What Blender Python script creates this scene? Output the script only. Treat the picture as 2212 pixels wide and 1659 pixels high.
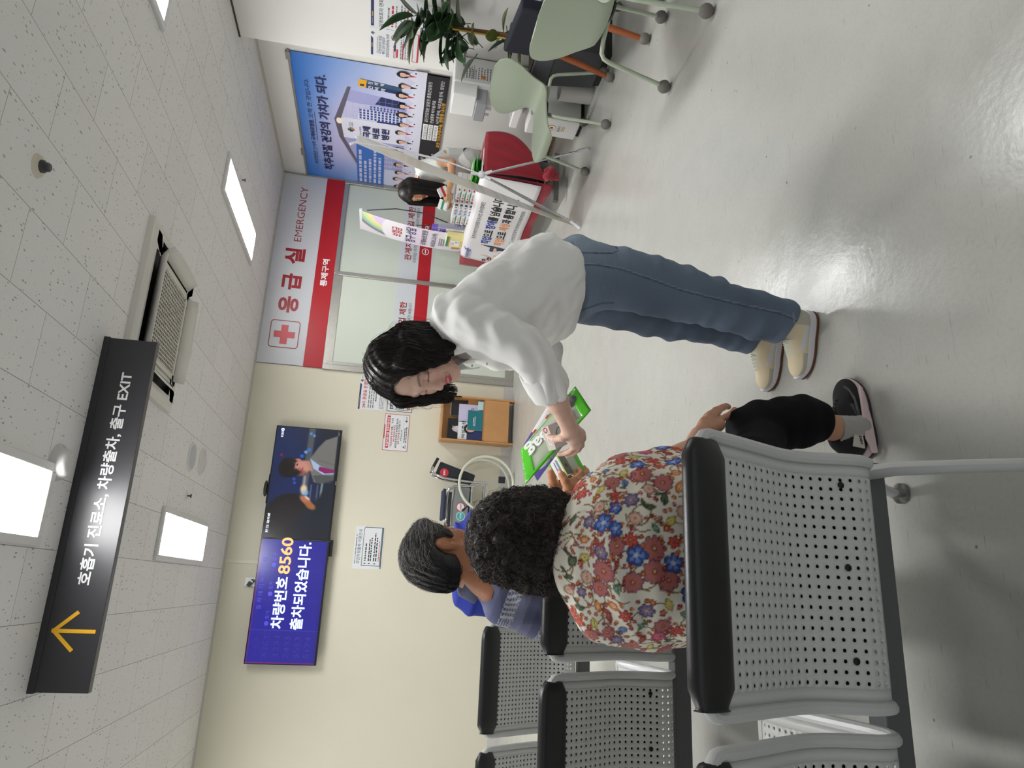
# Hospital emergency waiting room, photographed with the phone held on its side.
import bpy, bmesh, math, random
import numpy as np
from mathutils import Vector, Matrix
for o in list(bpy.data.objects):
    bpy.data.objects.remove(o)
SC = bpy.context.scene
COL = SC.collection
PI = math.pi

# ---------------------------------------------------------------- camera
cam_data = bpy.data.cameras.new('camera')
cam_data.sensor_fit = 'HORIZONTAL'; cam_data.sensor_width = 36.0
cam_data.lens = 36.0 * 1517.34 / 2212.0
cam_data.clip_start = 0.05
cam = bpy.data.objects.new('camera', cam_data); COL.objects.link(cam)
_yaw, _pit, _rol = math.radians(16.71), math.radians(9.758), math.radians(-5.408)
_f = Vector((math.sin(_yaw)*math.cos(_pit), math.cos(_yaw)*math.cos(_pit), -math.sin(_pit)))
_r0 = Vector((math.cos(_yaw), -math.sin(_yaw), 0)); _d0 = _f.cross(_r0)
_r = _r0*math.cos(_rol) + _d0*math.sin(_rol)
_d = -_r0*math.sin(_rol) + _d0*math.cos(_rol)
cam.matrix_world = Matrix(((_d.x, _r.x, -_f.x, 0), (_d.y, _r.y, -_f.y, 0), (_d.z, _r.z, -_f.z, 1.4), (0, 0, 0, 1)))
SC.camera = cam

# ---------------------------------------------------------------- world, exposure, lamp strength
SC.view_settings.view_transform = 'Standard'; SC.view_settings.look = 'None'
SC.view_settings.gamma = 1.0; SC.view_settings.use_curve_mapping = False
SC.view_settings.exposure = 0.0
w = bpy.data.worlds.new('world'); SC.world = w; w.use_nodes = True
w.node_tree.nodes['Background'].inputs[0].default_value = (0.93, 0.97, 1.0, 1)
w.node_tree.nodes['Background'].inputs[1].default_value = 0.60      # light of the rest of the open hall
LED = 33.0                                                           # ceiling panels

# ---------------------------------------------------------------- materials
def lin(c):
    def f(v):
        v = v/255.0
        return v/12.92 if v <= 0.04045 else ((v+0.055)/1.055)**2.4
    return (f(c[0]), f(c[1]), f(c[2]), 1.0)
_mc = {}
def M(name, rgb=(200,200,200), rough=.5, metal=0.0, spec=.5, emit=0.0, var=None, bump=None, alpha=1.0, trans=0.0, coat=0.0, sheen=0.0, attr=None, sss=0.0):
    if name in _mc: return _mc[name]
    m = bpy.data.materials.new(name); m.use_nodes = True; _mc[name] = m
    nt = m.node_tree; b = nt.nodes['Principled BSDF']; L = nt.links
    b.inputs['Base Color'].default_value = lin(rgb); b.inputs['Roughness'].default_value = rough
    b.inputs['Metallic'].default_value = metal; b.inputs['Specular IOR Level'].default_value = spec
    b.inputs['Alpha'].default_value = alpha; b.inputs['Transmission Weight'].default_value = trans
    b.inputs['Coat Weight'].default_value = coat; b.inputs['Sheen Weight'].default_value = sheen
    if sss:
        b.inputs['Subsurface Weight'].default_value = sss; b.inputs['Subsurface Radius'].default_value = (.012,.005,.003)
    src = None
    if attr:
        a = nt.nodes.new('ShaderNodeVertexColor'); a.layer_name = attr; src = a.outputs[0]
        L.new(src, b.inputs['Base Color'])
    if emit:
        b.inputs['Emission Strength'].default_value = emit; b.inputs['Emission Color'].default_value = lin(rgb)
        if src: L.new(src, b.inputs['Emission Color'])
    tc = nt.nodes.new('ShaderNodeTexCoord')
    if var:
        n = nt.nodes.new('ShaderNodeTexNoise'); n.inputs['Scale'].default_value = var[0]; n.inputs['Detail'].default_value = 5
        L.new(tc.outputs['Object'], n.inputs['Vector'])
        r = nt.nodes.new('ShaderNodeMapRange'); r.inputs['From Min'].default_value = .25; r.inputs['From Max'].default_value = .75
        r.inputs['To Min'].default_value = 1-var[1]; r.inputs['To Max'].default_value = 1+var[1]
        L.new(n.outputs['Fac'], r.inputs['Value'])
        mx = nt.nodes.new('ShaderNodeVectorMath'); mx.operation = 'SCALE'
        if src: L.new(src, mx.inputs[0])
        else: mx.inputs[0].default_value = lin(rgb)[:3]
        L.new(r.outputs[0], mx.inputs['Scale']); L.new(mx.outputs[0], b.inputs['Base Color'])
    if bump:
        n = nt.nodes.new('ShaderNodeTexNoise'); n.inputs['Scale'].default_value = bump[0]; n.inputs['Detail'].default_value = 6
        L.new(tc.outputs['Object'], n.inputs['Vector'])
        bp = nt.nodes.new('ShaderNodeBump'); bp.inputs['Strength'].default_value = bump[1]; bp.inputs['Distance'].default_value = bump[2] if len(bump) > 2 else .01
        L.new(n.outputs['Fac'], bp.inputs['Height']); L.new(bp.outputs[0], b.inputs['Normal'])
    return m
def P_(m): return m.node_tree.nodes['Principled BSDF']

# ---------------------------------------------------------------- mesh builder
class MB:
    def __init__(s): s.v = []; s.f = []; s.mi = []; s.cols = None
    def add(s, verts, faces, mi=0):
        n = len(s.v); s.v += [tuple(map(float, p)) for p in verts]
        s.f += [tuple(i+n for i in f) for f in faces]; s.mi += [mi]*len(faces); return s
    def box(s, a, b, mi=0):
        (x0,y0,z0),(x1,y1,z1) = a, b
        x0,x1 = min(x0,x1),max(x0,x1); y0,y1 = min(y0,y1),max(y0,y1); z0,z1 = min(z0,z1),max(z0,z1)
        v = [(x0,y0,z0),(x1,y0,z0),(x1,y1,z0),(x0,y1,z0),(x0,y0,z1),(x1,y0,z1),(x1,y1,z1),(x0,y1,z1)]
        return s.add(v, [(3,2,1,0),(4,5,6,7),(0,1,5,4),(1,2,6,5),(2,3,7,6),(3,0,4,7)], mi)
    def obox(s, c, ax, ay, az, mi=0):     # oriented box: centre, three half-axis vectors
        c=Vector(c); ax=Vector(ax); ay=Vector(ay); az=Vector(az)
        if ax.cross(ay).dot(az) < 0: ax = -ax
        v = [c+sx*ax+sy*ay+sz*az for sz in (-1,1) for sx,sy in ((-1,-1),(1,-1),(1,1),(-1,1))]
        return s.add(v, [(3,2,1,0),(4,5,6,7),(0,1,5,4),(1,2,6,5),(2,3,7,6),(3,0,4,7)], mi)
    def tube(s, pts, r, n=10, mi=0, closed=False, caps=True, flat=1.0):
        pts = [Vector(p) for p in pts]; N = len(pts)
        rs = list(r) if hasattr(r, '__len__') else [r]*N
        T = []
        for i in range(N):
            if closed: t = pts[(i+1)%N]-pts[i-1]
            else: t = pts[min(i+1,N-1)]-pts[max(i-1,0)]
            T.append(t.normalized() if t.length > 1e-9 else Vector((0,0,1)))
        u = Vector((0,0,1)) if abs(T[0].z) < .9 else Vector((1,0,0))
        u = (u - T[0]*u.dot(T[0])).normalized(); rings = []
        for i in range(N):
            u = u - T[i]*u.dot(T[i])
            u = u.normalized() if u.length > 1e-9 else T[i].orthogonal().normalized()
            w_ = T[i].cross(u)
            rings.append([pts[i] + (u*math.cos(2*PI*k/n) + w_*math.sin(2*PI*k/n)*flat)*rs[i] for k in range(n)])
        v = [p for ring in rings for p in ring]; f = []
        M_ = N if closed else N-1
        for i in range(M_):
            j = (i+1) % N
            for k in range(n):
                f.append((i*n+k, i*n+(k+1)%n, j*n+(k+1)%n, j*n+k))
        if caps and not closed:
            f.append(tuple(range(n-1,-1,-1))); f.append(tuple((N-1)*n+k for k in range(n)))
        return s.add(v, f, mi)
    def cyl(s, a, b, r, r2=None, n=20, mi=0): return s.tube([a,b], [r, r if r2 is None else r2], n, mi)
    def lathe(s, c, prof, n=28, axis=(0,0,1), mi=0):   # prof: (radius, height) list, top or bottom closed when the radius is 0
        ax = Vector(axis).normalized(); u = ax.orthogonal().normalized(); w_ = ax.cross(u); c = Vector(c)
        v = []; f = []
        for (r,h) in prof:
            for k in range(n):
                a = 2*PI*k/n; v.append(c + ax*h + (u*math.cos(a)+w_*math.sin(a))*max(r,1e-5))
        for i in range(len(prof)-1):
            for k in range(n): f.append((i*n+k, i*n+(k+1)%n, (i+1)*n+(k+1)%n, (i+1)*n+k))
        return s.add(v, f, mi)
    def prism(s, poly, o, ux, uy, un, mi=0):   # polygon (2D) in plane o,ux,uy extruded along vector un
        o=Vector(o); ux=Vector(ux); uy=Vector(uy); un=Vector(un); n=len(poly)
        area = sum(poly[i][0]*poly[(i+1)%n][1]-poly[(i+1)%n][0]*poly[i][1] for i in range(n))
        if (area > 0) != (ux.cross(uy).dot(un) > 0): poly = poly[::-1]
        v = [o+ux*p[0]+uy*p[1] for p in poly]; v += [p+un for p in v]
        f = [tuple(range(n-1,-1,-1)), tuple(range(n,2*n))] + [(i,(i+1)%n,n+(i+1)%n,n+i) for i in range(n)]
        return s.add(v, f, mi)
    def poly(s, poly, o, ux, uy, mi=0):
        o=Vector(o); ux=Vector(ux); uy=Vector(uy)
        return s.add([o+ux*p[0]+uy*p[1] for p in poly], [tuple(range(len(poly)))], mi)
    def grid(s, fn, nu, nv, mi=0, closeu=False):
        v = [fn(i/nu, j/nv) for j in range(nv+1) for i in range(nu+1)]
        f = [(j*(nu+1)+i, j*(nu+1)+i+1, (j+1)*(nu+1)+i+1, (j+1)*(nu+1)+i) for j in range(nv) for i in range(nu)]
        return s.add(v, f, mi)
    def sphere(s, c, r, n=16, mi=0, sc=(1,1,1), rot=None):
        v=[]; f=[]; m=n//2
        for j in range(m+1):
            t = PI*j/m
            for i in range(n):
                a = 2*PI*i/n
                p = Vector((math.sin(t)*math.cos(a)*sc[0], math.sin(t)*math.sin(a)*sc[1], math.cos(t)*sc[2]))*r
                if rot is not None: p = rot @ p
                v.append(Vector(c)+p)
        for j in range(m):
            for i in range(n): f.append((j*n+i, (j+1)*n+i, (j+1)*n+(i+1)%n, j*n+(i+1)%n))
        return s.add(v, f, mi)
    def build(s, name, mats, parent=None, smooth=True, bevel=0.0, seg=2, angle=35, solid=0.0, sub=0):
        me = bpy.data.meshes.new(name); me.from_pydata(s.v, [], s.f)
        mats = mats if isinstance(mats, (list, tuple)) else [mats]
        for m in mats: me.materials.append(m)
        if any(s.mi): me.polygons.foreach_set('material_index', s.mi)
        o = link(name, me, parent)
        if solid:
            md = o.modifiers.new('solid','SOLIDIFY'); md.thickness = abs(solid); md.offset = 0 if solid > 0 else -1
        if bevel:
            md = o.modifiers.new('bevel','BEVEL'); md.width = bevel; md.segments = seg; md.limit_method = 'ANGLE'; md.angle_limit = math.radians(40)
        if sub:
            md = o.modifiers.new('sub','SUBSURF'); md.levels = sub; md.render_levels = sub
        if smooth: shade(me, angle)
        return o
def shade(me, angle=35):
    me.polygons.foreach_set('use_smooth', [True]*len(me.polygons))
    if angle < 180:
        try: me.set_sharp_from_angle(angle=math.radians(angle))
        except Exception: pass
def link(name, data, parent=None):
    o = bpy.data.objects.new(name, data); COL.objects.link(o)
    if parent is not None:
        o.parent = parent
        par = parent; mw = Matrix.Identity(4)
        while par is not None: mw = par.matrix_basis @ mw; par = par.parent
        if WORLD[0]: o.matrix_parent_inverse = mw.inverted()
    return o
WORLD = [True]        # True: parts are modelled in world coordinates; False: in their thing's own coordinates
def tag(o, label=None, cat=None, group=None, kind=None):
    if label: o['label'] = label
    if cat: o['category'] = cat
    if group: o['group'] = group
    if kind: o['kind'] = kind
    return o
def thing(name, label, cat, loc=(0,0,0), rz=0.0, group=None):
    o = bpy.data.objects.new(name, None); COL.objects.link(o)
    o.empty_display_size = .05; o.location = loc; o.rotation_euler = (0,0,rz)
    return tag(o, label, cat, group)
def copy_tree(o, parent=None):
    c = o.copy(); COL.objects.link(c)
    if parent is not None:
        c.parent = parent; c.matrix_parent_inverse = o.matrix_parent_inverse.copy()
    for ch in list(o.children): copy_tree(ch, c)
    return c
def struct(o): o['kind'] = 'structure'; return o

# ---------------------------------------------------------------- lettering: flat glyph meshes laid on a surface
def glyphs(body, size, bold=0.0, align='LEFT', spacing=1.0):
    c = bpy.data.curves.new('glyphs', 'FONT'); c.body = body; c.size = size; c.align_x = align; c.offset = bold*size
    c.space_character = spacing; c.resolution_u = 3
    o = bpy.data.objects.new('glyphs', c); me = o.to_mesh()
    v = [tuple(p.co) for p in me.vertices]; f = [tuple(p.vertices) for p in me.polygons]
    o.to_mesh_clear(); bpy.data.objects.remove(o); bpy.data.curves.remove(c)
    return v, f
def letter(mb, body, o, ux, uy, h, mi=0, bold=0.012, width=None, align='L', lift=0.0, squeeze=None):
    """text on the plane o,ux,uy; h = em height; width = length to fit it to"""
    v, f = glyphs(body, 1.0, bold)
    if not v: return
    x0 = min(p[0] for p in v); x1 = max(p[0] for p in v)
    k = h if width is None else width/(x1-x0)
    if squeeze: k = h*squeeze
    L = (x1-x0)*k
    dx = {'L':0, 'C':-L/2, 'R':-L}[align]
    o = Vector(o); ux = Vector(ux); uy = Vector(uy); un = ux.cross(uy)
    mb.add([o + ux*((p[0]-x0)*k+dx) + uy*(p[1]*h) + un*lift for p in v], f, mi)
def lines(mb, o, ux, uy, w, h, n, mi=0, seed=1, fill=.55, lift=0.0):
    """rows of small print: each row a run of word-length strokes"""
    rnd = random.Random(seed); o=Vector(o); ux=Vector(ux); uy=Vector(uy); un=ux.cross(uy)
    for i in range(n):
        y = h - (i+.75)*h/n; t = h/n*fill; x = 0; end = w*rnd.uniform(.7,1.0)
        while x < end:
            l = min(rnd.uniform(.04,.14)*w, end-x)
            if l > .01*w:
                p = o+ux*x+uy*y+un*lift
                mb.add([p, p+ux*l, p+ux*l+uy*t, p+uy*t], [(0,1,2,3)], mi)
            x += l + .015*w + t*.3

# ---------------------------------------------------------------- painted pictures (prints, screens): a fine grid of coloured cells
def picture(name, fn, o, ux, uy, nx, ny, mat, parent=None):
    """fn(U,V)->rgb 0..255 arrays on a grid; U right 0..1, V up 0..1; ux, uy full-size edges"""
    U, V = np.meshgrid(np.linspace(0,1,nx), np.linspace(0,1,ny))
    rgb = np.clip(fn(U,V), 0, 255)/255.0
    rgb = np.where(rgb <= .04045, rgb/12.92, ((rgb+.055)/1.055)**2.4)
    o=np.array(o,float); ux=np.array(ux,float); uy=np.array(uy,float)
    P = o + U[...,None]*ux + V[...,None]*uy
    idx = np.arange(nx*ny).reshape(ny,nx)
    F = np.stack([idx[:-1,:-1],idx[:-1,1:],idx[1:,1:],idx[1:,:-1]],-1).reshape(-1,4)
    me = np_mesh(name, P.reshape(-1,3), F)
    vcol(me, 'print', np.concatenate([rgb.reshape(-1,3), np.ones((nx*ny,1))],1))
    me.materials.append(mat)
    return link(name, me, parent)
def np_mesh(name, V, F):
    me = bpy.data.meshes.new(name); k = F.shape[1]
    me.vertices.add(len(V)); me.vertices.foreach_set('co', np.asarray(V, np.float32).ravel())
    me.loops.add(F.size); me.loops.foreach_set('vertex_index', F.astype(np.int32).ravel())
    me.polygons.add(len(F)); me.polygons.foreach_set('loop_start', np.arange(0,F.size,k,dtype=np.int32))
    me.update(calc_edges=True); me.validate()
    return me
def vcol(me, name, rgba):
    a = me.color_attributes.new(name, 'FLOAT_COLOR', 'POINT'); a.data.foreach_set('color', np.asarray(rgba, np.float32).ravel())
def canvas(U, rgb): return np.broadcast_to(np.array(rgb,float), U.shape+(3,)).copy()
def blend(img, mask, rgb):
    m = np.clip(mask,0,1)[...,None]; img[:] = img*(1-m) + np.array(rgb,float)*m
def soft(d, w): return np.clip(.5 - d/w, 0, 1)
def ell2(U, V, cx, cy, rx, ry, a=0.0):
    c, s = math.cos(a), math.sin(a); x = U-cx; y = V-cy
    X = (x*c+y*s)/rx; Y = (-x*s+y*c)/ry
    return np.sqrt(X*X+Y*Y)-1
def pol2(U, V, P):
    """signed distance-like value to a polygon (negative inside)"""
    d = np.full(U.shape, 1e9); ins = np.zeros(U.shape, bool); n = len(P)
    for i in range(n):
        (x0,y0),(x1,y1) = P[i], P[(i+1)%n]
        ex, ey = x1-x0, y1-y0; t = np.clip(((U-x0)*ex+(V-y0)*ey)/(ex*ex+ey*ey+1e-12),0,1)
        d = np.minimum(d, np.hypot(U-x0-t*ex, V-y0-t*ey))
        c = ((y0 > V) != (y1 > V))
        with np.errstate(divide='ignore', invalid='ignore'):
            ins ^= c & (U < (x1-x0)*(V-y0)/(y1-y0+1e-12)+x0)
    return np.where(ins, -d, d)

# ---------------------------------------------------------------- sculpting: blended distance fields turned into one skin (surface nets)
def V3(*a): return np.array(a, float)
def frame(z, hint):
    z = np.array(z,float); z /= np.linalg.norm(z); h = np.array(hint,float)
    x = h - z*h.dot(z); x /= np.linalg.norm(x)+1e-12; y = np.cross(z,x); return x, y, z
class SDF:
    def __init__(s, lo, hi, h):
        s.lo = np.array(lo,float); s.h = h
        s.n = np.maximum(np.ceil((np.array(hi,float)-s.lo)/h).astype(int)+1, 4)
        s.a = np.full(tuple(s.n), 0.5, np.float32)
    def win(s, lo, hi):
        i0 = np.clip(np.floor((np.array(lo)-s.lo)/s.h).astype(int), 0, s.n-1)
        i1 = np.clip(np.ceil((np.array(hi)-s.lo)/s.h).astype(int)+1, 1, s.n)
        if (i1 <= i0).any(): return None
        sl = tuple(slice(a,b) for a,b in zip(i0,i1))
        g = [s.lo[k]+s.h*np.arange(i0[k],i1[k]) for k in range(3)]
        return sl, g[0][:,None,None], g[1][None,:,None], g[2][None,None,:]
    def mix(s, sl, d, k, sub):
        a = s.a[sl]; d = d.astype(np.float32)
        if sub: d = -d; a2 = -a; r = smin(a2, -d, k) if False else None
        if sub:
            # subtract: max(a, -orig) with smooth blend
            b = d; h = np.maximum(k-np.abs(a-b),0)/max(k,1e-6)
            s.a[sl] = np.maximum(a,b) + h*h*k*.25
        else:
            h = np.maximum(k-np.abs(a-d),0)/max(k,1e-6)
            s.a[sl] = np.minimum(a,d) - h*h*k*.25
    def ell(s, c, r, R=None, k=.01, sub=False):
        c = np.array(c,float); r = np.array(r,float); m = r.max()+k+4*s.h
        w_ = s.win(c-m, c+m)
        if w_ is None: return s
        sl,X,Y,Z = w_; x=X-c[0]; y=Y-c[1]; z=Z-c[2]
        if R is not None:
            R = np.array(R,float)   # rows: local axes
            x,y,z = (R[0,0]*x+R[0,1]*y+R[0,2]*z),(R[1,0]*x+R[1,1]*y+R[1,2]*z),(R[2,0]*x+R[2,1]*y+R[2,2]*z)
        k0 = np.sqrt((x/r[0])**2+(y/r[1])**2+(z/r[2])**2); k1 = np.sqrt((x/r[0]**2)**2+(y/r[1]**2)**2+(z/r[2]**2)**2)
        d = k0*(k0-1)/np.maximum(k1,1e-6)
        s.mix(sl, d, k, sub); return s
    def cap(s, a, b, ra, rb=None, k=.01, sub=False, flat=None):
        """tapered capsule; flat=(axis, factor): squash along a direction"""
        a=np.array(a,float); b=np.array(b,float); rb = ra if rb is None else rb; m = max(ra,rb)*1.6+k+4*s.h
        w_ = s.win(np.minimum(a,b)-m, np.maximum(a,b)+m)
        if w_ is None: return s
        sl,X,Y,Z = w_; e=b-a; L=e.dot(e)+1e-12
        x=X-a[0]; y=Y-a[1]; z=Z-a[2]
        t=np.clip((x*e[0]+y*e[1]+z*e[2])/L,0,1)
        x=x-t*e[0]; y=y-t*e[1]; z=z-t*e[2]
        q = x*x+y*y+z*z
        if flat is not None:
            ax=np.array(flat[0],float); ax/=np.linalg.norm(ax); p=x*ax[0]+y*ax[1]+z*ax[2]
            q = q + p*p*(1/flat[1]**2-1)
        d=np.sqrt(q)-(ra+(rb-ra)*t)
        s.mix(sl,d,k,sub); return s
    def chain(s, pts, rs, k=.01, flat=None):
        for i in range(len(pts)-1): s.cap(pts[i],pts[i+1],rs[i],rs[i+1],k,False,flat)
        return s
    def loft(s, secs, k=.01, hint=(0,1,0), n=4):
        """sections (centre, half-width along hint, half-thickness across) swept as overlapping elliptical discs"""
        C=np.array([q[0] for q in secs],float); A=np.array([q[1] for q in secs],float); B=np.array([q[2] for q in secs],float)
        for i in range(len(secs)-1):
            a,b=C[i],C[i+1]; e=b-a; L=np.linalg.norm(e)
            ux,uy,uz=frame(e,hint); m=max(A[i],A[i+1],B[i],B[i+1])*1.1+k+4*s.h
            w_=s.win(np.minimum(a,b)-m,np.maximum(a,b)+m)
            if w_ is None: continue
            sl,X,Y,Z=w_; x=X-a[0];y=Y-a[1];z=Z-a[2]
            t=(x*uz[0]+y*uz[1]+z*uz[2]); tt=np.clip(t/L,0,1); over=t-tt*L
            u=x*ux[0]+y*ux[1]+z*ux[2]; v=x*uy[0]+y*uy[1]+z*uy[2]
            ra=A[i]+(A[i+1]-A[i])*tt; rb=B[i]+(B[i+1]-B[i])*tt; mn=np.minimum(ra,rb)
            q=np.sqrt((u/ra)**2+(v/rb)**2+(over/(mn*.55))**2)
            d=(q-1)*mn
            s.mix(sl,d,k,False)
        return s
    def cut(s, p, n):     # cut away the half space in front of plane p with normal n
        n=np.array(n,float); n/=np.linalg.norm(n)
        g=[s.lo[k]+s.h*np.arange(s.n[k]) for k in range(3)]
        d=(g[0][:,None,None]-p[0])*n[0]+(g[1][None,:,None]-p[1])*n[1]+(g[2][None,None,:]-p[2])*n[2]
        s.a=np.maximum(s.a,d.astype(np.float32)); return s
    def mesh(s):
        f=np.full(tuple(np.array(s.a.shape)+2),.5,np.float32); f[1:-1,1:-1,1:-1]=s.a; ins=f<0
        nx,ny,nz=np.array(f.shape)-1
        cnt=np.zeros((nx,ny,nz),np.int8)
        for dx in (0,1):
            for dy in (0,1):
                for dz in (0,1): cnt+=ins[dx:dx+nx,dy:dy+ny,dz:dz+nz]
        act=(cnt>0)&(cnt<8); I=np.argwhere(act)
        idx=np.full((nx,ny,nz),-1,np.int64); idx[act]=np.arange(len(I))
        acc=np.zeros((len(I),3)); num=np.zeros(len(I))
        corner=[(0,0,0),(1,0,0),(0,1,0),(1,1,0),(0,0,1),(1,0,1),(0,1,1),(1,1,1)]
        val={c:f[I[:,0]+c[0],I[:,1]+c[1],I[:,2]+c[2]] for c in corner}
        for a in corner:
            for ax in range(3):
                if a[ax]==0:
                    b=list(a); b[ax]=1; b=tuple(b); va,vb=val[a],val[b]; m=(va<0)!=(vb<0)
                    t=va/np.where(m,va-vb,1); p=np.array(a,float)[None].repeat(len(I),0); p[:,ax]+=t
                    acc[m]+=p[m]; num[m]+=1
        P=(I+acc/num[:,None]-1)*s.h+s.lo
        Fs=[]
        for ax in range(3):
            b1,b2=[(1,2),(2,0),(0,1)][ax]
            sh=list(f.shape); 
            lo_=[slice(1,-1)]*3; lo_[ax]=slice(0,-1); hi_=[slice(1,-1)]*3; hi_[ax]=slice(1,None)
            A=ins[tuple(lo_)]; B=ins[tuple(hi_)]; E=np.argwhere(A!=B)
            if len(E)==0: continue
            s_in=A[tuple(E.T)]
            base=E.copy()
            for q in range(3):
                if q!=ax: base[:,q]+=1
            def cid(o1,o2):
                c=base.copy(); c[:,b1]+=o1; c[:,b2]+=o2; return idx[c[:,0],c[:,1],c[:,2]]
            q4=np.stack([cid(-1,-1),cid(0,-1),cid(0,0),cid(-1,0)],1)
            q4[~s_in]=q4[~s_in][:,::-1]
            Fs.append(q4)
        F=np.concatenate(Fs); F=F[(F>=0).all(1)]
        return P,F
def vert_normals(P,F):
    a=P[F[:,1]]-P[F[:,0]]; b=P[F[:,3]]-P[F[:,0]]; fn=np.cross(a,b)
    N=np.zeros_like(P)
    for k in range(4): np.add.at(N,F[:,k],fn)
    return N/(np.linalg.norm(N,axis=1,keepdims=True)+1e-12)
def relax(P,F,it=2,w=.5):
    for _ in range(it):
        S=np.zeros_like(P); c=np.zeros(len(P))
        for k in range(4):
            a=F[:,k]; b=F[:,(k+1)%4]
            np.add.at(S,a,P[b]); np.add.at(S,b,P[a]); np.add.at(c,a,1); np.add.at(c,b,1)
        P=P*(1-w)+w*S/c[:,None]
    return P
def skin(name, PF, mats, parent=None, col=None):
    me=np_mesh(name,PF[0],PF[1])
    for m in (mats if isinstance(mats,(list,tuple)) else [mats]): me.materials.append(m)
    if col is not None: vcol(me,'print',np.concatenate([np.clip(col,0,1),np.ones((len(col),1))],1))
    me.polygons.foreach_set('use_smooth',[True]*len(me.polygons))
    return link(name,me,parent)
def fuse(parts):
    V=[];F=[];n=0
    for P,f in parts: V.append(P); F.append(f+n); n+=len(P)
    return np.concatenate(V),np.concatenate(F)
def hashn(P,s):      # smooth pseudo-noise in [-1,1] from sums of sines
    x,y,z=P[:,0]*s,P[:,1]*s,P[:,2]*s
    return (np.sin(x*1.7+1.3*np.sin(y*1.1+.5))*np.sin(y*1.9+1.1*np.sin(z*1.3))*.6+np.sin(z*2.3+1.7*np.sin(x*.9+y*.7)+2)*.4)
def strands(guides, r, n=3, taper=True):
    """thin hair strands: guides is (N,K,3); each becomes a three-sided tapering tube"""
    G=np.asarray(guides,float); N,K,_=G.shape
    T=np.gradient(G,axis=1); T/=np.linalg.norm(T,axis=2,keepdims=True)+1e-9
    ref=np.where(np.abs(T[...,2:3])<.9,np.array([0,0,1.]),np.array([1.,0,0]))
    u=np.cross(T,ref); u/=np.linalg.norm(u,axis=2,keepdims=True)+1e-9; v=np.cross(T,u)
    rr=np.asarray(r,float).reshape(-1,1)*np.ones((N,K)) 
    if taper: rr=rr*np.linspace(1,.25,K)[None]
    ring=np.stack([G+rr[...,None]*(u*math.cos(2*PI*k/n)+v*math.sin(2*PI*k/n)) for k in range(n)],2)
    P=ring.reshape(-1,3); base=np.arange(N*K*n).reshape(N,K,n)
    F=np.concatenate([np.stack([base[:,:-1,k],base[:,:-1,(k+1)%n],base[:,1:,(k+1)%n],base[:,1:,k]],-1).reshape(-1,4) for k in range(n)])
    return P,F
rng=np.random.default_rng(7)
# ================================================================ THE ROOM
D, WX, PX, PY, H = 7.737, 4.698, 4.285, 5.10, 2.89      # back wall y, right wall x, pillar face x, pillar end y, ceiling
X_, Y_, Z_ = (1,0,0), (0,1,0), (0,0,1)
NX, NY, NZ = (-1,0,0), (0,-1,0), (0,0,-1)

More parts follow.
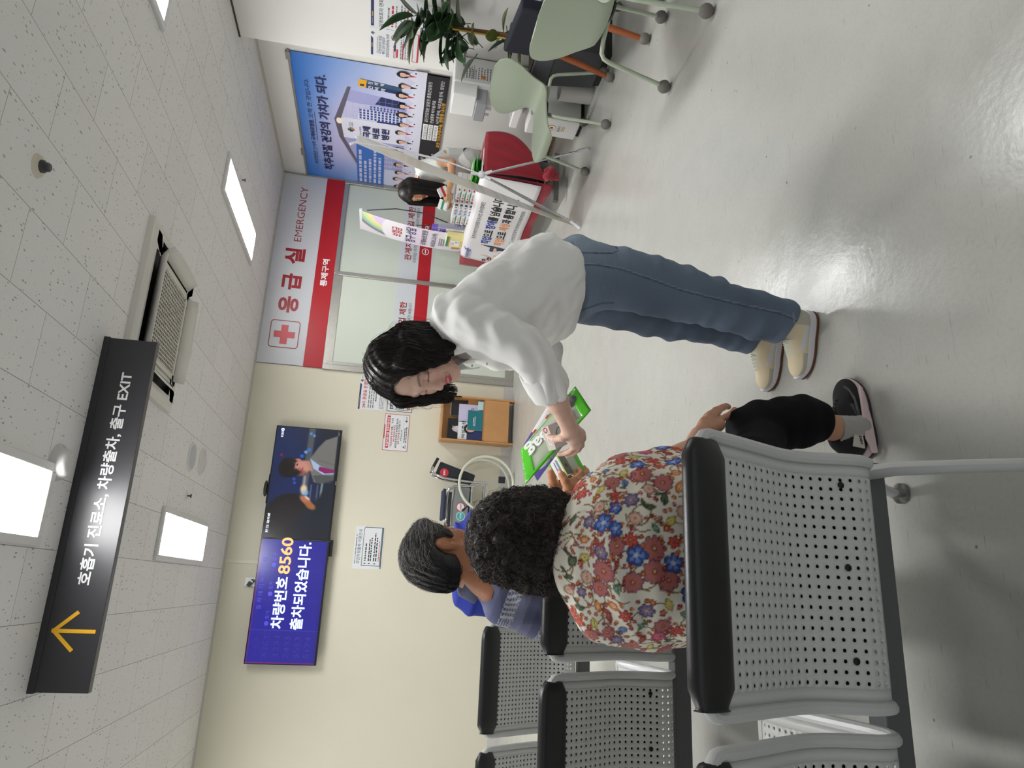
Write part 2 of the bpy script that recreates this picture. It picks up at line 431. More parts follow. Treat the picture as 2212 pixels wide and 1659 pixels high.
def floor_mat():
    m = M('floor painted concrete', (176,177,173), .3, spec=.5); nt = m.node_tree; b = P_(m); L = nt.links
    tc = nt.nodes.new('ShaderNodeTexCoord')
    def noise(scale, detail=5, rough=.6, vec=None, dist=0):
        n = nt.nodes.new('ShaderNodeTexNoise'); n.inputs['Scale'].default_value = scale; n.inputs['Detail'].default_value = detail
        n.inputs['Roughness'].default_value = rough; n.inputs['Distortion'].default_value = dist
        L.new(vec or tc.outputs['Object'], n.inputs['Vector']); return n.outputs['Fac']
    def ramp(src, pts):
        r = nt.nodes.new('ShaderNodeValToRGB'); e = r.color_ramp.elements
        e[0].position, e[0].color = pts[0][0], (pts[0][1],)*3+(1,); e[1].position, e[1].color = pts[1][0], (pts[1][1],)*3+(1,)
        for p in pts[2:]: q = e.new(p[0]); q.color = (p[1],)*3+(1,)
        L.new(src, r.inputs[0]); return r.outputs[0]
    def mul(a, c):
        x = nt.nodes.new('ShaderNodeMix'); x.data_type = 'RGBA'; x.blend_type = 'MULTIPLY'; x.inputs[0].default_value = 1
        L.new(a, x.inputs[6]); L.new(c, x.inputs[7]); return x.outputs[2]
    base = nt.nodes.new('ShaderNodeRGB'); base.outputs[0].default_value = lin((186,186,179))
    c = mul(base.outputs[0], ramp(noise(.8,3), [(.3,.96),(.7,1.0)]))
    c = mul(c, ramp(noise(6,8,.7), [(.3,.95),(.6,1.0)])); c = mul(c, ramp(noise(70,6,.75), [(.32,.93),(.52,1.0)]))
    # scuffs: stretched noise in two directions, small dark specks
    for rot, sc in ((.5,(5.0,90,1)), (-.75,(4,110,1)), (1.3,(6,120,1))):
        mp = nt.nodes.new('ShaderNodeMapping'); mp.inputs['Rotation'].default_value = (0,0,rot); mp.inputs['Scale'].default_value = sc
        L.new(tc.outputs['Object'], mp.inputs['Vector'])
        c = mul(c, ramp(noise(1.7,3,.5,mp.outputs[0],.3), [(.68,1.0),(.78,.62)]))
    vo = nt.nodes.new('ShaderNodeTexVoronoi'); vo.inputs['Scale'].default_value = 7.5; L.new(tc.outputs['Object'], vo.inputs['Vector'])
    wn = noise(40,3)
    ad = nt.nodes.new('ShaderNodeMath'); ad.operation = 'MULTIPLY_ADD'; L.new(wn, ad.inputs[0]); ad.inputs[1].default_value = .05; L.new(vo.outputs['Distance'], ad.inputs[2])
    c = mul(c, ramp(ad.outputs[0], [(.045,.4),(.07,1.0)]))
    L.new(c, b.inputs['Base Color'])
    L.new(ramp(noise(3,4), [(.3,.17),(.7,.27)]), b.inputs['Roughness'])
    h1 = noise(55,5,.6); h2 = noise(7,3)
    a2 = nt.nodes.new('ShaderNodeMath'); a2.operation = 'MULTIPLY_ADD'; L.new(h2, a2.inputs[0]); a2.inputs[1].default_value = 2.2; L.new(h1, a2.inputs[2])
    bp = nt.nodes.new('ShaderNodeBump'); bp.inputs['Strength'].default_value = .14; bp.inputs['Distance'].default_value = .004
    L.new(a2.outputs[0], bp.inputs['Height']); L.new(bp.outputs[0], b.inputs['Normal'])
    return m
def ceiling_mat():
    m = M('ceiling fissured tile', (228,226,224), .95, spec=.15); nt = m.node_tree; b = P_(m); L = nt.links
    tc = nt.nodes.new('ShaderNodeTexCoord')
    sx = nt.nodes.new('ShaderNodeSeparateXYZ'); L.new(tc.outputs['Object'], sx.inputs[0])
    cb = nt.nodes.new('ShaderNodeCombineXYZ'); L.new(sx.outputs[1], cb.inputs[0]); L.new(sx.outputs[0], cb.inputs[1])
    mp = nt.nodes.new('ShaderNodeMapping'); mp.inputs['Location'].default_value = (.07, .2275, 0); L.new(cb.outputs[0], mp.inputs[0])
    br = nt.nodes.new('ShaderNodeTexBrick'); br.offset = .5; br.inputs['Scale'].default_value = 1
    br.inputs['Brick Width'].default_value = .647; br.inputs['Row Height'].default_value = .3253
    br.inputs['Mortar Size'].default_value = .002; br.inputs['Mortar Smooth'].default_value = .6
    br.inputs['Color1'].default_value = (1,1,1,1); br.inputs['Color2'].default_value = (.955,.955,.955,1); br.inputs['Mortar'].default_value = (.34,.33,.32,1)
    L.new(mp.outputs[0], br.inputs['Vector'])
    def marks(scale, lo, hi, dark, w):
        v = nt.nodes.new('ShaderNodeTexVoronoi'); v.inputs['Scale'].default_value = 1
        q = nt.nodes.new('ShaderNodeMapping'); q.inputs['Scale'].default_value = scale; q.inputs['Rotation'].default_value = (0,0,w); L.new(tc.outputs['Object'], q.inputs[0])
        nz = nt.nodes.new('ShaderNodeTexNoise'); nz.inputs['Scale'].default_value = 1.5; L.new(q.outputs[0], nz.inputs['Vector'])
        ad = nt.nodes.new('ShaderNodeVectorMath'); ad.operation = 'MULTIPLY_ADD'; ad.inputs[1].default_value = (.45,.25,0)
        L.new(nz.outputs['Color'], ad.inputs[0]); L.new(q.outputs[0], ad.inputs[2]); L.new(ad.outputs[0], v.inputs['Vector'])
        sp = nt.nodes.new('ShaderNodeSeparateColor'); L.new(v.outputs['Color'], sp.inputs[0])
        mr = nt.nodes.new('ShaderNodeMapRange'); mr.inputs['To Min'].default_value = lo; mr.inputs['To Max'].default_value = hi; L.new(sp.outputs[0], mr.inputs['Value'])
        lt = nt.nodes.new('ShaderNodeMath'); lt.operation = 'LESS_THAN'; L.new(v.outputs['Distance'], lt.inputs[0]); L.new(mr.outputs[0], lt.inputs[1])
        r = nt.nodes.new('ShaderNodeMapRange'); r.inputs['To Min'].default_value = 1; r.inputs['To Max'].default_value = dark; L.new(lt.outputs[0], r.inputs['Value'])
        return r.outputs[0]
    col = br.outputs['Color']
    for mk in (marks((62,26,1),-.05,.27,.52,.12), marks((80,80,1),-.1,.17,.55,.4)):
        s = nt.nodes.new('ShaderNodeVectorMath'); s.operation = 'SCALE'; L.new(col, s.inputs[0]); L.new(mk, s.inputs['Scale']); col = s.outputs[0]
    s = nt.nodes.new('ShaderNodeVectorMath'); s.operation = 'MULTIPLY'; L.new(col, s.inputs[0]); s.inputs[1].default_value = lin((228,226,224))[:3]
    L.new(s.outputs[0], b.inputs['Base Color']); return m
m_cream = M('cream wall paint', (218,213,193), .55, spec=.3, var=(1.3,.02), bump=(180,.06,.002))
m_white = M('white wall paint', (230,228,223), .6, spec=.3, var=(1.2,.02), bump=(140,.05,.002))
m_steel = M('brushed stainless', (178,176,170), .34, metal=.85, var=(30,.05))
m_steel2 = M('polished chrome', (205,206,208), .16, metal=1.0)
m_grey = M('grey baseboard', (196,195,190), .45)

struct(MB().add([(-6,-3.2,0),(WX+.15,-3.2,0),(WX+.15,D+.15,0),(-6,D+.15,0)], [(0,1,2,3)]).build('floor', floor_mat(), smooth=False))
struct(MB().box((-6,-3.2,H),(WX+.15,D+.15,H+.08)).build('ceiling', ceiling_mat(), smooth=False))
struct(MB().box((-6,D,0),(2.295,D+.15,H)).build('wall_back', m_cream, smooth=False))
struct(MB().box((WX,PY,0),(WX+.15,D+.15,H)).build('wall_right', m_white, smooth=False))
struct(MB().box((PX,-3.2,0),(WX+.15,PY,H-.012)).build('wall_pillar', m_white, smooth=False))
struct(MB().box((PX-.006,-3.2,H-.014),(PX+.05,PY+.006,H)).build('trim_1', M('painted shadow gap', (70,66,62), .7), smooth=False))  # dark strip, its colour standing in for the shadow gap under the ceiling
struct(MB().box((-6,D-.012,0),(2.285,D,.104)).build('baseboard_back', m_grey, smooth=False))
struct(MB().box((WX-.014,PY,0),(WX,D,.11)).build('baseboard_right', M('worn right baseboard', (178,174,166), .5), smooth=False))
struct(MB().box((-6,D-.02,H-.018),(WX,D,H)).box((WX-.02,PY,H-.018),(WX,D,H)).build('trim_2', M('ceiling edge trim', (196,192,184), .6), smooth=False))
struct(MB().box((.165,D-.012,2.55),(.2,D,H)).build('trim_3', M('cable duct on the wall', (222,216,198), .5), smooth=False))

# ---- sliding door of the emergency room: two frosted leaves, with the room behind
struct(MB().box((2.295,D+.03,2.165),(WX,D+.15,H)).build('wall_lintel', m_white, smooth=False))
struct(MB().box((2.2,D+1.6,0),(WX+.2,D+1.7,H)).box((2.2,D+.15,0),(2.3,D+1.7,H)).box((WX+.1,D+.15,0),(WX+.2,D+1.7,H)).build('wall_inner', m_white, smooth=False))
struct(MB().box((2.2,D+.15,-.02),(WX+.2,D+1.7,0)).build('floor_inner', M('inner floor', (190,190,184), .4), smooth=False))
struct(MB().box((2.2,D+.15,H),(WX+.2,D+1.7,H+.05)).build('ceiling_inner', m_white, smooth=False))
m_frost = M('frosted glass film', (205,213,200), .32, spec=.5, coat=.25, var=(.9,.03))
m_film = M('silver band film', (204,209,213), .35)
m_red = M('red vinyl', (178,27,38), .38, spec=.4)
m_redtext = M('dark red lettering', (150,30,38), .45)
m_whitetext = M('white lettering', (240,240,238), .5)
m_darktext = M('charcoal lettering', (70,70,75), .5)
struct(MB().box((2.285,D-.03,0),(2.345,D+.05,2.165)).box((2.345,D-.02,2.06),(3.45,D+.04,2.165)).box((3.45,D-.02,2.115),(WX,D+.04,2.165))
       .box((4.635,D-.03,0),(WX,D+.05,2.165)).build('trim_4', m_steel, bevel=.003))
def door(n, x0, x1, dy, text):
    r = thing('door_%d' % n, None, None, ((x0+x1)/2, D, 0)); struct(r)
    MB().box((x0,D-.014+dy,.10),(x1,D-.006+dy,2.15)).build('glass_panel', m_frost, r, smooth=False)
    MB().box((x0,D-.025+dy,0),(x1,D+.01+dy,.105)).box((x0,D-.025+dy,.1),(x0+.035,D+.01+dy,2.12)).build('door_frame', m_steel, r, bevel=.003)
    y = D-.0155+dy
    MB().box((x0+.035,y,1.209),(x1,y+.002,1.437)).box((x0+.035,y,1.04),(x1,y+.002,1.06)).build('band', m_film, r, smooth=False)
    MB().box((x0+.035,y,1.06),(x1,y+.002,1.209)).build('red_band', m_red, r, smooth=False)
    mb = MB(); yy = y-.002
    letter(mb, '관계자외 출입 제한', (text,yy,1.308), X_, Z_, .088, 0, .02, width=.72)
    letter(mb, '보호자는 대기실에서 대기하여 주시기 바랍니다.', (text-.02,yy,1.243), X_, Z_, .046, 1, .0, width=.74)
    cx = text+.14; cz = 1.137
    mb.add([(cx+.042*math.cos(a),yy,cz+.042*math.sin(a)) for a in [2*PI*k/28 for k in range(28)]]+[(cx+.035*math.cos(a),yy,cz+.035*math.sin(a)) for a in [2*PI*k/28 for k in range(28)]],
           [(k,(k+1)%28,28+(k+1)%28,28+k) for k in range(28)], 2)
    mb.box((cx-.006,yy-.0005,cz-.024),(cx+.006,yy,cz+.024), 2) if False else mb.box((cx-.024,yy-.0005,cz-.006),(cx+.024,yy,cz+.006), 2)
    letter(mb, '통제구역', (text+.215,yy,1.106), X_, Z_, .075, 2, .02, width=.285)
    mb.build('lettering', [m_redtext, m_darktext, m_whitetext], r, smooth=False)
door(1, 2.345, 3.45, 0.0, 2.47)
door(2, 3.44, 4.64, .022, 3.735)
struct(MB().box((3.425,D-.04,0),(3.475,D+.03,2.115)).build('trim_5', m_steel, bevel=.004))

# ---- sign above the door
t = thing('emergency_sign', 'wide silver and red emergency room sign panel above the frosted glass doors', 'sign', (3.49,D,2.165))
MB().box((2.3,D-.014,2.372),(WX-.035,D,H-.02)).build('panel', M('silver sign face', (205,207,211), .42, spec=.4), t, smooth=False)
MB().box((2.296,D-.02,2.165),(WX-.035,D,2.372)).build('red_band', m_red, t, smooth=False)
mb = MB(); y = D-.016
for ch, cx in (('응',3.005),('급',3.285),('실',3.605)):
    letter(mb, ch, (cx,y,2.532), X_, Z_, .232, 0, .035, width=.2, align='C')
letter(mb, 'EMERGENCY', (3.795,y,2.577), X_, Z_, .118, 1, -.006, width=.715)
def rrect(x0,z0,x1,z1,r,n=6):
    P=[]
    for (cx,cz,a0) in ((x1-r,z1-r,0),(x0+r,z1-r,90),(x0+r,z0+r,180),(x1-r,z0+r,270)):
        for k in range(n+1):
            a=math.radians(a0+90*k/n); P.append((cx+r*math.cos(a),cz+r*math.sin(a)))
    return P
def ringpoly(mb, A, B, o, ux, uy, mi):
    n=len(A); o=Vector(o); ux=Vector(ux); uy=Vector(uy)
    mb.add([o+ux*p[0]+uy*p[1] for p in A]+[o+ux*p[0]+uy*p[1] for p in B],[(i,(i+1)%n,n+(i+1)%n,n+i) for i in range(n)],mi)
ringpoly(mb, rrect(2.485,2.455,2.81,2.775,.035), rrect(2.494,2.464,2.801,2.766,.028), (0,y,0), X_, Z_, 1)
mb.box((2.53,y-.0005,2.58),(2.755,y,2.655),2).box((2.605,y-.0006,2.503),(2.68,y,2.728),2)
letter(mb, '통제구역', (3.27,D-.022,2.235), X_, Z_, .082, 3, .025, width=.34)
mb.build('lettering', [M('crimson lettering', (158,28,40), .4), m_redtext, M('cross red', (198,46,56), .4), m_whitetext], t, smooth=False)

# ================================================================ CEILING
m_led = M('LED diffuser', (255,255,255), .5, emit=LED)
m_lframe = M('light frame white', (215,213,212), .5)
def panel(cx, cy, label, first=[None]):
    if first[0] is None:
        r = thing('ceiling_light', label, 'light', (cx,cy,H), 0, 'rectangular LED ceiling panels')
        MB().box((cx-.185,cy-.71,H-.022),(cx-.145,cy+.71,H)).box((cx+.145,cy-.71,H-.022),(cx+.185,cy+.71,H)).box((cx-.145,cy-.71,H-.022),(cx+.145,cy-.665,H)).box((cx-.145,cy+.665,H-.022),(cx+.145,cy+.71,H)).build('frame', m_lframe, r, bevel=.003)
        MB().box((cx-.146,cy-.666,H-.014),(cx+.146,cy+.666,H-.006)).build('diffuser', m_led, r, smooth=False)
        first[0] = r
    else:
        r = copy_tree(first[0]); r.location = (cx,cy,H); r['label'] = label
panel(.29, 6.05, 'small rectangular LED panel on the ceiling above the televisions')
panel(3.19, 6.08, 'rectangular LED panel on the ceiling beside the emergency sign')
panel(.29, 2.845, 'large bright LED panel on the near ceiling beside the hanging direction sign')
panel(3.2, 2.95, 'LED panel at the ceiling edge near the white pillar, mostly cropped')
panel(-2.6, 6.05, 'LED panel on the ceiling left of the televisions, outside the picture'); panel(-2.6, 2.85, 'LED panel on the ceiling far left, outside the picture')

# cassette air conditioner, 0.97 m square, louvres open
ax, ay = 1.555, 4.535
t = thing('air_conditioner', 'square white ceiling cassette air conditioner with open louvres', 'air conditioner', (ax,ay,H))
m_ac = M('air conditioner plastic', (214,211,203), .45); m_acd = M('dark slot', (38,36,36), .6); m_acg = M('grille plastic', (205,200,190), .45)
hp = .485; mb = MB()
ringpoly(mb, [(-hp,-hp),(hp,-hp),(hp,hp),(-hp,hp)][::-1], [(-.455,-.455),(.455,-.455),(.455,.455),(-.455,.455)][::-1], (ax,ay,H-.034), X_, Y_, 0)
for a,b in (((-hp,-hp),(hp,-hp)),((hp,-hp),(hp,hp)),((hp,hp),(-hp,hp)),((-hp,hp),(-hp,-hp))):
    mb.add([(ax+a[0],ay+a[1],H),(ax+b[0],ay+b[1],H),(ax+b[0],ay+b[1],H-.034),(ax+a[0],ay+a[1],H-.034)],[(0,1,2,3)])
# raised centre with four slots left open
z1 = H-.05
for q in range(4):
    c, s = math.cos(q*PI/2), math.sin(q*PI/2)
    def R2(x,y,z): return (ax+x*c-y*s, ay+x*s+y*c, z)
    mb.add([R2(-.455,-.455,H-.034),R2(.455,-.455,H-.034),R2(.43,-.43,z1),R2(-.43,-.43,z1)],[(0,1,2,3)])
    mb.add([R2(-.43,-.43,z1),R2(.43,-.43,z1),R2(.32,-.405,z1),R2(-.32,-.405,z1)],[(0,1,2,3)])
    mb.add([R2(-.32,-.325,z1),R2(.32,-.325,z1),R2(.3,-.285,z1),R2(-.3,-.285,z1)],[(0,1,2,3)])
    mb.add([R2(-.43,-.43,z1),R2(-.32,-.405,z1),R2(-.32,-.325,z1),R2(-.3,-.285,z1),R2(-.43,-.36,z1)],[(0,1,2,3,4)])
    mb.add([R2(.43,-.43,z1),R2(.43,-.36,z1),R2(.3,-.285,z1),R2(.32,-.325,z1),R2(.32,-.405,z1)],[(0,1,2,3,4)])
    mb.add([R2(.43,-.36,z1),R2(.36,-.43,z1),R2(.3,-.285,z1)],[(0,1,2)])
mb.box((ax-.44,ay-.44,H-.006),(ax+.44,ay+.44,H-.002),1)
mb.build('body', [m_ac, m_acd], t, angle=25)
for q in range(4):
    c, s = math.cos(q*PI/2), math.sin(q*PI/2)
    def R2(x,y,z): return (ax+x*c-y*s, ay+x*s+y*c, z)
    mb = MB(); op = (.055,.05)      # louvre hanging outwards and down
    for i in range(9):
        u=i/8; x=-.3+.6*u; bulge=.012*math.sin(PI*u)
        mb.v += [R2(x,-.335,z1-.004), R2(x,-.335-op[0]*.6-bulge*.4,z1-.03-bulge), R2(x,-.335-op[0]-bulge,z1-.062-bulge*.4)]
    mb.f = [(3*i+j,3*i+3+j,3*i+4+j,3*i+1+j) for i in range(8) for j in (0,1)]; mb.mi=[0]*len(mb.f)
    mb.build('louvre', m_ac, t, solid=.006, angle=60)
mb = MB()
mb.add([(ax-.3,ay-.3,z1-.002),(ax+.3,ay-.3,z1-.002),(ax+.3,ay+.3,z1-.002),(ax-.3,ay+.3,z1-.002)],[(3,2,1,0)],1)
for i in range(22):
    p=-.262+.525*i/21
    mb.box((ax+p-.0035,ay-.27,z1-.012),(ax+p+.0035,ay+.27,z1-.002)); 
for i in range(16):
    p=-.262+.525*i/15
    mb.box((ax-.27,ay+p-.003,z1-.011),(ax+.27,ay+p+.003,z1-.002))
for sx in (-1,1):
    mb.box((ax+sx*.27,ay-.3,z1-.014),(ax+sx*.3,ay+.3,z1-.001)).box((ax-.3,ay+sx*.27,z1-.014),(ax+.3,ay+sx*.3,z1-.001))
mb.build('grille', [m_acg, M('grille shade', (96,92,88), .8)], t, bevel=.0015, seg=1)

# hanging direction sign
t = thing('direction_sign', 'long charcoal direction sign with yellow arrow hanging from the ceiling', 'sign', (.33,3.82,2.63))
m_sign = M('charcoal sign face', (50,49,53), .33, spec=.5)
MB().box((-.53,3.80,2.632),(1.186,3.845,2.862)).build('board', m_sign, t, bevel=.002)
MB().box((-.535,3.795,2.86),(1.19,3.85,H)).build('rail', M('charcoal rail', (46,45,49), .5), t, bevel=.002)
mb = MB(); letter(mb, '호흡기 진료소, 차량출차, 출구 EXIT', (-.055,3.798,2.722), X_, Z_, .066, 0, .022, width=1.06)
mb.build('lettering', M('sign lettering', (222,224,222), .45), t, smooth=False)
mb = MB()
for a,b in (((-.262,2.658),(-.262,2.835)),((-.345,2.742),(-.262,2.832)),((-.18,2.745),(-.262,2.832))):
    a=Vector((a[0],3.7985,a[1])); b=Vector((b[0],3.7985,b[1])); dv=(b-a).normalized(); n_=Vector((-dv.z,0,dv.x))*.0085
    mb.obox((a+b)/2-Vector((0,.0003*len(mb.f)/6,0)), (b-a)/2+dv*.006, n_, (0,.0006,0))
mb.build('arrow', M('yellow arrow', (236,178,32), .45), t, smooth=False)

# small ceiling fittings
tag(MB().lathe((.488,3.585,H),[(0,-.055),(.045,-.055),(.062,-.045),(.07,-.02),(.085,-.012),(.088,0)],32).build('ceiling_beacon', M('frosted dome', (200,198,196), .75, spec=.2), smooth=True, angle=50), 'round frosted dome fitting between the near LED panel and the hanging sign', 'ceiling fitting')
t = thing('motion_sensor', 'round white ceiling sensor with a dark eye, alone on the tiles', 'sensor', (1.576,2.815,H))
MB().lathe((1.576,2.815,H),[(0,-.016),(.03,-.016),(.044,-.012),(.05,0)],32).build('base', M('warm white plastic', (206,198,180), .5), t)
MB().lathe((1.576,2.815,H),[(0,-.05),(.014,-.05),(.019,-.044),(.02,-.03),(.026,-.028),(.027,-.014)],24).build('eye', M('dark sensor', (58,58,62), .4), t)
m_spk = M('speaker grille cloth', (188,188,192), .7)
for (x,y,lab) in ((.915,5.86,'round grey ceiling speaker, the one nearer the hanging sign'),(.935,6.21,'round white ceiling speaker, the one nearer the back wall')):
    t = thing('ceiling_speaker', lab, 'speaker', (x,y,H), 0, 'pair of round ceiling speakers')
    MB().lathe((x,y,H),[(.098,-.003),(.1,-.012),(.112,-.012),(.118,0)],36).build('rim', m_lframe, t)
    MB().lathe((x,y,H),[(0,-.014),(.07,-.012),(.1,-.008)],36).build('grille', m_spk if y<6 else M('pale grille', (205,203,200), .7), t)
for (x,y,lab) in ((.613,5.9,'small sprinkler head on the ceiling beside the panel above the televisions'),(3.44,5.91,'small sprinkler head on the ceiling beside the panel near the emergency sign')):
    t = thing('sprinkler', lab, 'sprinkler', (x,y,H), 0, 'ceiling sprinkler heads')
    MB().lathe((x,y,H),[(0,-.012),(.03,-.01),(.042,0)],24).build('flange', m_lframe, t)
    MB().lathe((x,y,H),[(0,-.04),(.016,-.04),(.016,-.036),(.006,-.034),(.006,-.012)],16).build('head', M('sprinkler metal', (60,58,56), .4, metal=.6), t)

# ================================================================ TELEVISIONS
m_bezel = M('black bezel', (16,16,18), .3); m_prt = M('screen picture', (0,0,0), .25, emit=.85, attr='print')
P_(m_prt).inputs['Base Color'].default_value = (.01,.01,.01,1)
for l in list(m_prt.node_tree.links):
    if l.to_socket.name == 'Base Color': m_prt.node_tree.links.remove(l)
def tv(name, x0, x1, label):
    t = thing(name, label, 'television', ((x0+x1)/2, D, 1.868))
    MB().box((x0,7.632,1.864),(x1,7.66,2.545)).build('cabinet', m_bezel, t, bevel=.003)
    MB().box((x0+.3,7.66,2.0),(x1-.3,D-.001,2.4)).build('wall_bracket', M('bracket black', (24,24,26), .6), t)
    return t
def blue(U,V):
    img = canvas(U,(35,28,158)); blend(img, soft(U-.262,.004)*.35, (50,46,150)); blend(img, np.clip(V-.5,0,1)*.3, (52,44,190))
    for gx in (.262,.505,.75,.99): blend(img, soft(np.abs(U-gx)-.0012,.003)*.45, (98,98,220))
    for gy in (.2,.34,.49,.62,.77,.9): blend(img, soft(np.abs(V-gy)-.0012,.003)*(.3*(U<.262)+.22*(U>.262)*(gy in (.2,.77,.9))), (98,98,220))
    blend(img, soft(V-.03,.06)*.35, (20,14,90))
    e = np.minimum(np.minimum(U, 1-U*0-V), V+.02) 
    blend(img, np.maximum(soft(np.abs(U-.006)-.002,.003), soft(np.abs(V-.99)-.003,.004))*.9, (150,36,80))
    return img
t = tv('television', -.778, .418, 'left wall television showing a blue vehicle number screen')
picture('screen', blue, (-.77,7.6305,1.882), (1.18,0,0), (0,0,.653), 150, 84, m_prt, t)
m_scr1 = M('screen lettering pale', (196,208,255), .4, emit=.85); m_scr2 = M('screen digits amber', (236,168,96), .4, emit=.8); m_scr3 = M('screen faint', (66,62,176), .4, emit=.75)
mb = MB(); y = 7.6295
letter(mb, '차량번호', (-.448,y,2.235), X_, Z_, .128, 0, .028, width=.495)
letter(mb, '8560', (.075,y,2.228), X_, Z_, .155, 1, .02, width=.36)
letter(mb, '출차되었습니다.', (-.452,y,2.05), X_, Z_, .13, 0, .028, width=.85)
letter(mb, '출 차 대 기 차 량   2 대', (-.27,y,2.46), X_, Z_, .05, 2, .0, width=.5)
for i,n in enumerate(('①','②','③')):
    x=-.4+.28*i
    mb.add([(x+.022*math.cos(2*PI*k/20),y,2.385+.022*math.sin(2*PI*k/20)) for k in range(20)],[tuple(range(20))],2)
    letter(mb, '호기', (x+.04,y,2.368), X_, Z_, .045, 2, .0)
letter(mb, '출차완료', (-.7,y,2.44), X_, Z_, .045, 3, .0, width=.17)
for i,n in enumerate(('4363','3231','7493','5553','5174')):
    letter(mb, n, (-.715,y,2.335-.098*i), X_, Z_, .075, 3, .0, width=.2)
mb.build('lettering', [m_scr1, m_scr2, m_scr3, M('screen faint dark', (44,34,128), .4, emit=.75)], t, smooth=False)
# right-hand digits run past the screen edge, as in the photograph: the frame of the neighbour covers them
def drama(U,V):
    A = 16/9; X = U*A; img = canvas(U,(20,28,52))
    blend(img, soft(ell2(X,V,1.35,.85,.6,.4),1.2)*.8, (26,44,96)); blend(img, soft(ell2(X,V,.65,.55,.3,.5),1.0)*.7, (24,40,100))
    blend(img, soft(V-.14,.5)*.5, (12,14,18))
    blend(img, soft(np.abs(V-.46+(X-1)*.02)-.05,.03)*(X>.62)*.8, (96,100,96)); blend(img, soft(np.abs(V-.475)-.02,.02)*(X>.6)*(X<1.0)*.8, (168,170,180))
    blend(img, soft(ell2(X,V,.78,.47,.06,.05),.8), (250,210,160)); blend(img, soft(ell2(X,V,.72,.44,.05,.05),.8)*.8, (150,200,240))
    for (bx,by,r,c) in ((1.69,.46,.022,(90,160,255)),(1.66,.405,.02,(110,180,255)),(1.38,.51,.026,(130,190,255)),(1.42,.46,.03,(60,120,230)),(1.31,.56,.03,(40,110,220)),(.93,.64,.024,(30,90,220)),(.87,.625,.022,(40,100,220)),(1.31,.88,.024,(150,20,60))):
        blend(img, soft(ell2(X,V,bx,by,r,r),.9)*.85, c)
    for gx in (.66,.72,.8): blend(img, soft(np.abs(V-.2+(X-gx)*.05)-.012,.02)*(X>.56)*(X<.9)*.5, (150,170,160))
    for vy in (.36,.26,.2): blend(img, soft(np.abs(V-vy)-.012,.015)*(X>.55)*(X<.86)*.6, (120,140,135))
    blend(img, soft(pol2(X,V,[(1.78,.03),(.95,.03),(.88,.22),(.9,.33),(1.06,.4),(1.28,.43),(1.47,.32),(1.6,.22),(1.7,.0)]),.02), (118,117,112))
    blend(img, soft(pol2(X,V,[(.9,.05),(.88,.28),(1.0,.36),(1.03,.2),(1.02,.03)]),.02)*.7, (66,70,72))
    blend(img, soft(pol2(X,V,[(1.05,.03),(1.03,.2),(1.12,.36),(1.28,.43),(1.16,.24),(1.1,.03)]),.015), (172,196,228))
    blend(img, soft(pol2(X,V,[(1.07,.03),(1.05,.17),(1.1,.28),(1.16,.27),(1.14,.16),(1.12,.03)]),.012), (140,24,104))
    blend(img, soft(np.abs(X-1.2+(V-.03)*-.22)-.006,.01)*(V<.3)*.5, (80,80,78))
    blend(img, soft(pol2(X,V,[(1.08,.36),(1.24,.43),(1.24,.54),(1.08,.5)]),.03), (196,136,118))
    blend(img, soft(ell2(X,V,1.12,.60,.125,.17,-.25),.25), (206,146,128))
    blend(img, soft(ell2(X,V,1.05,.58,.05,.15,-.25),.6)*.7, (120,70,66))
    blend(img, soft(ell2(X,V,1.235,.61,.03,.045),.4), (200,128,112))
    blend(img, soft(ell2(X,V,1.11,.775,.155,.12,-.2),.3), (28,19,18)); blend(img, soft(ell2(X,V,1.02,.68,.06,.13,.2),.5), (26,18,18)); blend(img, soft(ell2(X,V,1.22,.72,.035,.09),.5), (34,24,22))
    for (ex,ey,rx,ry,c) in ((1.07,.665,.028,.008,(50,28,26)),(1.165,.655,.03,.008,(50,28,26)),(1.08,.63,.02,.012,(60,34,34)),(1.165,.618,.022,.012,(64,36,34)),(1.095,.53,.038,.013,(186,70,84)),(1.1,.575,.026,.02,(178,112,98))):
        blend(img, soft(ell2(X,V,ex,ey,rx,ry,-.2),.6), c)
    # the out-of-focus listener in front
    blend(img, soft(ell2(X,V,.34,.62,.36,.40,.1),.12), (24,20,22)); blend(img, soft(pol2(X,V,[(0,0),(0,.6),(.3,.55),(.62,.26),(.86,.08),(.9,0)]),.06), (20,26,42))
    blend(img, soft(ell2(X,V,.6,.42,.05,.11,-.6),.5), (196,120,92)); blend(img, soft(ell2(X,V,.52,.34,.05,.09,-.5),.6), (176,110,62)); blend(img, soft(ell2(X,V,.64,.40,.02,.05,-.6),.6), (226,190,170))
    blend(img, soft(ell2(X,V,.38,.66,.2,.26),1.2)*.35, (48,44,46)); blend(img, soft(X-.1,.3)*.5, (16,16,22))
    return img
t = tv('television', .424, 1.592, 'right wall television showing a man in a grey suit')
picture('screen', drama, (.432,7.6305,1.882), (1.152,0,0), (0,0,.653), 240, 136, m_prt, t)
mb = MB(); letter(mb, 'KBS', (1.47,y,2.465), X_, Z_, .032, 0, .02, width=.062)
mb.add([(1.55+.017*math.cos(2*PI*k/20),y,2.477+.017*math.sin(2*PI*k/20)) for k in range(20)],[tuple(range(20))],0)
letter(mb, '2', (1.55,y-.0005,2.468), X_, Z_, .026, 1, .02, align='C')
letter(mb, '붉은 단심', (.475,y,2.49), X_, Z_, .03, 0, .01, width=.075); letter(mb, '오늘 9시 30분', (.565,y,2.49), X_, Z_, .028, 0, .03, width=.105)
mb.build('lettering', [M('screen white', (225,232,240), .4, emit=.8), M('screen navy', (20,40,90), .4)], t, smooth=False)
MB().box((1.0,7.628,1.866),(1.04,7.632,1.876)).build('logo', M('dim logo', (120,120,124), .4), t, smooth=False)
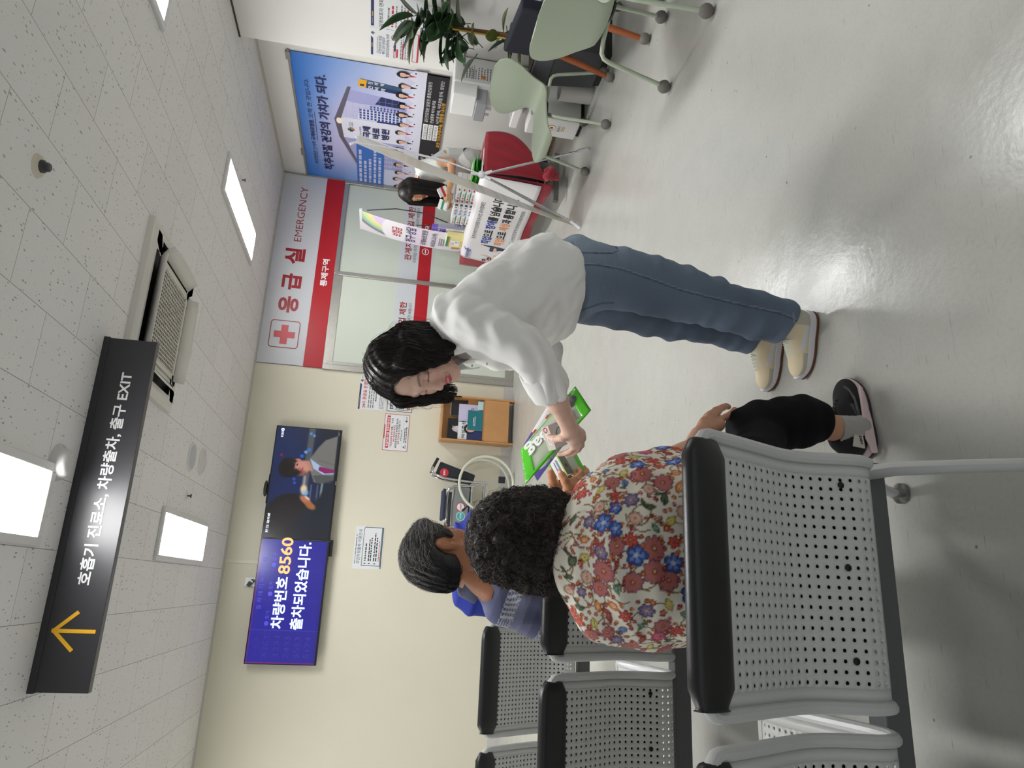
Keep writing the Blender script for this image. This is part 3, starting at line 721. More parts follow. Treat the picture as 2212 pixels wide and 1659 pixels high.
t = thing('sensor_bar', 'black oval webcam sensor sitting on the right television', 'webcam', (.92,7.65,2.545))
MB().box((.77,7.64,2.5455),(1.07,7.67,2.553)).build('stand', m_bezel, t, bevel=.002)
MB().sphere((.92,7.65,2.572),1,24,sc=(.085,.03,.02)).build('body', M('dark grey plastic', (44,44,46), .35), t)
tag(MB().box((.27,7.66,1.832),(.435,7.71,1.8635)).build('set_top_box', m_bezel, bevel=.003), 'small black box under the seam of the two televisions', 'media box')
t = thing('wall_socket', 'white socket box with a black plug above the blue television', 'socket', (0,D,2.54))
MB().box((-.06,D-.03,2.54),(.03,D,2.655)).build('box', M('socket white', (226,226,224), .4), t, bevel=.004)
MB().obox((-.035,D-.05,2.605),(.02,0,-.012),(0,.02,0),(.008,0,.014)).tube([(-.03,D-.06,2.59),(-.02,D-.07,2.565),(.01,D-.065,2.56),(.01,D-.05,2.59),(-.01,D-.05,2.57),(.0,D-.05,2.53)],.004,8).build('plug', M('plug black', (28,28,28), .5), t)

# ================================================================ NOTICES
m_paper = M('notice paper', (224,226,228), .5, spec=.4); m_navy = M('print navy', (38,42,92), .5); m_black = M('print black', (36,36,40), .5)
m_pgrey = M('print grey', (120,122,128), .5); m_pred = M('print red', (190,44,54), .5); m_gold = M('print gold', (196,160,70), .5); m_green = M('print green', (38,140,96), .5); m_orange = M('print orange', (222,130,50), .5)
m_teal = M('print teal', (40,70,84), .5); m_skin = M('print skin', (232,186,164), .55)
INK = [m_navy, m_black, m_pgrey, m_pred, m_gold, m_green, m_orange, m_teal, m_skin, m_whitetext]
NAVY,BLK,GRY,RED,GLD,GRN,ORG,TEL,SKN,WHT = range(10)
class Sheet:
    """a flat print: local coordinates in metres from its lower left corner"""
    def __init__(s, name, label, cat, o, ux, uy, w, h, paper=None, thick=.002, group=None):
        s.o=Vector(o); s.ux=Vector(ux).normalized(); s.uy=Vector(uy).normalized(); s.n=s.ux.cross(s.uy); s.w=w; s.h=h
        s.t = thing(name, label, cat, s.o+s.ux*w/2, 0, group); s.mb = MB(); s.k = 0
        MB().prism([(0,0),(w,0),(w,h),(0,h)], s.o, s.ux, s.uy, s.n*thick).build('paper', paper or m_paper, s.t, smooth=False)
        s.lift = thick+.0006
    def at(s, x, y): 
        s.k += 1; return s.o + s.ux*x + s.uy*y + s.n*(s.lift+.00004*s.k)
    def rect(s, x0, y0, x1, y1, mi): s.mb.poly([(0,0),(x1-x0,0),(x1-x0,y1-y0),(0,y1-y0)], s.at(x0,y0), s.ux, s.uy, mi); return s
    def poly(s, P, mi): s.mb.poly(P, s.at(0,0), s.ux, s.uy, mi); return s
    def disc(s, x, y, rx, ry, mi, a=0.0, n=18):
        c,q=math.cos(a),math.sin(a)
        return s.poly([(x+rx*math.cos(t)*c-ry*math.sin(t)*q, y+rx*math.cos(t)*q+ry*math.sin(t)*c) for t in [2*PI*k/n for k in range(n)]], mi)
    def ring(s, A, B, mi): ringpoly(s.mb, A, B, s.at(0,0), s.ux, s.uy, mi); return s
    def frame(s, x0, y0, x1, y1, t, mi): return s.ring([(x0,y0),(x1,y0),(x1,y1),(x0,y1)],[(x0+t,y0+t),(x1-t,y0+t),(x1-t,y1-t),(x0+t,y1-t)],mi)
    def text(s, body, x, y, h, mi, bold=.01, width=None, align='L'): letter(s.mb, body, s.at(x,y), s.ux, s.uy, h, mi, bold, width, align); return s
    def rows(s, x, y, w, h, n, mi, seed=1, fill=.5): lines(s.mb, s.at(x,y), s.ux, s.uy, w, h, n, mi, seed, fill); return s
    def logo(s, x, y, k):      # pinwheel of four small hooks
        for q,(c,dx,dy) in enumerate(((NAVY,-1,1),(GRN,1,1),(ORG,1,-1),(NAVY,-1,-1))):
            s.rect(x+(dx*.12-.1)*k, y+min(0,dy*.5*k), x+(dx*.12+.1)*k, y+max(0,dy*.5*k), c)
            s.rect(x+min(0,dx*.5*k), y+(dy*.12-.1)*k, x+max(0,dx*.5*k), y+(dy*.12+.1)*k, c)
        return s
    def done(s, name='print', extra=None): 
        s.mb.build(name, INK+(extra or []), s.t, smooth=False); return s.t
yb = D-.001
s = Sheet('notice', 'white notice with red heading, topmost of the notices by the emergency door', 'notice', (1.87,yb,1.43), X_, Z_, .4, .303, group='wall notices')
s.poly([(0,.303),(.3,.303),(.285,.284),(0,.284)], NAVY).rect(.02,.289,.16,.297,GRY).text('24시 응급실 운영안내',.016,.226,.044,RED,.02,.372).logo(.33,.285,.03).rows(.35,.276,.045,.014,2,GRY,4)
s.rows(.02,.13,.36,.075,3,GRY,5,.45).rows(.1,.105,.2,.02,1,BLK,6,.6).rows(.02,.03,.34,.05,3,GRY,7,.4).rect(.0,.022,.4,.0235,GRY); s.done()
s = Sheet('notice', 'white notice framed in dark blue, partly hidden by the standing woman\'s hair', 'notice', (1.87,yb,1.135), X_, Z_, .4, .285, group='wall notices')
s.frame(.003,.003,.397,.282,.006,TEL).rect(.03,.215,.37,.25,NAVY).text('응급의료기관 보안안내',.035,.221,.026,WHT,.02,.33).rows(.03,.09,.34,.1,5,GRY,8,.45)
s.poly([(.03,.062),(.068,.062),(.068,.035),(.049,.02),(.03,.035)],NAVY).poly([(.035,.058),(.063,.058),(.063,.037),(.049,.026),(.035,.037)],ORG).rows(.1,.02,.25,.04,2,GRY,9,.4); s.done()
s = Sheet('notice', 'white notice framed in red, above the wooden magazine cabinet', 'notice', (1.428,yb,1.152), X_, Z_, .417, .277, group='wall notices')
s.frame(.002,.002,.415,.275,.005,RED).poly([(.14,.262),(.29,.262),(.3,.275),(.13,.275)],RED).rect(.03,.213,.395,.247,RED).text('응급의료시설 진료비용안내',.045,.22,.027,WHT,.02,.33)
s.text('「응급의료에 관한 법률」',.045,.178,.024,RED,.015,.235).text('에 따라',.31,.178,.024,BLK,.01,.06).text('24시 응급실',.1,.152,.022,RED,.015,.12).text('에서는',.23,.152,.022,BLK,.01,.06)
s.text('응급의료관리료가 부과되지 않으며',.035,.125,.024,BLK,.015,.33).text('일반 진료비용',.08,.1,.023,RED,.015,.13).text('만 산정됩니다.',.22,.1,.023,BLK,.01,.13)
s.rows(.12,.073,.16,.016,1,GRY,3,.5).rect(.03,.064,.395,.0648,GRY).rows(.1,.018,.2,.036,2,BLK,11,.45).disc(.05,.045,.012,.008,GRN).rows(.03,.02,.05,.014,1,NAVY,2).logo(.345,.035,.026).rows(.36,.025,.04,.02,2,GRY,2); s.done()
s = Sheet('notice', 'white parking exit notice with a dark frame below the televisions', 'notice', (.165,yb,1.318), X_, Z_, .437, .3, group='wall notices')
s.rows(.05,.272,.3,.016,1,GRY,2).rows(.24,.275,.1,.012,1,NAVY,3).text('무인차량출차 이용안내',.05,.232,.04,TEL,.006,.35)
s.ring([(.03,.02),(.43,.02),(.43,.2),(.41,.212),(.03,.212)],[(.036,.026),(.423,.026),(.423,.197),(.408,.207),(.036,.207)],TEL).rect(.006,.008,.43,.018,TEL)
s.rows(.08,.165,.24,.02,1,BLK,4,.6).rows(.08,.11,.25,.04,2,BLK,5,.55).rows(.08,.055,.31,.042,2,BLK,6,.55).rows(.08,.033,.26,.013,1,RED,7,.5)
for yy in (.175,.13,.075): s.disc(.055,yy,.008,.008,GRY).disc(.055,yy+.008,.004,.004,BLK)
s.done()
# notices on the pillar (their print faces the room)
px = PX-.001
s = Sheet('notice', 'large white visitor notice with little figures at the pillar edge, beside the plant', 'notice', (px,4.735,1.388), NY, Z_, .34, .44, group='pillar notices')
s.poly([(.012,.425),(.285,.425),(.3,.403),(.012,.403)],NAVY) if False else s.poly([(.012,.432),(.32,.432),(.3,.408),(.012,.408)],NAVY)
s.rect(.035,.416,.1,.422,GRY).rect(.11,.415,.16,.423,GLD).text('지정보호자 면회수칙',.01,.34,.036,BLK,.008,.36)
s.text('1.',.0,.29,.03,BLK,0,.018).rows(.03,.282,.25,.026,1,GRY,3,.55).rows(.03,.25,.29,.026,1,RED,4,.6).rows(.03,.225,.25,.02,1,GRY,5,.5).text('2.',.0,.19,.03,BLK,0,.018).rows(.03,.185,.26,.022,1,GRY,6).rows(.03,.162,.3,.02,1,GRY,7).rows(.02,.135,.31,.022,1,RED,8,.6).rows(.02,.11,.28,.018,1,GRY,9)
for i in range(4):
    x=.045+.052*i; s.disc(x,.078,.011,.013,GRY).disc(x,.076,.008,.009,SKN).rect(x-.014,.02,x+.014,.062,WHT).frame(x-.014,.02,x+.014,.062,.0012,SKN).rect(x-.015,.002,x+.015,.022,NAVY)
s.done()
s = Sheet('notice', 'white visitor rule notice with a round stamp, beside the blue hospital poster', 'notice', (px,5.058,1.43), NY, Z_, .318, .398, group='pillar notices')
s.poly([(.01,.39),(.3,.39),(.225,.39),(.2,.372),(.01,.372)],NAVY); s.rect(.1,.377,.15,.384,GLD).logo(.26,.375,.03).rows(.04,.335,.18,.01,1,GRY,2)
s.text('지정보호자 방침',.035,.305,.03,NAVY,.004,.2).text('백신 2차 완료자',.035,.275,.03,NAVY,.004,.19).text('코로나검사(PCR) 의무',.006,.243,.03,NAVY,.004,.265)
s.ring([(.24+.033*math.cos(2*PI*k/24),.2+.028*math.sin(2*PI*k/24)) for k in range(24)],[(.24+.029*math.cos(2*PI*k/24),.2+.024*math.sin(2*PI*k/24)) for k in range(24)],RED).rect(.218,.193,.262,.203,RED).rows(.22,.206,.04,.012,2,NAVY,3)
s.rows(.01,.185,.19,.025,2,RED,4,.4).rect(.09,.187,.18,.2,NAVY).rect(.02,.168,.12,.182,RED).rows(.01,.08,.29,.075,4,GRY,5,.4).rows(.01,.12,.2,.02,1,RED,6,.5).rect(.0,.0,.318,.012,RED).frame(0,0,.318,.05,.004,RED); s.done()
s = Sheet('notice', 'small white notice with a red no-entry circle behind the plant leaves', 'notice', (px,4.66,1.228), NY, Z_, .235, .155, group='pillar notices')
s.rect(.02,.138,.155,.152,NAVY).text('출입 제한',.05,.108,.024,BLK,.01,.12).rows(.05,.05,.12,.05,4,GRY,3,.4)
s.ring([(.19+.026*math.cos(2*PI*k/24),.04+.023*math.sin(2*PI*k/24)) for k in range(24)],[(.19+.021*math.cos(2*PI*k/24),.04+.018*math.sin(2*PI*k/24)) for k in range(24)],RED).rect(.18,.026,.2,.054,BLK).rows(.1,.01,.12,.02,2,RED,5,.4); s.done()

# ================================================================ THE BIG HOSPITAL POSTER
m_printed = M('printed poster', (0,0,0), .42, spec=.4, attr='print')
PW, PH_ = 2.07, 1.49       # poster runs from y=7.73 (left) to y=5.66
pz = 1.115
def sky(U,V):
    img = canvas(U,(206,212,236)); t = np.clip((V-.3)/.7,0,1)
    img = img*(1-t[...,None]) + np.array((40,110,204.))*t[...,None]
    g = np.exp(-(((U-.48)/.42)**2+((V-.62)/.28)**2)); blend(img, g*.85, (222,204,226)); g = np.exp(-(((U-.3)/.25)**2+((V-.8)/.12)**2)); blend(img, g*.5, (206,196,228))
    blend(img, soft(U-.05,.35)*.45*(V>.4), (50,116,208)); blend(img, soft(V-.36,.25)*.9, (214,214,236))
    blend(img, soft(V-.145,.003), (34,34,40)); return img
t = thing('hospital_poster', 'big blue hospital banner poster hanging on the right wall', 'poster', (WX,6.7,pz))
px0 = WX-.012
picture('backing', sky, (px0,7.725,pz), (0,-PW,0), (0,0,PH_), 110, 80, m_printed, t)
MB().box((WX-.011,5.66,pz),(WX-.001,7.725,pz+PH_)).build('board', M('poster edge', (120,116,112), .6), t, smooth=False)
MB().box((WX-.022,5.645,pz+PH_-.004),(WX-.001,7.715,pz+PH_+.02)).box((WX-.03,5.66,pz+PH_-.01),(WX-.001,5.76,pz+PH_+.035)).box((WX-.03,7.2,pz+PH_-.01),(WX-.001,7.3,pz+PH_+.035)).build('hanger_rail', M('hanger aluminium', (150,146,142), .4, metal=.5), t, bevel=.002)
class Flat(Sheet):
    def __init__(s, o, ux, uy, parent): s.o=Vector(o); s.ux=Vector(ux).normalized(); s.uy=Vector(uy).normalized(); s.n=s.ux.cross(s.uy); s.mb=MB(); s.t=parent; s.lift=.0008; s.k=0
q = Flat((px0,7.725,pz), NY, Z_, t)
m_b1=M('print stone',(98,94,108),.45); m_b2=M('print curtain wall',(164,166,212),.4); m_b3=M('print curtain wall pale',(196,196,226),.4); m_b4=M('print window blue',(48,74,150),.4); m_b5=M('print panel blue',(48,104,186),.4); m_b6=M('print haze white',(226,226,240),.4); m_b7=M('print dark glass',(34,46,96),.4); m_b8=M('print yellow',(232,172,40),.4); m_b9=M('print steel blue',(52,84,112),.4); m_b10=M('print flare',(255,240,214),.4); m_b11=M('print hair',(24,20,24),.5)
EX=[m_b1,m_b2,m_b3,m_b4,m_b5,m_b6,m_b7,m_b8,m_b9,m_b10,m_b11]; B=len(INK); ST,CW,CP,WB,PB,HZ,DG,YL,SB,FL,HR=range(B,B+11)
def Y(y): return 7.725-y
def Zz(z): return z-pz
# building: roof band, glass faces, white sign block
q.poly([(Y(7.38),Zz(2.03)),(Y(6.86),Zz(2.2)),(Y(6.86),Zz(1.5)),(Y(7.38),Zz(1.5))],CW)
q.poly([(Y(6.86),Zz(2.19)),(Y(6.515),Zz(2.19)),(Y(6.515),Zz(1.5)),(Y(6.86),Zz(1.5))],HZ)
q.poly([(Y(6.515),Zz(2.18)),(Y(6.06),Zz(2.06)),(Y(6.14),Zz(1.5)),(Y(6.515),Zz(1.5))],CP)
q.poly([(Y(6.24),Zz(2.11)),(Y(6.06),Zz(2.06)),(Y(6.14),Zz(1.5)),(Y(6.27),Zz(1.5))],CW)
q.poly([(Y(6.23),Zz(1.82)),(Y(6.1),Zz(1.76)),(Y(6.13),Zz(1.52)),(Y(6.24),Zz(1.52))],DG)
for i in range(9): q.rect(Y(6.515),Zz(2.11-.066*i),Y(6.1),Zz(2.112-.066*i),CW)
for i in range(7): q.rect(Y(7.36),Zz(1.98-.07*i),Y(6.87),Zz(1.983-.07*i),CP)
for i in range(5): q.rect(Y(6.46-.07*i),Zz(1.55),Y(6.457-.07*i),Zz(2.08),CW)
for i in range(6): q.rect(Y(7.3-.075*i),Zz(1.55),Y(7.297-.075*i),Zz(2.0+.02*i),CP)
q.poly([(Y(7.4),Zz(2.0)),(Y(6.86),Zz(2.2)),(Y(6.56),Zz(2.24)),(Y(6.02),Zz(2.09)),(Y(6.02),Zz(2.055)),(Y(6.56),Zz(2.175)),(Y(6.86),Zz(2.15)),(Y(7.4),Zz(1.97))],ST)
q.disc(Y(6.58),Zz(2.19),.05,.03,FL)
q.poly([(Y(6.5),Zz(2.0)),(Y(6.33),Zz(1.97)),(Y(6.33),Zz(1.5)),(Y(6.5),Zz(1.5))],HZ)
for i in range(12):
    for j in range(4): q.rect(Y(6.49)+.042*j,Zz(1.955-.038*i),Y(6.49)+.042*j+.032,Zz(1.978-.038*i),WB)
q.poly([(Y(6.515),Zz(1.8)),(Y(6.49),Zz(1.8)),(Y(6.49),Zz(1.5)),(Y(6.515),Zz(1.5))],DG)
for i in range(9):
    for j in range(2): q.rect(Y(6.32)+.034*j,Zz(1.85-.034*i),Y(6.32)+.034*j+.022,Zz(1.868-.034*i),WB)
for i in range(8):
    for j in range(5): q.rect(Y(7.32)+.09*j,Zz(1.7-.028*i),Y(7.32)+.09*j+.03,Zz(1.715-.028*i),CP)
# station pillar sign
q.poly([(Y(5.985),Zz(1.985)),(Y(5.93),Zz(1.985)),(Y(5.965),Zz(1.56)),(Y(6.02),Zz(1.56))],DG).poly([(Y(5.93),Zz(1.985)),(Y(5.875),Zz(1.965)),(Y(5.915),Zz(1.57)),(Y(5.965),Zz(1.56))],SB)
q.poly([(Y(5.985),Zz(1.985)),(Y(5.93),Zz(1.985)),(Y(5.938),Zz(1.905)),(Y(5.993),Zz(1.905))],YL).poly([(Y(5.93),Zz(1.985)),(Y(5.875),Zz(1.965)),(Y(5.882),Zz(1.895)),(Y(5.938),Zz(1.905))],YL)
q.rect(Y(5.972),Zz(1.925),Y(5.945),Zz(1.965),BLK)
for i,ch in enumerate('간석역'):
    q.text(ch,Y(5.998-.006*-i),Zz(1.845-.062*i),.05,WHT,.02,.045); q.text(ch,Y(5.93),Zz(1.848-.058*i),.045,WHT,.02,.036)
# lettering
q.text('바로병원은 간석역',Y(7.44),Zz(2.46),.052,NAVY,0,.42).text('국제바로병원,',Y(6.99),Zz(2.46),.055,NAVY,.018,.36).text('오직 한 곳입니다.',Y(6.6),Zz(2.46),.055,NAVY,0,.6).rect(Y(6.99),Zz(2.437),Y(6.5),Zz(2.441),NAVY)
q.text('척추관절 건강의 가치가 되다.',Y(7.54),Zz(2.3),.115,NAVY,.03,1.63)
q.logo(Y(6.7),Zz(2.07),.07).rows(Y(6.64),Zz(2.045),.09,.05,3,GRY,3,.4).text('since2009',Y(6.78),Zz(1.965),.028,GRY,0,.15)
for i,w_ in enumerate(('국제','바로','병원')): q.text(w_,Y(6.8),Zz(1.875-.1*i),.086,NAVY,.035,.19)
q.rect(Y(7.725),Zz(1.715),Y(6.94),Zz(2.02),PB)
for i in range(5): q.rows(Y(7.69),Zz(1.955-.055*i),.68-.09*(i%3),.042,1,CP,20+i,.7)
# the medical team: thirteen white-coated figures in a row
rnd = random.Random(5)
for i in range(14):
    y_ = 7.7-.152*i-(.01 if i%2 else 0); x = Y(y_); z = Zz(1.545+(.012 if i%2 else -.006)-(.0 if i<10 else -.01)); w_=.075 if i%2 else .07
    q.poly([(x-.085,0.216),(x-.08,z-.115),(x-.03,z-.075),(x+.03,z-.075),(x+.08,z-.115),(x+.085,0.216)],HZ)
    q.poly([(x-.018,z-.07),(x+.018,z-.07),(x,z-.14)],RED if i%3 else BLK)
    fem = i in (9,11,13)
    if fem: q.disc(x,z-.01,.044,.062,HR)
    q.disc(x,z-.045,.014,.03,SKN).disc(x,z+.012,.036,.037,HR).disc(x,z-.006,.028,.038,SKN)
    q.poly([(x-.03,z+.012),(x-.02,z+.035),(x+.022,z+.034),(x+.031,z+.01),(x+.012,z+.02),(x-.01,z+.018)],HR)
    q.rect(x-.016,z-.004,x-.006,z-.001,HR).rect(x+.006,z-.004,x+.016,z-.001,HR).rect(x-.008,z-.026,x+.008,z-.023,RED)
    q.disc(x+.045,z-.13,.01,.008,NAVY)
# the black strip
q.rect(0,0,PW,.216,BLK)
for i,(w1,x1,w2,x2) in enumerate((('수족부 스포츠 손상',Y(7.08),'공단건강검진 암검진 종합건강검진',Y(6.37)),('고관절무혈성괴사',Y(7.02),'만성통증 비수술치료',Y(6.37)),('갑상선진단',Y(6.98),'뇌신경 판독, 척추관절 판독, 암진단',Y(6.37)))):
    q.text(w1,x1-.35,.162-.058*i,.04,WHT,.004,.42).text(w2,x2,.162-.058*i,.04,WHT,.004,(.62,.36,.66)[i])
for i,w_ in enumerate(('건강검진센터','마취통증의학과','영상의학과')): q.rect(Y(6.67),.155-.056*i,Y(6.4),.203-.056*i,WHT).text(w_,Y(6.655),.164-.056*i,.032,BLK,.005,.24)
q.text('로봇 인공관절수술, 양방향 내시경',Y(6.78),.006,.042,GLD if False else YL,.02,.75).text('관절센터 · 척추센터 · 수지접합',Y(7.6),.03,.035,WHT,.004,.6)
q.done('print', EX)
# ================================================================ BEAM SEATING
WORLD[0] = False
m_chair = M('grey powder coat', (200,201,198), .42, spec=.45, bump=(500,.05,.0006)); m_tube = M('light grey tube', (196,197,196), .35, spec=.5)
m_pad = M('black vinyl pad', (22,22,24), .38, spec=.5, bump=(220,.18,.001)); m_beam = M('dark grey beam', (92,93,94), .45); m_screw = M('screw head', (40,39,38), .35, metal=.7)
m_glide = M('glide metal', (140,140,138), .3, metal=.8)
PROF = [(-.005,.846),(.031,.772),(.065,.706),(.105,.633),(.138,.565),(.146,.505),(.140,.456),(.133,.405),(.150,.362),(.20,.340),(.28,.350),(.38,.375),(.48,.395),(.56,.402),(.60,.392)]
def resample(P, n):
    P=np.array(P,float)
    t=np.arange(len(P)); T=np.linspace(0,len(P)-1,400); Q=np.zeros((400,P.shape[1]))
    for i,x in enumerate(T):      # Catmull-Rom
        k=min(int(x),len(P)-2); u=x-k; p0=P[max(k-1,0)];p1=P[k];p2=P[k+1];p3=P[min(k+2,len(P)-1)]
        Q[i]=.5*((2*p1)+(-p0+p2)*u+(2*p0-5*p1+4*p2-p3)*u*u+(-p0+3*p1-3*p2+p3)*u**3)
    L=np.concatenate([[0],np.cumsum(np.linalg.norm(np.diff(Q,axis=0),axis=1))]); s=np.linspace(0,L[-1],n)
    return np.stack([np.interp(s,L,Q[:,k]) for k in range(P.shape[1])],1), L[-1]
CURVE, CLEN = resample(PROF, 600)
def prof_at(s):       # s in metres along the curve
    i=np.clip(s/CLEN*599,0,599); return np.array([np.interp(i,np.arange(600),CURVE[:,0]),np.interp(i,np.arange(600),CURVE[:,1])])
HW = .233
def seat_shell(cx):
    mb=MB(); nx=21; pitch=2*(HW-.022)/nx; s0=.085; ny=int((CLEN-.03-s0)/.0212); py=(CLEN-.02-s0)/ny; r=.0041
    def P(x,s): y,z=prof_at(s); return (cx+x,y,z)
    x0=-HW+.022
    # solid margins
    def strip(xa,xb,sa,sb,nxs,nys): mb.grid(lambda u,v:P(xa+(xb-xa)*u,sa+(sb-sa)*v),nxs,nys)
    strip(-HW,x0,0.01,CLEN,1,46); strip(-x0,HW,0.01,CLEN,1,46); strip(x0,-x0,0.01,s0,6,6); strip(x0,-x0,CLEN-.02,CLEN,6,2)
    for j in range(ny):
        for i in range(nx):
            xc=x0+pitch*(i+.5); sc=s0+py*(j+.5); a=pitch/2; b=py/2
            out=[(-a,-b),(0,-b),(a,-b),(a,0),(a,b),(0,b),(-a,b),(-a,0)]
            inn=[(r*math.cos(t),r*math.sin(t)) for t in [math.radians(-135+45*k) for k in range(8)]]
            n=len(mb.v); mb.v+=[P(xc+p[0],sc+p[1]) for p in out]+[P(xc+p[0],sc+p[1]) for p in inn]
            mb.f+=[(n+k,n+(k+1)%8,n+8+(k+1)%8,n+8+k) for k in range(8)]; mb.mi+=[0]*8
    key={}; re_=[]; nv=[]
    for p in mb.v:                      # weld the cells
        q=(round(p[0],5),round(p[1],5),round(p[2],5))
        if q not in key: key[q]=len(nv); nv.append(p)
        re_.append(key[q])
    mb.v=nv; mb.f=[tuple(re_[i] for i in f) for f in mb.f]
    return mb
def pad_mb(cx):
    mb=MB(); n=20; S=np.linspace(-.236,.236,15)
    for x in S:
        e=1-max(0,(abs(x)-.222)/.014)**2*.35
        for k in range(n):
            a=2*PI*k/n; y0,z0=prof_at(.045); ca,sa=math.cos(a),math.sin(a)
            u=math.copysign(abs(ca)**.7,ca)*.024*e; v=math.copysign(abs(sa)**.75,sa)*.05*e     # across, along the lean
            mb.v.append((cx+x, y0+u*.9-v*.42*1.0+.0, z0+v*.91+u*.38+.006))
    m=len(S)
    for i in range(m-1):
        for k in range(n): mb.f.append((i*n+k,i*n+(k+1)%n,(i+1)*n+(k+1)%n,(i+1)*n+k))
    mb.f+=[tuple(range(n)),tuple((m-1)*n+k for k in range(n))][:2]; mb.mi=[0]*len(mb.f)
    return mb
def side_tube(cx):
    pts=[]
    R=[(prof_at(s)[0],prof_at(s)[1]) for s in np.linspace(.055,CLEN-.02,34)]
    y0,z0=prof_at(.03)
    right=[(cx+.20,y0,z0+.004),(cx+.228,y0,z0+.003),(cx+.243,R[0][0]-.004,R[0][1]+.012)]+[(cx+.246,y,z) for y,z in R]
    yf,zf=R[-1]
    right+=[(cx+.235,yf+.018,zf-.006),(cx+.2,yf+.024,zf-.012)]
    left=[(2*cx-x,y,z) for x,y,z in right][::-1]
    return MB().tube(right+left,.0132,10,caps=True)
def bench(name, label, x, ytop, centers, legs):
    t=thing(name,label,'waiting bench',(x,ytop,0),0,'perforated grey beam seats')
    return t
def fill_bench(t, offs, legs):
    for cx in offs:
        sh=seat_shell(cx).build('seat_shell',m_chair,t,solid=.0035,angle=60)
        hole_shade=MB().grid(lambda u,v:(cx-HW+.008+(2*HW-.016)*u,prof_at(.075+.41*v)[0]+.0065,prof_at(.075+.41*v)[1]+.002),2,24).build('backing',M('painted hole shade',(20,20,20),.8),sh,solid=.0015)  # black sheet added so the perforations look dark, like shade behind them
        for sx,sq in ((-.16,.44),(.02,.44),(.19,.44)):
            y,z=prof_at(sq); MB().sphere((cx+sx,y-.003,z),.0075,10,sc=(1,.5,1)).build('screw',m_screw,sh)
        side_tube(cx).build('side_frame',m_tube,t)
        pad_mb(cx).build('headrest_pad',m_pad,t,bevel=.006,angle=80)
    a,b=min(offs)-.3,max(offs)+.27
    MB().box((a,.245,.245),(b,.305,.305)).build('beam',m_beam,t,bevel=.004)
    for lx in legs:
        mb=MB()
        mb.tube([(lx,.30,.30),(lx,.18,.27),(lx,.10,.17),(lx,.02,.05),(lx,-.02,.012)],[.024,.022,.02,.019,.019],12,flat=.75)
        mb.tube([(lx,.26,.29),(lx,.36,.2),(lx,.45,.09),(lx,.49,.03)],[.022,.02,.018,.016],12,flat=.75)
        lg=mb.build('leg',m_tube,t)
        MB().lathe((lx,-.02,0),[(0,0),(.026,0),(.026,.012),(.014,.02),(0,.02)],20).build('foot_glide',m_glide,lg)
        MB().lathe((lx,.49,0),[(0,0),(.028,0),(.028,.012),(.016,.018),(.014,.034),(0,.034)],20).build('foot_glide',m_glide,lg)
b1=bench('beam_bench','grey perforated waiting bench nearest the camera, holding the woman in the floral shirt',.056,1.20,None,None)
fill_bench(b1,[0,-.55,-1.1],[.245,-1.36])
def bench_copy(x,y,label):
    c=copy_tree(b1); c.location=(x,y,0); c['label']=label; return c
bench_copy(.05,2.30,'grey perforated waiting bench in the middle, holding the grey-haired man')
bench_copy(.15,3.53,'grey perforated waiting bench farthest from the camera, nearest the televisions')

# ================================================================ SAGE SHELL CHAIRS
m_sage=M('sage green shell',(158,168,148),.45,spec=.4,bump=(300,.06,.001)); m_sagel=M('sage green leg',(168,178,158),.4); m_felt=M('grey felt cap',(112,108,104),.95,bump=(160,.5,.004)); m_hub=M('black plastic hub',(28,28,28),.5)
def shell_chair(label):
    t=thing('shell_chair',label,'chair',(0,0,0),0,'sage green shell chairs')
    # side profile: (y,z,half width, edge lift)
    pr=[(.292,.395,.09,.0),(.297,.425,.165,.0),(.272,.456,.212,.004),(.12,.462,.238,.014),(.0,.452,.232,.02),(-.10,.452,.19,.024),(-.165,.468,.155,.024),(-.205,.51,.145,.02),(-.225,.57,.17,.02),(-.24,.64,.225,.03),(-.255,.70,.262,.042),(-.272,.76,.268,.046),(-.288,.81,.235,.038),(-.298,.838,.17,.022),(-.303,.85,.09,.01)]
    Q,_=resample(pr,60)
    def fn(u,v):
        i=v*59; y=np.interp(i,range(60),Q[:,0]); z=np.interp(i,range(60),Q[:,1]); w=np.interp(i,range(60),Q[:,2]); l=np.interp(i,range(60),Q[:,3])
        s=(u-.5)*2; k=s*s*l
        back=min(max((v-.45)/.2,0),1)
        return (s*w, y+k*back*1.2, z+k*(1-back))
    mb=MB().grid(fn,18,59); mb.build('shell',m_sage,t,solid=.011,angle=80,bevel=.003,seg=2)
    MB().lathe((0,-.0,.425),[(0,0),(.10,0),(.11,.012),(.1,.024),(0,.024)],24).build('seat_hub',m_hub,t)
    for sx,sy in ((1,1),(-1,1),(1,-1),(-1,-1)):
        pts=[(sx*.05,sy*.05,.43),(sx*.15,sy*.13,.434),(sx*.19,sy*.175,.43),(sx*.205,sy*.195,.412),(sx*.213,sy*.205,.38),(sx*.265,sy*.25,.05)]
        lg=MB().tube(pts,.0125,10).build('leg',m_sagel,t)
        MB().sphere((sx*.268,sy*.252,.037),.037,16,sc=(1,1,1)).build('felt_cap',m_felt,lg)
    return t
c1=shell_chair('sage green shell chair standing between the draped table and the dark planter'); c1.location=(3.52,4.49,0); c1.rotation_euler=(0,0,math.radians(96))
c2=copy_tree(c1); c2['label']='sage green shell chair nearest the camera, cropped by the picture edge'; c2.location=(3.04,2.88,0); c2.rotation_euler=(0,0,math.radians(-88))

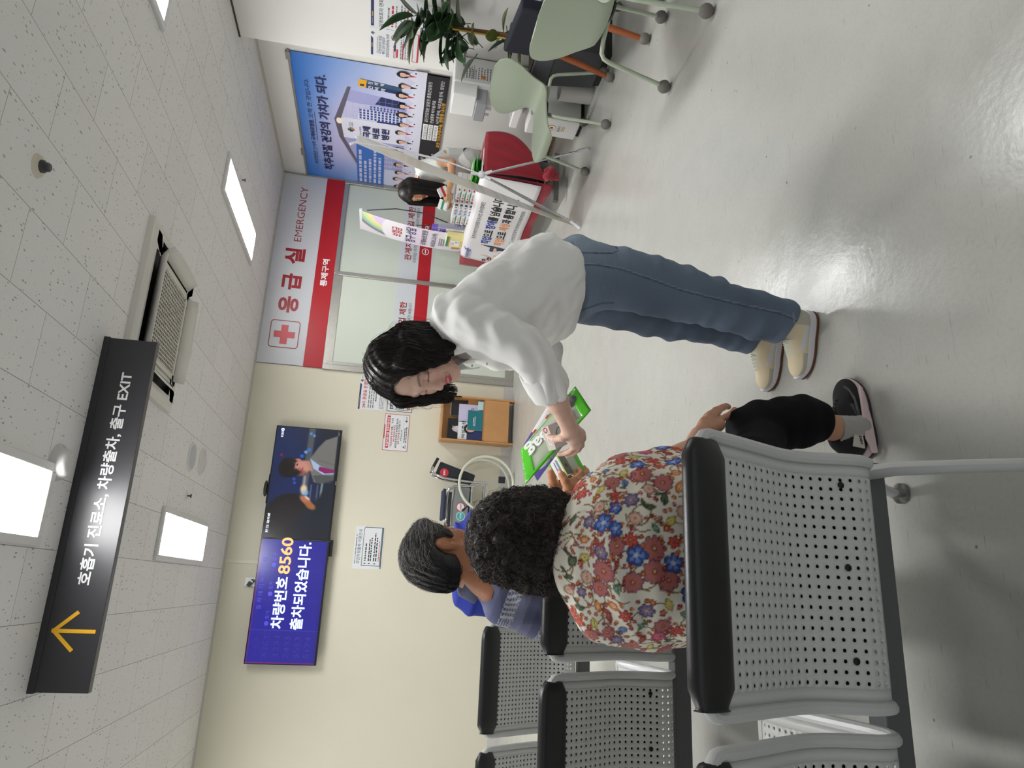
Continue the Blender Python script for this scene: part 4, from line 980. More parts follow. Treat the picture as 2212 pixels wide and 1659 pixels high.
# navy armchairs with wooden legs
m_navy_f=M('navy upholstery',(30,32,44),.7,spec=.3); m_wood=M('orange brown wood leg',(150,78,36),.45,var=(14,.12)); m_dleg=M('dark lacquered leg',(38,36,36),.4)
def side_chair(label, legm):
    t=thing('upholstered_chair',label,'chair',(0,0,0),0,'navy upholstered chairs')
    MB().box((-.36,-.06,.45),(.36,.02,.835)).build('backrest',m_navy_f,t,bevel=.018,seg=3)
    MB().box((-.34,.0,.34),(.34,.42,.46)).build('seat',m_navy_f,t,bevel=.02,seg=3)
    for sx,y0,y1 in ((-1,-.02,-.1),(1,-.02,-.1),(-1,.37,.40),(1,.37,.40)):
        lg=MB().tube([(sx*.31,y0,.47 if y0<0 else .36),(sx*.375,y1,.05)],[.027,.017],12).build('leg',legm,t)
        MB().sphere((sx*.378,y1,.035),.036,14).build('felt_cap',m_felt,lg)
    return t
n1=side_chair('navy upholstered chair with wooden legs behind the nearest sage chair',m_wood); n1.location=(3.60,3.735,0); n1.rotation_euler=(0,0,math.radians(-112))
n2=side_chair('navy upholstered chair with dark legs, only a leg showing at the picture edge',m_dleg); n2.location=(3.47,2.78,0); n2.rotation_euler=(0,0,math.radians(-102))
WORLD[0] = True

# ================================================================ PLANTER AND RUBBER PLANT
m_pl=M('dark grey planter',(66,67,72),.5); m_plb=M('black planter base',(22,22,22),.5)
t=thing('planter','dark grey square tapered planter against the pillar','planter',(4.05,4.33,0))
def frustum(c,a0,a1,z0,z1,mi=0,mb=None):
    mb=mb or MB(); x,y=c
    v=[(x+sx*a0,y+sy*a0,z0) for sx,sy in ((-1,-1),(1,-1),(1,1),(-1,1))]+[(x+sx*a1,y+sy*a1,z1) for sx,sy in ((-1,-1),(1,-1),(1,1),(-1,1))]
    return mb.add(v,[(3,2,1,0),(4,5,6,7)]+[(i,(i+1)%4,4+(i+1)%4,4+i) for i in range(4)],mi)
frustum((4.05,4.33),.17,.175,0,.05).build('base',m_plb,t,smooth=False)
frustum((4.05,4.33),.185,.215,.05,.42).build('body',m_pl,t,bevel=.006)
mb=frustum((4.05,4.33),.219,.226,.42,.56); mb.build('rim',M('planter rim',(74,75,81),.5),t,bevel=.006)
tag(MB().box((3.86,4.14,.561),(4.24,4.52,.567)).build('potting_soil',M('soil',(52,44,38),.95,bump=(60,.6,.01))),'dark soil filling the top of the square planter','soil',kind='stuff')
t=thing('rubber_plant','rubber plant with glossy dark leaves growing from the square planter','plant',(4.05,4.33,.565))
MB().tube([(4.05,4.33,.562),(4.055,4.33,.8),(4.05,4.335,1.0),(4.04,4.345,1.25),(4.05,4.34,1.45)],[.016,.015,.014,.012,.009],10).build('stem',M('bark',(110,74,50),.8,bump=(90,.4,.004)),t)
MB().tube([(4.02,4.33,.562),(4.02,4.33,1.32)],.006,8).build('stake',M('yellow stake',(206,166,60),.5),t)
m_leaf=M('rubber plant leaf',(48,74,46),.26,spec=.6,var=(9,.35)); m_leaf2=M('rubber plant leaf yellow',(92,100,40),.3,spec=.6,var=(9,.3))
def leaf(base, dirv, up, L, W, m, droop=.15):
    base=Vector(base); d=Vector(dirv).normalized(); s=d.cross(Vector(up)).normalized(); u=s.cross(d)
    mb=MB(); mb.tube([base-d*.05,base],.003,6)
    nu,nv=8,14; V=[]
    for j in range(nv+1):
        v=j/nv; w=W*math.sin(PI*min(1,v**.8*.97+.02))**.8*.5+.001
        for i in range(nu+1):
            q=(i/nu-.5)*2; V.append(base+d*(L*v)+s*(w*q)+u*(abs(q)*w*.35-droop*L*v*v))
    mb.add(V,[(j*(nu+1)+i,j*(nu+1)+i+1,(j+1)*(nu+1)+i+1,(j+1)*(nu+1)+i) for j in range(nv) for i in range(nu)])
    return mb.build('leaf',m,t,solid=.0015,angle=180)
rnd=random.Random(11)
def cluster(z0,z1,n,R,seed,cx=4.04,cy=4.34,Lr=(.15,.24)):
    rnd=random.Random(seed)
    for i in range(n):
        a=i*2.4+rnd.uniform(-.3,.3); z=z0+(z1-z0)*i/max(1,n-1); el=rnd.uniform(-.1,1.0)
        d=Vector((math.cos(a)*math.cos(el),math.sin(a)*math.cos(el),math.sin(el)))
        b=Vector((cx,cy,z))+Vector((d.x,d.y,0)).normalized()*R
        if b.x+d.x*.24>4.26: d.x=-abs(d.x)*.3; d.normalize(); b.x=min(b.x,4.1)
        L=rnd.uniform(*Lr)
        leaf(b,d,(0,0,1),L,L*rnd.uniform(.54,.66),m_leaf2 if rnd.random()<.12 else m_leaf,rnd.uniform(.0,.22))
cluster(1.10,1.50,36,.05,3,4.04,4.34,(.19,.28)); cluster(.98,1.12,7,.07,5,3.95,4.42,(.14,.2)); cluster(.64,.84,13,.04,9,4.06,4.35,(.13,.18))

# ================================================================ WATER DISPENSER, BIN
m_wp=M('white appliance plastic',(240,240,238),.35,spec=.5); m_wg=M('grey appliance panel',(158,160,164),.35)
t=thing('water_dispenser','tall white water dispenser against the pillar beside the plant','water dispenser',(4.03,5.0,0))
MB().box((3.80,4.87,.03),(4.27,5.115,.47)).build('base_cabinet',m_wp,t,bevel=.012,seg=3)
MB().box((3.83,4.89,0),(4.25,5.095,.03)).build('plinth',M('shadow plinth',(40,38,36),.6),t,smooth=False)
MB().box((4.02,4.87,.47),(4.27,5.16,1.12)).build('column',m_wp,t,bevel=.012,seg=3)
MB().box((3.90,4.885,.92),(4.03,5.15,1.12)).build('head',m_wp,t,bevel=.01,seg=3)
h=MB().box((3.87,4.93,.83),(4.03,5.155,.92)).build('tap_panel',m_wg,t,bevel=.006)
MB().lathe((3.868,5.11,.865),[(0,0),(.014,0),(.014,.006),(0,.006)],18,axis=(-1,0,0)).build('hot_button',M('red button',(190,30,40),.4),h)
MB().lathe((3.868,5.03,.865),[(0,0),(.014,0),(.014,.006),(0,.006)],18,axis=(-1,0,0)).build('cold_button',M('black button',(30,30,34),.4),h)
MB().cyl((3.91,5.02,.78),(3.91,5.02,.83),.014,.012).cyl((3.91,5.10,.79),(3.91,5.10,.83),.012,.012).build('nozzle',M('clear nozzle',(220,224,226),.15,alpha=.7),t)
MB().box((3.86,4.90,.53),(4.03,5.16,.60)).build('drip_tray',m_wp,t,bevel=.01,seg=3)
mb=MB(); 
for i in range(5): mb.box((3.88,4.93+.045*i,.6005),(3.98,4.94+.045*i,.602))
mb.build('tray_slots',M('slot grey',(120,122,124),.5),t,smooth=False)
q=Flat((3.799,5.09,.1),NY,Z_,t); q.disc(.1,.16,.036,.04,GLD).disc(.1,.155,.028,.032,WHT).disc(.1,.158,.012,.014,RED).text('음용수',.06,.085,.028,GRY,.01,.08).text('안심',.07,.05,.03,GLD,.02,.06); q.done('sticker')
q=Flat((3.93,4.868,.66),X_,Z_,t); q.rect(.12,.13,.27,.4,WHT).rows(.13,.15,.13,.22,9,GRY,3,.45).rect(.14,.2,.17,.24,ORG).rows(.125,.29,.14,.1,5,GRY,4,.4).rect(.13,.04,.2,.11,GLD).text('주의',.138,.06,.028,BLK,.01,.05); q.done('sticker')
q=Flat((4.018,5.13,.63),NY,Z_,t); q.text('냉수 온수 정수',.02,.06,.024,GRY,.01,.13).rows(.02,.02,.12,.03,2,GRY,4); q.done('sticker')
t=thing('waste_bin','small round grey waste bin between the dispenser and the planter','bin',(3.95,4.69,0))
mb=MB().lathe((3.95,4.69,0),[(0,0),(.078,0),(.082,.01),(.09,.27),(.086,.27),(.078,.02),(0,.018)],32); mb.build('bin_body',M('light grey bin',(206,204,200),.5),t)

# ================================================================ MAGAZINE CABINET
m_oak=M('oak veneer',(190,140,88),.5,var=(7,.08)); m_oakd=M('oak inside',(170,122,74),.55,var=(9,.08))
t=thing('magazine_cabinet','small oak magazine cabinet standing against the cream wall','cabinet',(1.82,7.65,0))
X0,X1,YF=1.565,2.075,7.56
MB().box((X0,YF,.04),(X0+.018,D-.014,.80)).box((X1-.018,YF,.04),(X1,D-.014,.80)).box((X0,YF,.80),(X1,D-.014,.818)).box((X0+.018,D-.03,.04),(X1-.018,D-.014,.80)).box((X0,YF,0),(X0+.018,YF+.1,.04)).box((X1-.018,YF,0),(X1,YF+.1,.04)).build('carcass',m_oak,t,bevel=.0015,seg=1)
MB().box((X0+.02,YF+.002,.06),(X1-.02,YF+.02,.335)).build('door',m_oak,t,bevel=.0015,seg=1)
MB().box((X0+.018,YF+.02,.335),(X1-.018,D-.03,.35)).box((X0+.018,YF+.075,.35),(X1-.018,D-.03,.52)).build('shelf',m_oakd,t,smooth=False)
def mag(label,x,y,z,w,h,d,lean,cover,fn=None):
    r=thing('magazine',label,'magazine',(x+w/2,y,z),0,'magazines in the oak cabinet')
    a=Vector((0,math.sin(lean),math.cos(lean))); o=Vector((x,y,z)); nrm=Vector((1,0,0)).cross(a)
    MB().prism([(0,0),(w,0),(w,h),(0,h)],o,X_,a,-nrm*d).build('pages',m_paper,r,smooth=False)
    MB().prism([(0,0),(w,0),(w,h),(0,h)],o+nrm*.0004,X_,a,nrm*.0012).build('cover',cover,r,smooth=False)
    if fn:
        q=Flat(o+nrm*.002,X_,a,r); fn(q); q.done('cover_print',EX)
m_magb=M('magazine black cover',(30,30,36),.3); m_magt=M('teal brochure cover',(28,112,122),.35); m_magl=M('pale blue cover',(176,214,218),.4); m_magv=M('lilac cover',(196,190,216),.4)
mag('black magazine with a woman in a white dress, leftmost at the back of the cabinet',1.59,7.655,.5215,.25,.21,.006,.12,m_magb,lambda q:q.disc(.13,.1,.035,.06,HZ).disc(.15,.16,.018,.022,SKN).disc(.155,.172,.02,.018,HR).poly([(.1,.12),(.06,.06),(.07,.05),(.12,.1)],SKN).rect(0,0,.09,.05,PB))
mag('dark booklet standing at the back right of the cabinet',1.87,7.655,.5215,.17,.19,.012,.12,m_magb,lambda q:q.rect(.0,.185,.17,.19,WHT).rows(.03,.04,.09,.02,2,GRY,4))
mag('lilac and white booklet behind the women\'s magazine cover',1.80,7.618,.3515,.2,.27,.006,.03,m_magv,lambda q:q.rect(0,0,.2,.06,WHT).rows(.02,.1,.15,.05,3,NAVY,4))
mag('women\'s magazine with a dark-haired face on its cover, front left of the cabinet',1.595,7.598,.3515,.195,.27,.006,.03,m_paper,lambda q:q.rect(0,0,.215,.17,DG).disc(.12,.14,.06,.065,HR).disc(.12,.13,.036,.05,SKN).rows(.12,.02,.08,.06,4,WHT,3).text('여성조선',.01,.195,.04,BLK,.02,.195))
mag('teal brochure standing at the front of the cabinet',1.70,7.582,.3515,.225,.17,.008,.02,m_magt,lambda q:q.rows(.05,.08,.12,.03,2,WHT,4))
mag('small pale blue leaflet at the front right of the cabinet',1.94,7.595,.3515,.1,.06,.01,.05,m_magl,None)

# ================================================================ WHEELCHAIR
t=thing('wheelchair','folded wheelchair with a big white-tyred wheel parked against the cream wall','wheelchair',(1.05,7.45,0))
m_tyre=M('cream tyre',(206,208,190),.6); m_rim=M('wheel rim',(196,197,196),.25,metal=.7); m_blackf=M('black nylon',(30,32,40),.7); m_navyp=M('navy arm pad',(36,42,70),.55); m_skirt=M('grey skirt guard',(128,130,130),.45)
def circ(c,r,n=48): return [(c[0]+r*math.cos(2*PI*k/n),c[1],c[2]+r*math.sin(2*PI*k/n)) for k in range(n)]
for wy in (7.38,7.62):
    hub=(1.09,wy,.303); w_=MB().tube(circ(hub,.29),.0145,10,closed=True).build('wheel',m_tyre,t)
    MB().tube(circ((hub[0],wy-.0,hub[2]),.268),.009,8,closed=True).build('rim',m_rim,w_)
    MB().tube(circ((hub[0],wy-.03,hub[2]),.25),.0075,8,closed=True).build('hand_rim',m_rim,w_)
    mb=MB().cyl((hub[0],wy-.03,hub[2]),(hub[0],wy+.03,hub[2]),.02)
    for k in range(28):
        a=2*PI*k/28; b=a+(.35 if k%2 else -.35); mb.tube([(hub[0]+.018*math.cos(b),wy+(.02 if k%4<2 else -.02),hub[2]+.018*math.sin(b)),(hub[0]+.262*math.cos(a),wy,hub[2]+.262*math.sin(a))],.0012,5)
    mb.build('spokes',m_steel2,w_)
m_ch=m_steel2
for wy in (7.42,7.58):
    MB().tube([(1.10,wy,.28),(1.10,wy,.45),(1.125,wy,.75),(1.165,wy,.865),(1.195,wy,.888),(1.24,wy,.872)],.011,10).build('back_post',m_ch,t)
    MB().tube([(1.235,wy,.874),(1.33,wy,.832)],.016,12).build('handle_grip',m_blackf,t)
    MB().tube([(1.06,wy,.42),(1.045,wy,.63),(1.02,wy,.69),(.95,wy,.70),(.72,wy,.705),(.65,wy,.70),(.625,wy,.66),(.61,wy,.45),(.58,wy,.25),(.5,wy,.08)],.0105,10).build('arm_frame',m_ch,t)
    MB().tube([(1.08,wy,.30),(.8,wy,.31),(.6,wy,.30)],.0105,10).tube([(1.08,wy,.45),(.62,wy,.46)],.0105,10).build('side_rail',m_ch,t)
    MB().box((.69,wy-.022,.722),(1.01,wy+.022,.757)).build('arm_pad',m_navyp,t,bevel=.012,seg=3)
    MB().prism([(1.03,.47),(.63,.49),(.63,.635),(.9,.64),(.96,.625),(1.035,.625)],(0,wy-.006,0),X_,Z_,(0,.004,0)).build('skirt_guard',m_skirt,t,smooth=False)
    c=MB().tube([(.62+.075*math.cos(2*PI*k/24),wy,.09+.075*math.sin(2*PI*k/24)) for k in range(24)],.014,8,closed=True).build('castor',M('castor grey',(70,72,74),.6),t)
    MB().box((.40,wy-.05,.07),(.56,wy+.05,.085)).build('footplate',m_blackf,t,bevel=.004)
MB().box((.66,7.44,.45),(1.05,7.56,.47)).build('seat',m_blackf,t,bevel=.006)
MB().prism([(1.105,.44),(1.18,.42),(1.30,.80),(1.165,.845)],(0,7.43,0),X_,Z_,(0,.14,0)).build('back_cover',m_blackf,t,bevel=.012,seg=3)
MB().box((.62,7.40,.66),(.98,7.44,.69)).build('brace',m_blackf,t,bevel=.004)
MB().tube([(.86,7.40,.47),(.80,7.37,.53)],[.006,.006],8).tube([(.81,7.372,.52),(.79,7.365,.545)],.012,10).build('brake_lever',m_blackf,t)
MB().box((1.10,7.34,.11),(1.17,7.37,.18)).build('step_pad',m_blackf,t,bevel=.005)
def disc_sticker(name,c,r,m1,m2,txt):
    o=MB().add([(c[0]+r*math.cos(2*PI*k/32),c[1],c[2]+r*math.sin(2*PI*k/32)) for k in range(32)],[tuple(range(32))],0)
    o.add([(c[0]+r*.84*math.cos(2*PI*k/32),c[1]-.0006,c[2]+r*.84*math.sin(2*PI*k/32)) for k in range(32)],[tuple(range(32))],1)
    letter(o,txt[0],(c[0]-r*.6,c[1]-.001,c[2]-.01),X_,Z_,r*.5,2,.02,width=r*1.2); o.build('sticker',[m1,m2,txt[1]],t,smooth=False)
disc_sticker('s',(1.18,7.425,.755),.047,m_pred,m_pred,('휠체어',m_paper)); disc_sticker('s',(.83,7.411,.56),.046,m_pred,m_paper,('바로병원',m_pred)); disc_sticker('s',(.735,7.411,.555),.048,m_magl,M('sticker turquoise',(74,160,160),.4),('국제',m_paper))
# ================================================================ DRAPED TABLE
TX0,TX1,TY0,TY1,TZ = 3.525,3.93,5.39,7.22,.765
t=thing('folding_table','folding table on castors under the red cloth','table',(3.73,6.3,0))
MB().box((TX0,TY0,TZ-.03),(TX1,TY1,TZ-.004)).build('tabletop',M('table laminate',(190,180,164),.5),t,bevel=.003)
m_tl=M('grey table leg',(96,96,92),.5)
for yy in (5.45,7.1):
    lg=MB().box((3.38,yy-.025,.075),(3.87,yy+.025,.125)).box((3.70,yy-.02,.12),(3.76,yy+.02,TZ-.03)).build('leg',m_tl,t,bevel=.004)
    for xx in (3.41,3.83):
        MB().lathe((xx,yy-.03,.036),[(0,-.012),(.036,-.012),(.036,.012),(0,.012)],20,axis=(0,1,0)).lathe((xx,yy+.0,.036),[(0,-.012),(.036,-.012),(.036,.012),(0,.012)],20,axis=(0,1,0)).box((xx-.02,yy-.02,.05),(xx+.02,yy+.02,.076)).build('castor',M('castor black',(26,26,26),.45),lg)
m_cloth=M('crimson table cloth',(150,26,42),.8,sheen=.25,bump=(60,.08,.003))
t=thing('red_tablecloth','crimson cloth draped over the folding table and knotted at its near corner','tablecloth',(3.73,6.3,TZ))
mb=MB()
mb.grid(lambda u,v:(TX0-.01+(TX1-TX0+.02)*u,TY0-.012+(TY1-TY0+.02)*v,TZ+.003),6,20)
def front(u,v):        # hangs in front, hem rises towards the far end
    y=TY0-.012+(TY1-TY0+.02)*u; f=v*v; hem=.13+.02*math.sin(u*5)
    return (TX0-.012-.012*f*math.sin(u*26)-.02*f-.05*max(0,u-.5)*f, y, TZ+.003-(TZ-hem)*v)
mb.grid(front,60,14)
K=(3.56,TY0-.06,.20)
def endf(u,v):         # near end gathered into the knot
    x=TX0-.012+(TX1-TX0+.022)*u; top=Vector((x,TY0-.012,TZ+.003)); side=Vector((TX0-.014,TY0-.02,.15)).lerp(Vector(K)+Vector((.03,0,.05)),min(1,u*1.6))
    p=top.lerp(side,v); sag=Vector((.0,-.03,-.0))*math.sin(PI*v)+Vector((.13*u*u,0,-.02))*math.sin(PI*v)*(u)
    fold=.012*math.sin(u*22+v*2)*v*(1-v)*2.2
    return tuple(p+sag+Vector((0,-fold-.004,0)))
mb.grid(endf,44,18); mb.build('cloth',m_cloth,t,solid=.004,angle=70)
kn=MB().sphere((K[0],K[1]-.005,K[2]-.01),.052,20,sc=(1,.8,1.15))
kn.tube([(K[0]-.045,K[1]-.01,K[2]+.03),(K[0]-.03,K[1]-.05,K[2]-.0),(K[0]+.02,K[1]-.055,K[2]-.03),(K[0]+.05,K[1]-.02,K[2]-.02),(K[0]+.03,K[1]+.01,K[2]+.03)],[.03,.034,.036,.034,.026],14)
kn.tube([(K[0]+.0,K[1]-.02,K[2]-.03),(K[0]-.02,K[1]-.02,K[2]-.07),(K[0]-.03,K[1]+.0,K[2]-.10)],[.04,.036,.01],12)
kn.build('knot',m_cloth,t,angle=180)
# white campaign banner hung on the front
BY0,BY1,BZ0,BZ1=5.375,7.0,.245,.78
bx=TX0-.05
t=thing('campaign_banner','white campaign banner with blue and orange lettering hung on the red cloth','banner',(bx,6.2,BZ0))
def bsurf(u,v):
    x=bx-.006-.010*math.sin(u*9+v*4)*(1-v)-.006*math.sin(u*21+1)*(1-v)+ (.0 if v<.97 else .02)
    return (x+ .03*v*v, BY1-(BY1-BY0)*u, BZ0+(BZ1-BZ0)*v-.02*(1-u)*(1-v))
m_bn=M('banner cloth',(222,220,222),.6,bump=(12,.12,.01))
mb=MB(); mb.grid(bsurf,44,14); mb.grid(lambda u,v:(bx+.03+.014*(1-v)+.16*v,BY1-(BY1-BY0)*u,BZ1+.0+.004*v),20,2); mb.build('sheet',m_bn,t,solid=.0015,angle=80)
q=Flat((bx-.02,BY1,BZ0),NY,Z_,t); q.ux=Vector((0,-1,0)); q.uy=Vector((.045,0,1)).normalized(); q.n=q.ux.cross(q.uy)
m_bl=M('print royal blue',(44,66,160),.5); m_or=M('print coral orange',(236,150,96),.5); m_nv=M('print suit navy',(44,54,92),.5); m_pk=M('print pink shirt',(238,198,196),.5)
EX3=[m_bl,m_or,m_nv,m_pk]; RB,OR2,NV,PK=range(B,B+4)
q.text('중증장애인직업재활지원사업 홍보캠페인',.47,.44,.046,BLK,.0,.72)
x=.40
for (s_,c,w_) in (('직업',RB,.155),('으로',BLK,.14),('장애',RB,.17),('를',BLK,.085),('넘습니다.',BLK,.36)):
    q.text(s_,x,.285,.105,c,.035,w_); x+=w_+(.02 if s_ in('으로','를') else .004)
x=.40
for (s_,c,w_) in (('직업',OR2,.155),('으로',BLK,.14),('세상',OR2,.165),('과',BLK,.085),('통합니다.',BLK,.36)):
    q.text(s_,x,.15,.105,c,.035,w_); x+=w_+(.02 if s_ in('으로','과') else .004)
q.text('(사)인천광역시장애인단체총연합회',.56,.05,.042,BLK,0,.6).disc(.52,.065,.022,.024,GRN).disc(.52,.065,.016,.018,WHT).text('한국장애인개발원',.02,.45,.05,RB,.02,.2).poly([(.19,.5),(.24,.47),(.25,.53),(.2,.52)],RB).rect(.02,.435,.2,.438,RB)
# the cheering figures
q.poly([(.23,.03),(.29,.19),(.33,.21),(.35,.33),(.37,.33),(.37,.2),(.36,.12),(.39,.03)],NV).disc(.362,.345,.014,.02,SKN).poly([(.23,.03),(.25,.14),(.29,.17),(.32,.12),(.33,.03)],PK).disc(.275,.205,.024,.032,SKN).disc(.277,.235,.028,.024,NV).disc(.315,.205,.024,.03,SKN).disc(.318,.235,.03,.024,NV)
q.poly([(.03,.03),(.05,.15),(.1,.17),(.14,.14),(.16,.17),(.175,.16),(.16,.03)],RB).disc(.095,.20,.026,.034,SKN).disc(.097,.232,.032,.026,NV).disc(.17,.18,.014,.018,SKN)
q.poly([(.0,.17),(.03,.235),(.12,.26),(.14,.33),(.15,.33),(.145,.24),(.08,.19)],SKN).disc(.045,.255,.024,.032,SKN).disc(.045,.282,.028,.022,NV)
q.done('print',EX3)
for o_ in [c for c in t.children if c.name.startswith('print')]:
    me=o_.data
    for v in me.vertices:
        u=(BY1-v.co.y)/(BY1-BY0); vv=(v.co.z-BZ0)/(BZ1-BZ0); k=bsurf(min(max(u,0),1),min(max(vv,0),1))[0]
        plane=bx-.02+.045*(v.co.z-BZ0); v.co.x=k-.0016-(plane-v.co.x)

# ---- things on the table
m_gp=M('green pouch film',(58,168,48),.22,spec=.6,coat=.3); m_gpd=M('pouch window',(200,216,190),.25)
for i in range(7):
    z=TZ+.006+.0125*i; dx=.012*((i*5)%3-1); dy=.014*((i*7)%4-1.5)
    r=thing('green_pouch','flat bright green gift pouch stacked at the near end of the red table','pouch',(3.66+dx,5.60+dy,z),0,'stack of green gift pouches')
    mb=MB()
    mb.grid(lambda u,v:(3.575+dx+.17*u,5.45+dy+.30*v,z+.0105*(math.sin(PI*u)*math.sin(PI*v))**.35+.001),10,12)
    mb.grid(lambda u,v:(3.575+dx+.17*(1-u),5.45+dy+.30*v,z),10,12); mb.build('pouch_film',m_gp,r,angle=60)
    MB().box((3.60+dx,5.5+dy,z+.0102),(3.72+dx,5.62+dy,z+.0112)).build('window',m_gpd,r,smooth=False)
m_bx=M('white carton',(226,224,224),.45); m_bxs=M('carton side tint',(214,200,202),.5)
def carton(x,y,z,w,l,h,label,fn=None,mat=None):
    r=thing('carton',label,'box',(x+w/2,y+l/2,z),0,'small white gift cartons on the red table')
    MB().box((x,y,z),(x+w,y+l,z+h)).build('box',mat or m_bx,r,bevel=.0015,seg=1)
    if fn:
        q=Flat((x-.0006,y+l,z),NY,Z_,r); fn(q,l,h); 
        q2=Flat((x,y-.0006,z),X_,Z_,r); q2.rect(.01,h*.3,.03,h*.6,RED); q2.mb.build('end_print',INK,r,smooth=False)
        q.done('side_print',EX3)
def f1(q,l,h): q.rect(0,0,l,h*.18,GRN).rect(l*.12,h*.35,l*.3,h*.65,RED).rows(l*.4,h*.3,l*.5,h*.4,2,GRY,3)
def f2(q,l,h): q.text('노노',l*.08,h*.2,h*.75,RB,.03,l*.45).disc(l*.66,h*.5,h*.25,h*.25,GRY).rect(l*.78,h*.2,l*.95,h*.8,TEL)
lev=('bottom','second','third','top')
for i in range(4):
    z=TZ+.005+.047*i
    carton(3.60,5.86,z,.1,.15,.045,'white carton, %s of the stack nearest the green pouches'%lev[i],f1)
    carton(3.72,5.88,z,.1,.15,.045,'white carton, %s of the stack behind the front stack near the green pouches'%lev[i],f1)
    carton(3.575,6.03,z,.1,.24,.045,'white carton printed in blue, %s of the front row facing the room'%lev[i],f2)
    carton(3.70,6.05,z,.1,.24,.045,'white carton, %s of the row behind the blue printed cartons'%lev[i],f1)
    carton(3.575,6.275,z,.1,.16,.045,'white carton, %s of the stack between the blue printed cartons and the flowers'%lev[i],f1)
# yellow-green carton, leaflet holder
t=thing('tissue_carton','yellow and lime carton with red print on the far end of the red table','box',(3.6,6.82,TZ))
MB().box((3.565,6.70,TZ+.005),(3.625,6.93,TZ+.195)).build('box',M('pale yellow carton',(236,226,160),.45),t,bevel=.0015,seg=1)
q=Flat((3.5642,6.93,TZ+.005),NY,Z_,t); q.rect(0,.15,.23,.19,M and ORG if False else GLD).rect(0,.165,.23,.19,GRN).rect(.03,.05,.15,.15,WHT).rows(.05,.1,.06,.04,3,RED,2).text('간',.1,.06,.04,BLK,.03,.03).rows(.02,.01,.18,.03,2,GLD,4); q.done('print')
t=thing('leaflet_holder','clear holder of purple leaflets standing behind the yellow carton','leaflet holder',(3.66,6.76,TZ))
MB().box((3.635,6.66,TZ+.005),(3.70,6.68,TZ+.30)).box((3.635,6.88,TZ+.005),(3.70,6.9,TZ+.30)).box((3.69,6.66,TZ+.005),(3.70,6.9,TZ+.31)).build('holder',M('clear acrylic',(226,230,232),.08,alpha=.35),t,smooth=False)
MB().box((3.645,6.685,TZ+.02),(3.682,6.87,TZ+.36)).build('leaflets',M('violet leaflet',(122,104,196),.45),t,bevel=.001,seg=1)
q=Flat((3.6445,6.87,TZ+.02),NY,Z_,t); q.rows(.03,.22,.13,.09,3,WHT,3,.6).rect(.06,.2,.1,.21,PK).rect(.0,.0,.185,.19,WHT); q.done('print',EX3)
# desk banner with bent rods
t=thing('desk_banner','slim white desk banner with a pastel rainbow on the far end of the table','banner',(3.62,6.95,TZ))
def db(u,v): return (3.615+.20*v*v*.9+.0, 7.11+.10*v-(.40)*u, TZ+.01+1.11*v)
def dbp(U,V):
    img=canvas(U,(226,220,232)); blend(img,soft(.32-V+.0*U,.1)*0+soft(np.abs(V-.5)-.14,.06)*.5,(226,206,226)); blend(img,soft(.66-V,.02),(214,206,214))
    R=np.hypot(U-1.02,(V-.62)*2.1)
    for r,c in ((.95,(120,120,126)),(.86,(150,190,170)),(.76,(196,214,150)),(.66,(230,214,150)),(.56,(214,196,226))): blend(img,soft(R-r,.05)*(V>.6),c)
    blend(img,soft(ell2(U,V,.55,.66,.62,.13),.1),(232,228,234)); return img
nx,ny=40,100
U,V=np.meshgrid(np.linspace(0,1,nx),np.linspace(0,1,ny)); C_=dbp(U,V)/255.; C_=np.where(C_<=.04045,C_/12.92,((C_+.055)/1.055)**2.4)
Pp=np.stack([3.615+.18*V*V,7.11+.10*V-.40*U,TZ+.01+1.11*V],-1).reshape(-1,3); ix=np.arange(nx*ny).reshape(ny,nx)
Ff=np.stack([ix[:-1,:-1],ix[:-1,1:],ix[1:,1:],ix[1:,:-1]],-1).reshape(-1,4)
me=np_mesh('sheet',Pp,Ff); vcol(me,'print',np.concatenate([C_.reshape(-1,3),np.ones((nx*ny,1))],1)); me.materials.append(m_printed); link('sheet',me,t)
q=Flat((3.6,7.11,TZ),NY,Z_,t)
q.text('보험금',.1,.68,.12,RED,.012,.2).text('청구·상담',.04,.53,.12,NAVY,.012,.33).text('국제바로병원',.04,.40,.07,BLK,.01,.33).text('바로보고(서)',.04,.30,.06,BLK,.01,.3).rows(.08,.2,.22,.07,3,GRY,3,.5).rect(.05,.04,.12,.12,GLD).disc(.2,.07,.02,.03,RB-B+NAVY)
q.done('print')
for o_ in [c for c in t.children if c.name.startswith('print')]:
    for v in o_.data.vertices:
        vv=(v.co.z-TZ-.01)/1.11; v.co.y+=.10*vv; v.co.x+= .015+.18*vv*vv-.003
m_rod=M('black rod',(44,44,48),.4)
MB().tube([(3.80,6.80,TZ+1.05),(3.84,6.76,TZ+.75),(3.82,6.74,TZ+.45),(3.74,6.73,TZ+.2),(3.70,6.74,TZ+.12)],.006,8).tube([(3.70,6.80,TZ+.52),(3.70,6.76,TZ+.35),(3.70,6.74,TZ+.12)],.005,8).build('rods',m_rod,t)
MB().box((3.70,6.66,TZ+.005),(3.86,6.78,TZ+.03)).tube([(3.70,6.74,TZ+.12),(3.76,6.72,TZ+.02)],.009,8).build('foot',M('grey foot',(120,120,120),.5),t,bevel=.003)
MB().box((3.79,6.795,TZ+1.10),(3.81,7.22,TZ+1.13)).build('top_rail',M('white rail',(224,222,224),.45),t,bevel=.002)
t=thing('flower_sprig','small lavender flower sprig lying by the rods of the desk banner','flowers',(3.66,6.6,TZ))
mb=MB(); rnd=random.Random(4)
for i in range(26): mb.sphere((3.655+rnd.uniform(-.03,.03),6.575+rnd.uniform(-.05,.05),TZ+.09+rnd.uniform(-.04,.05)),rnd.uniform(.008,.016),8)
mb.build('blossoms',M('lavender blossom',(150,142,168),.7),t)
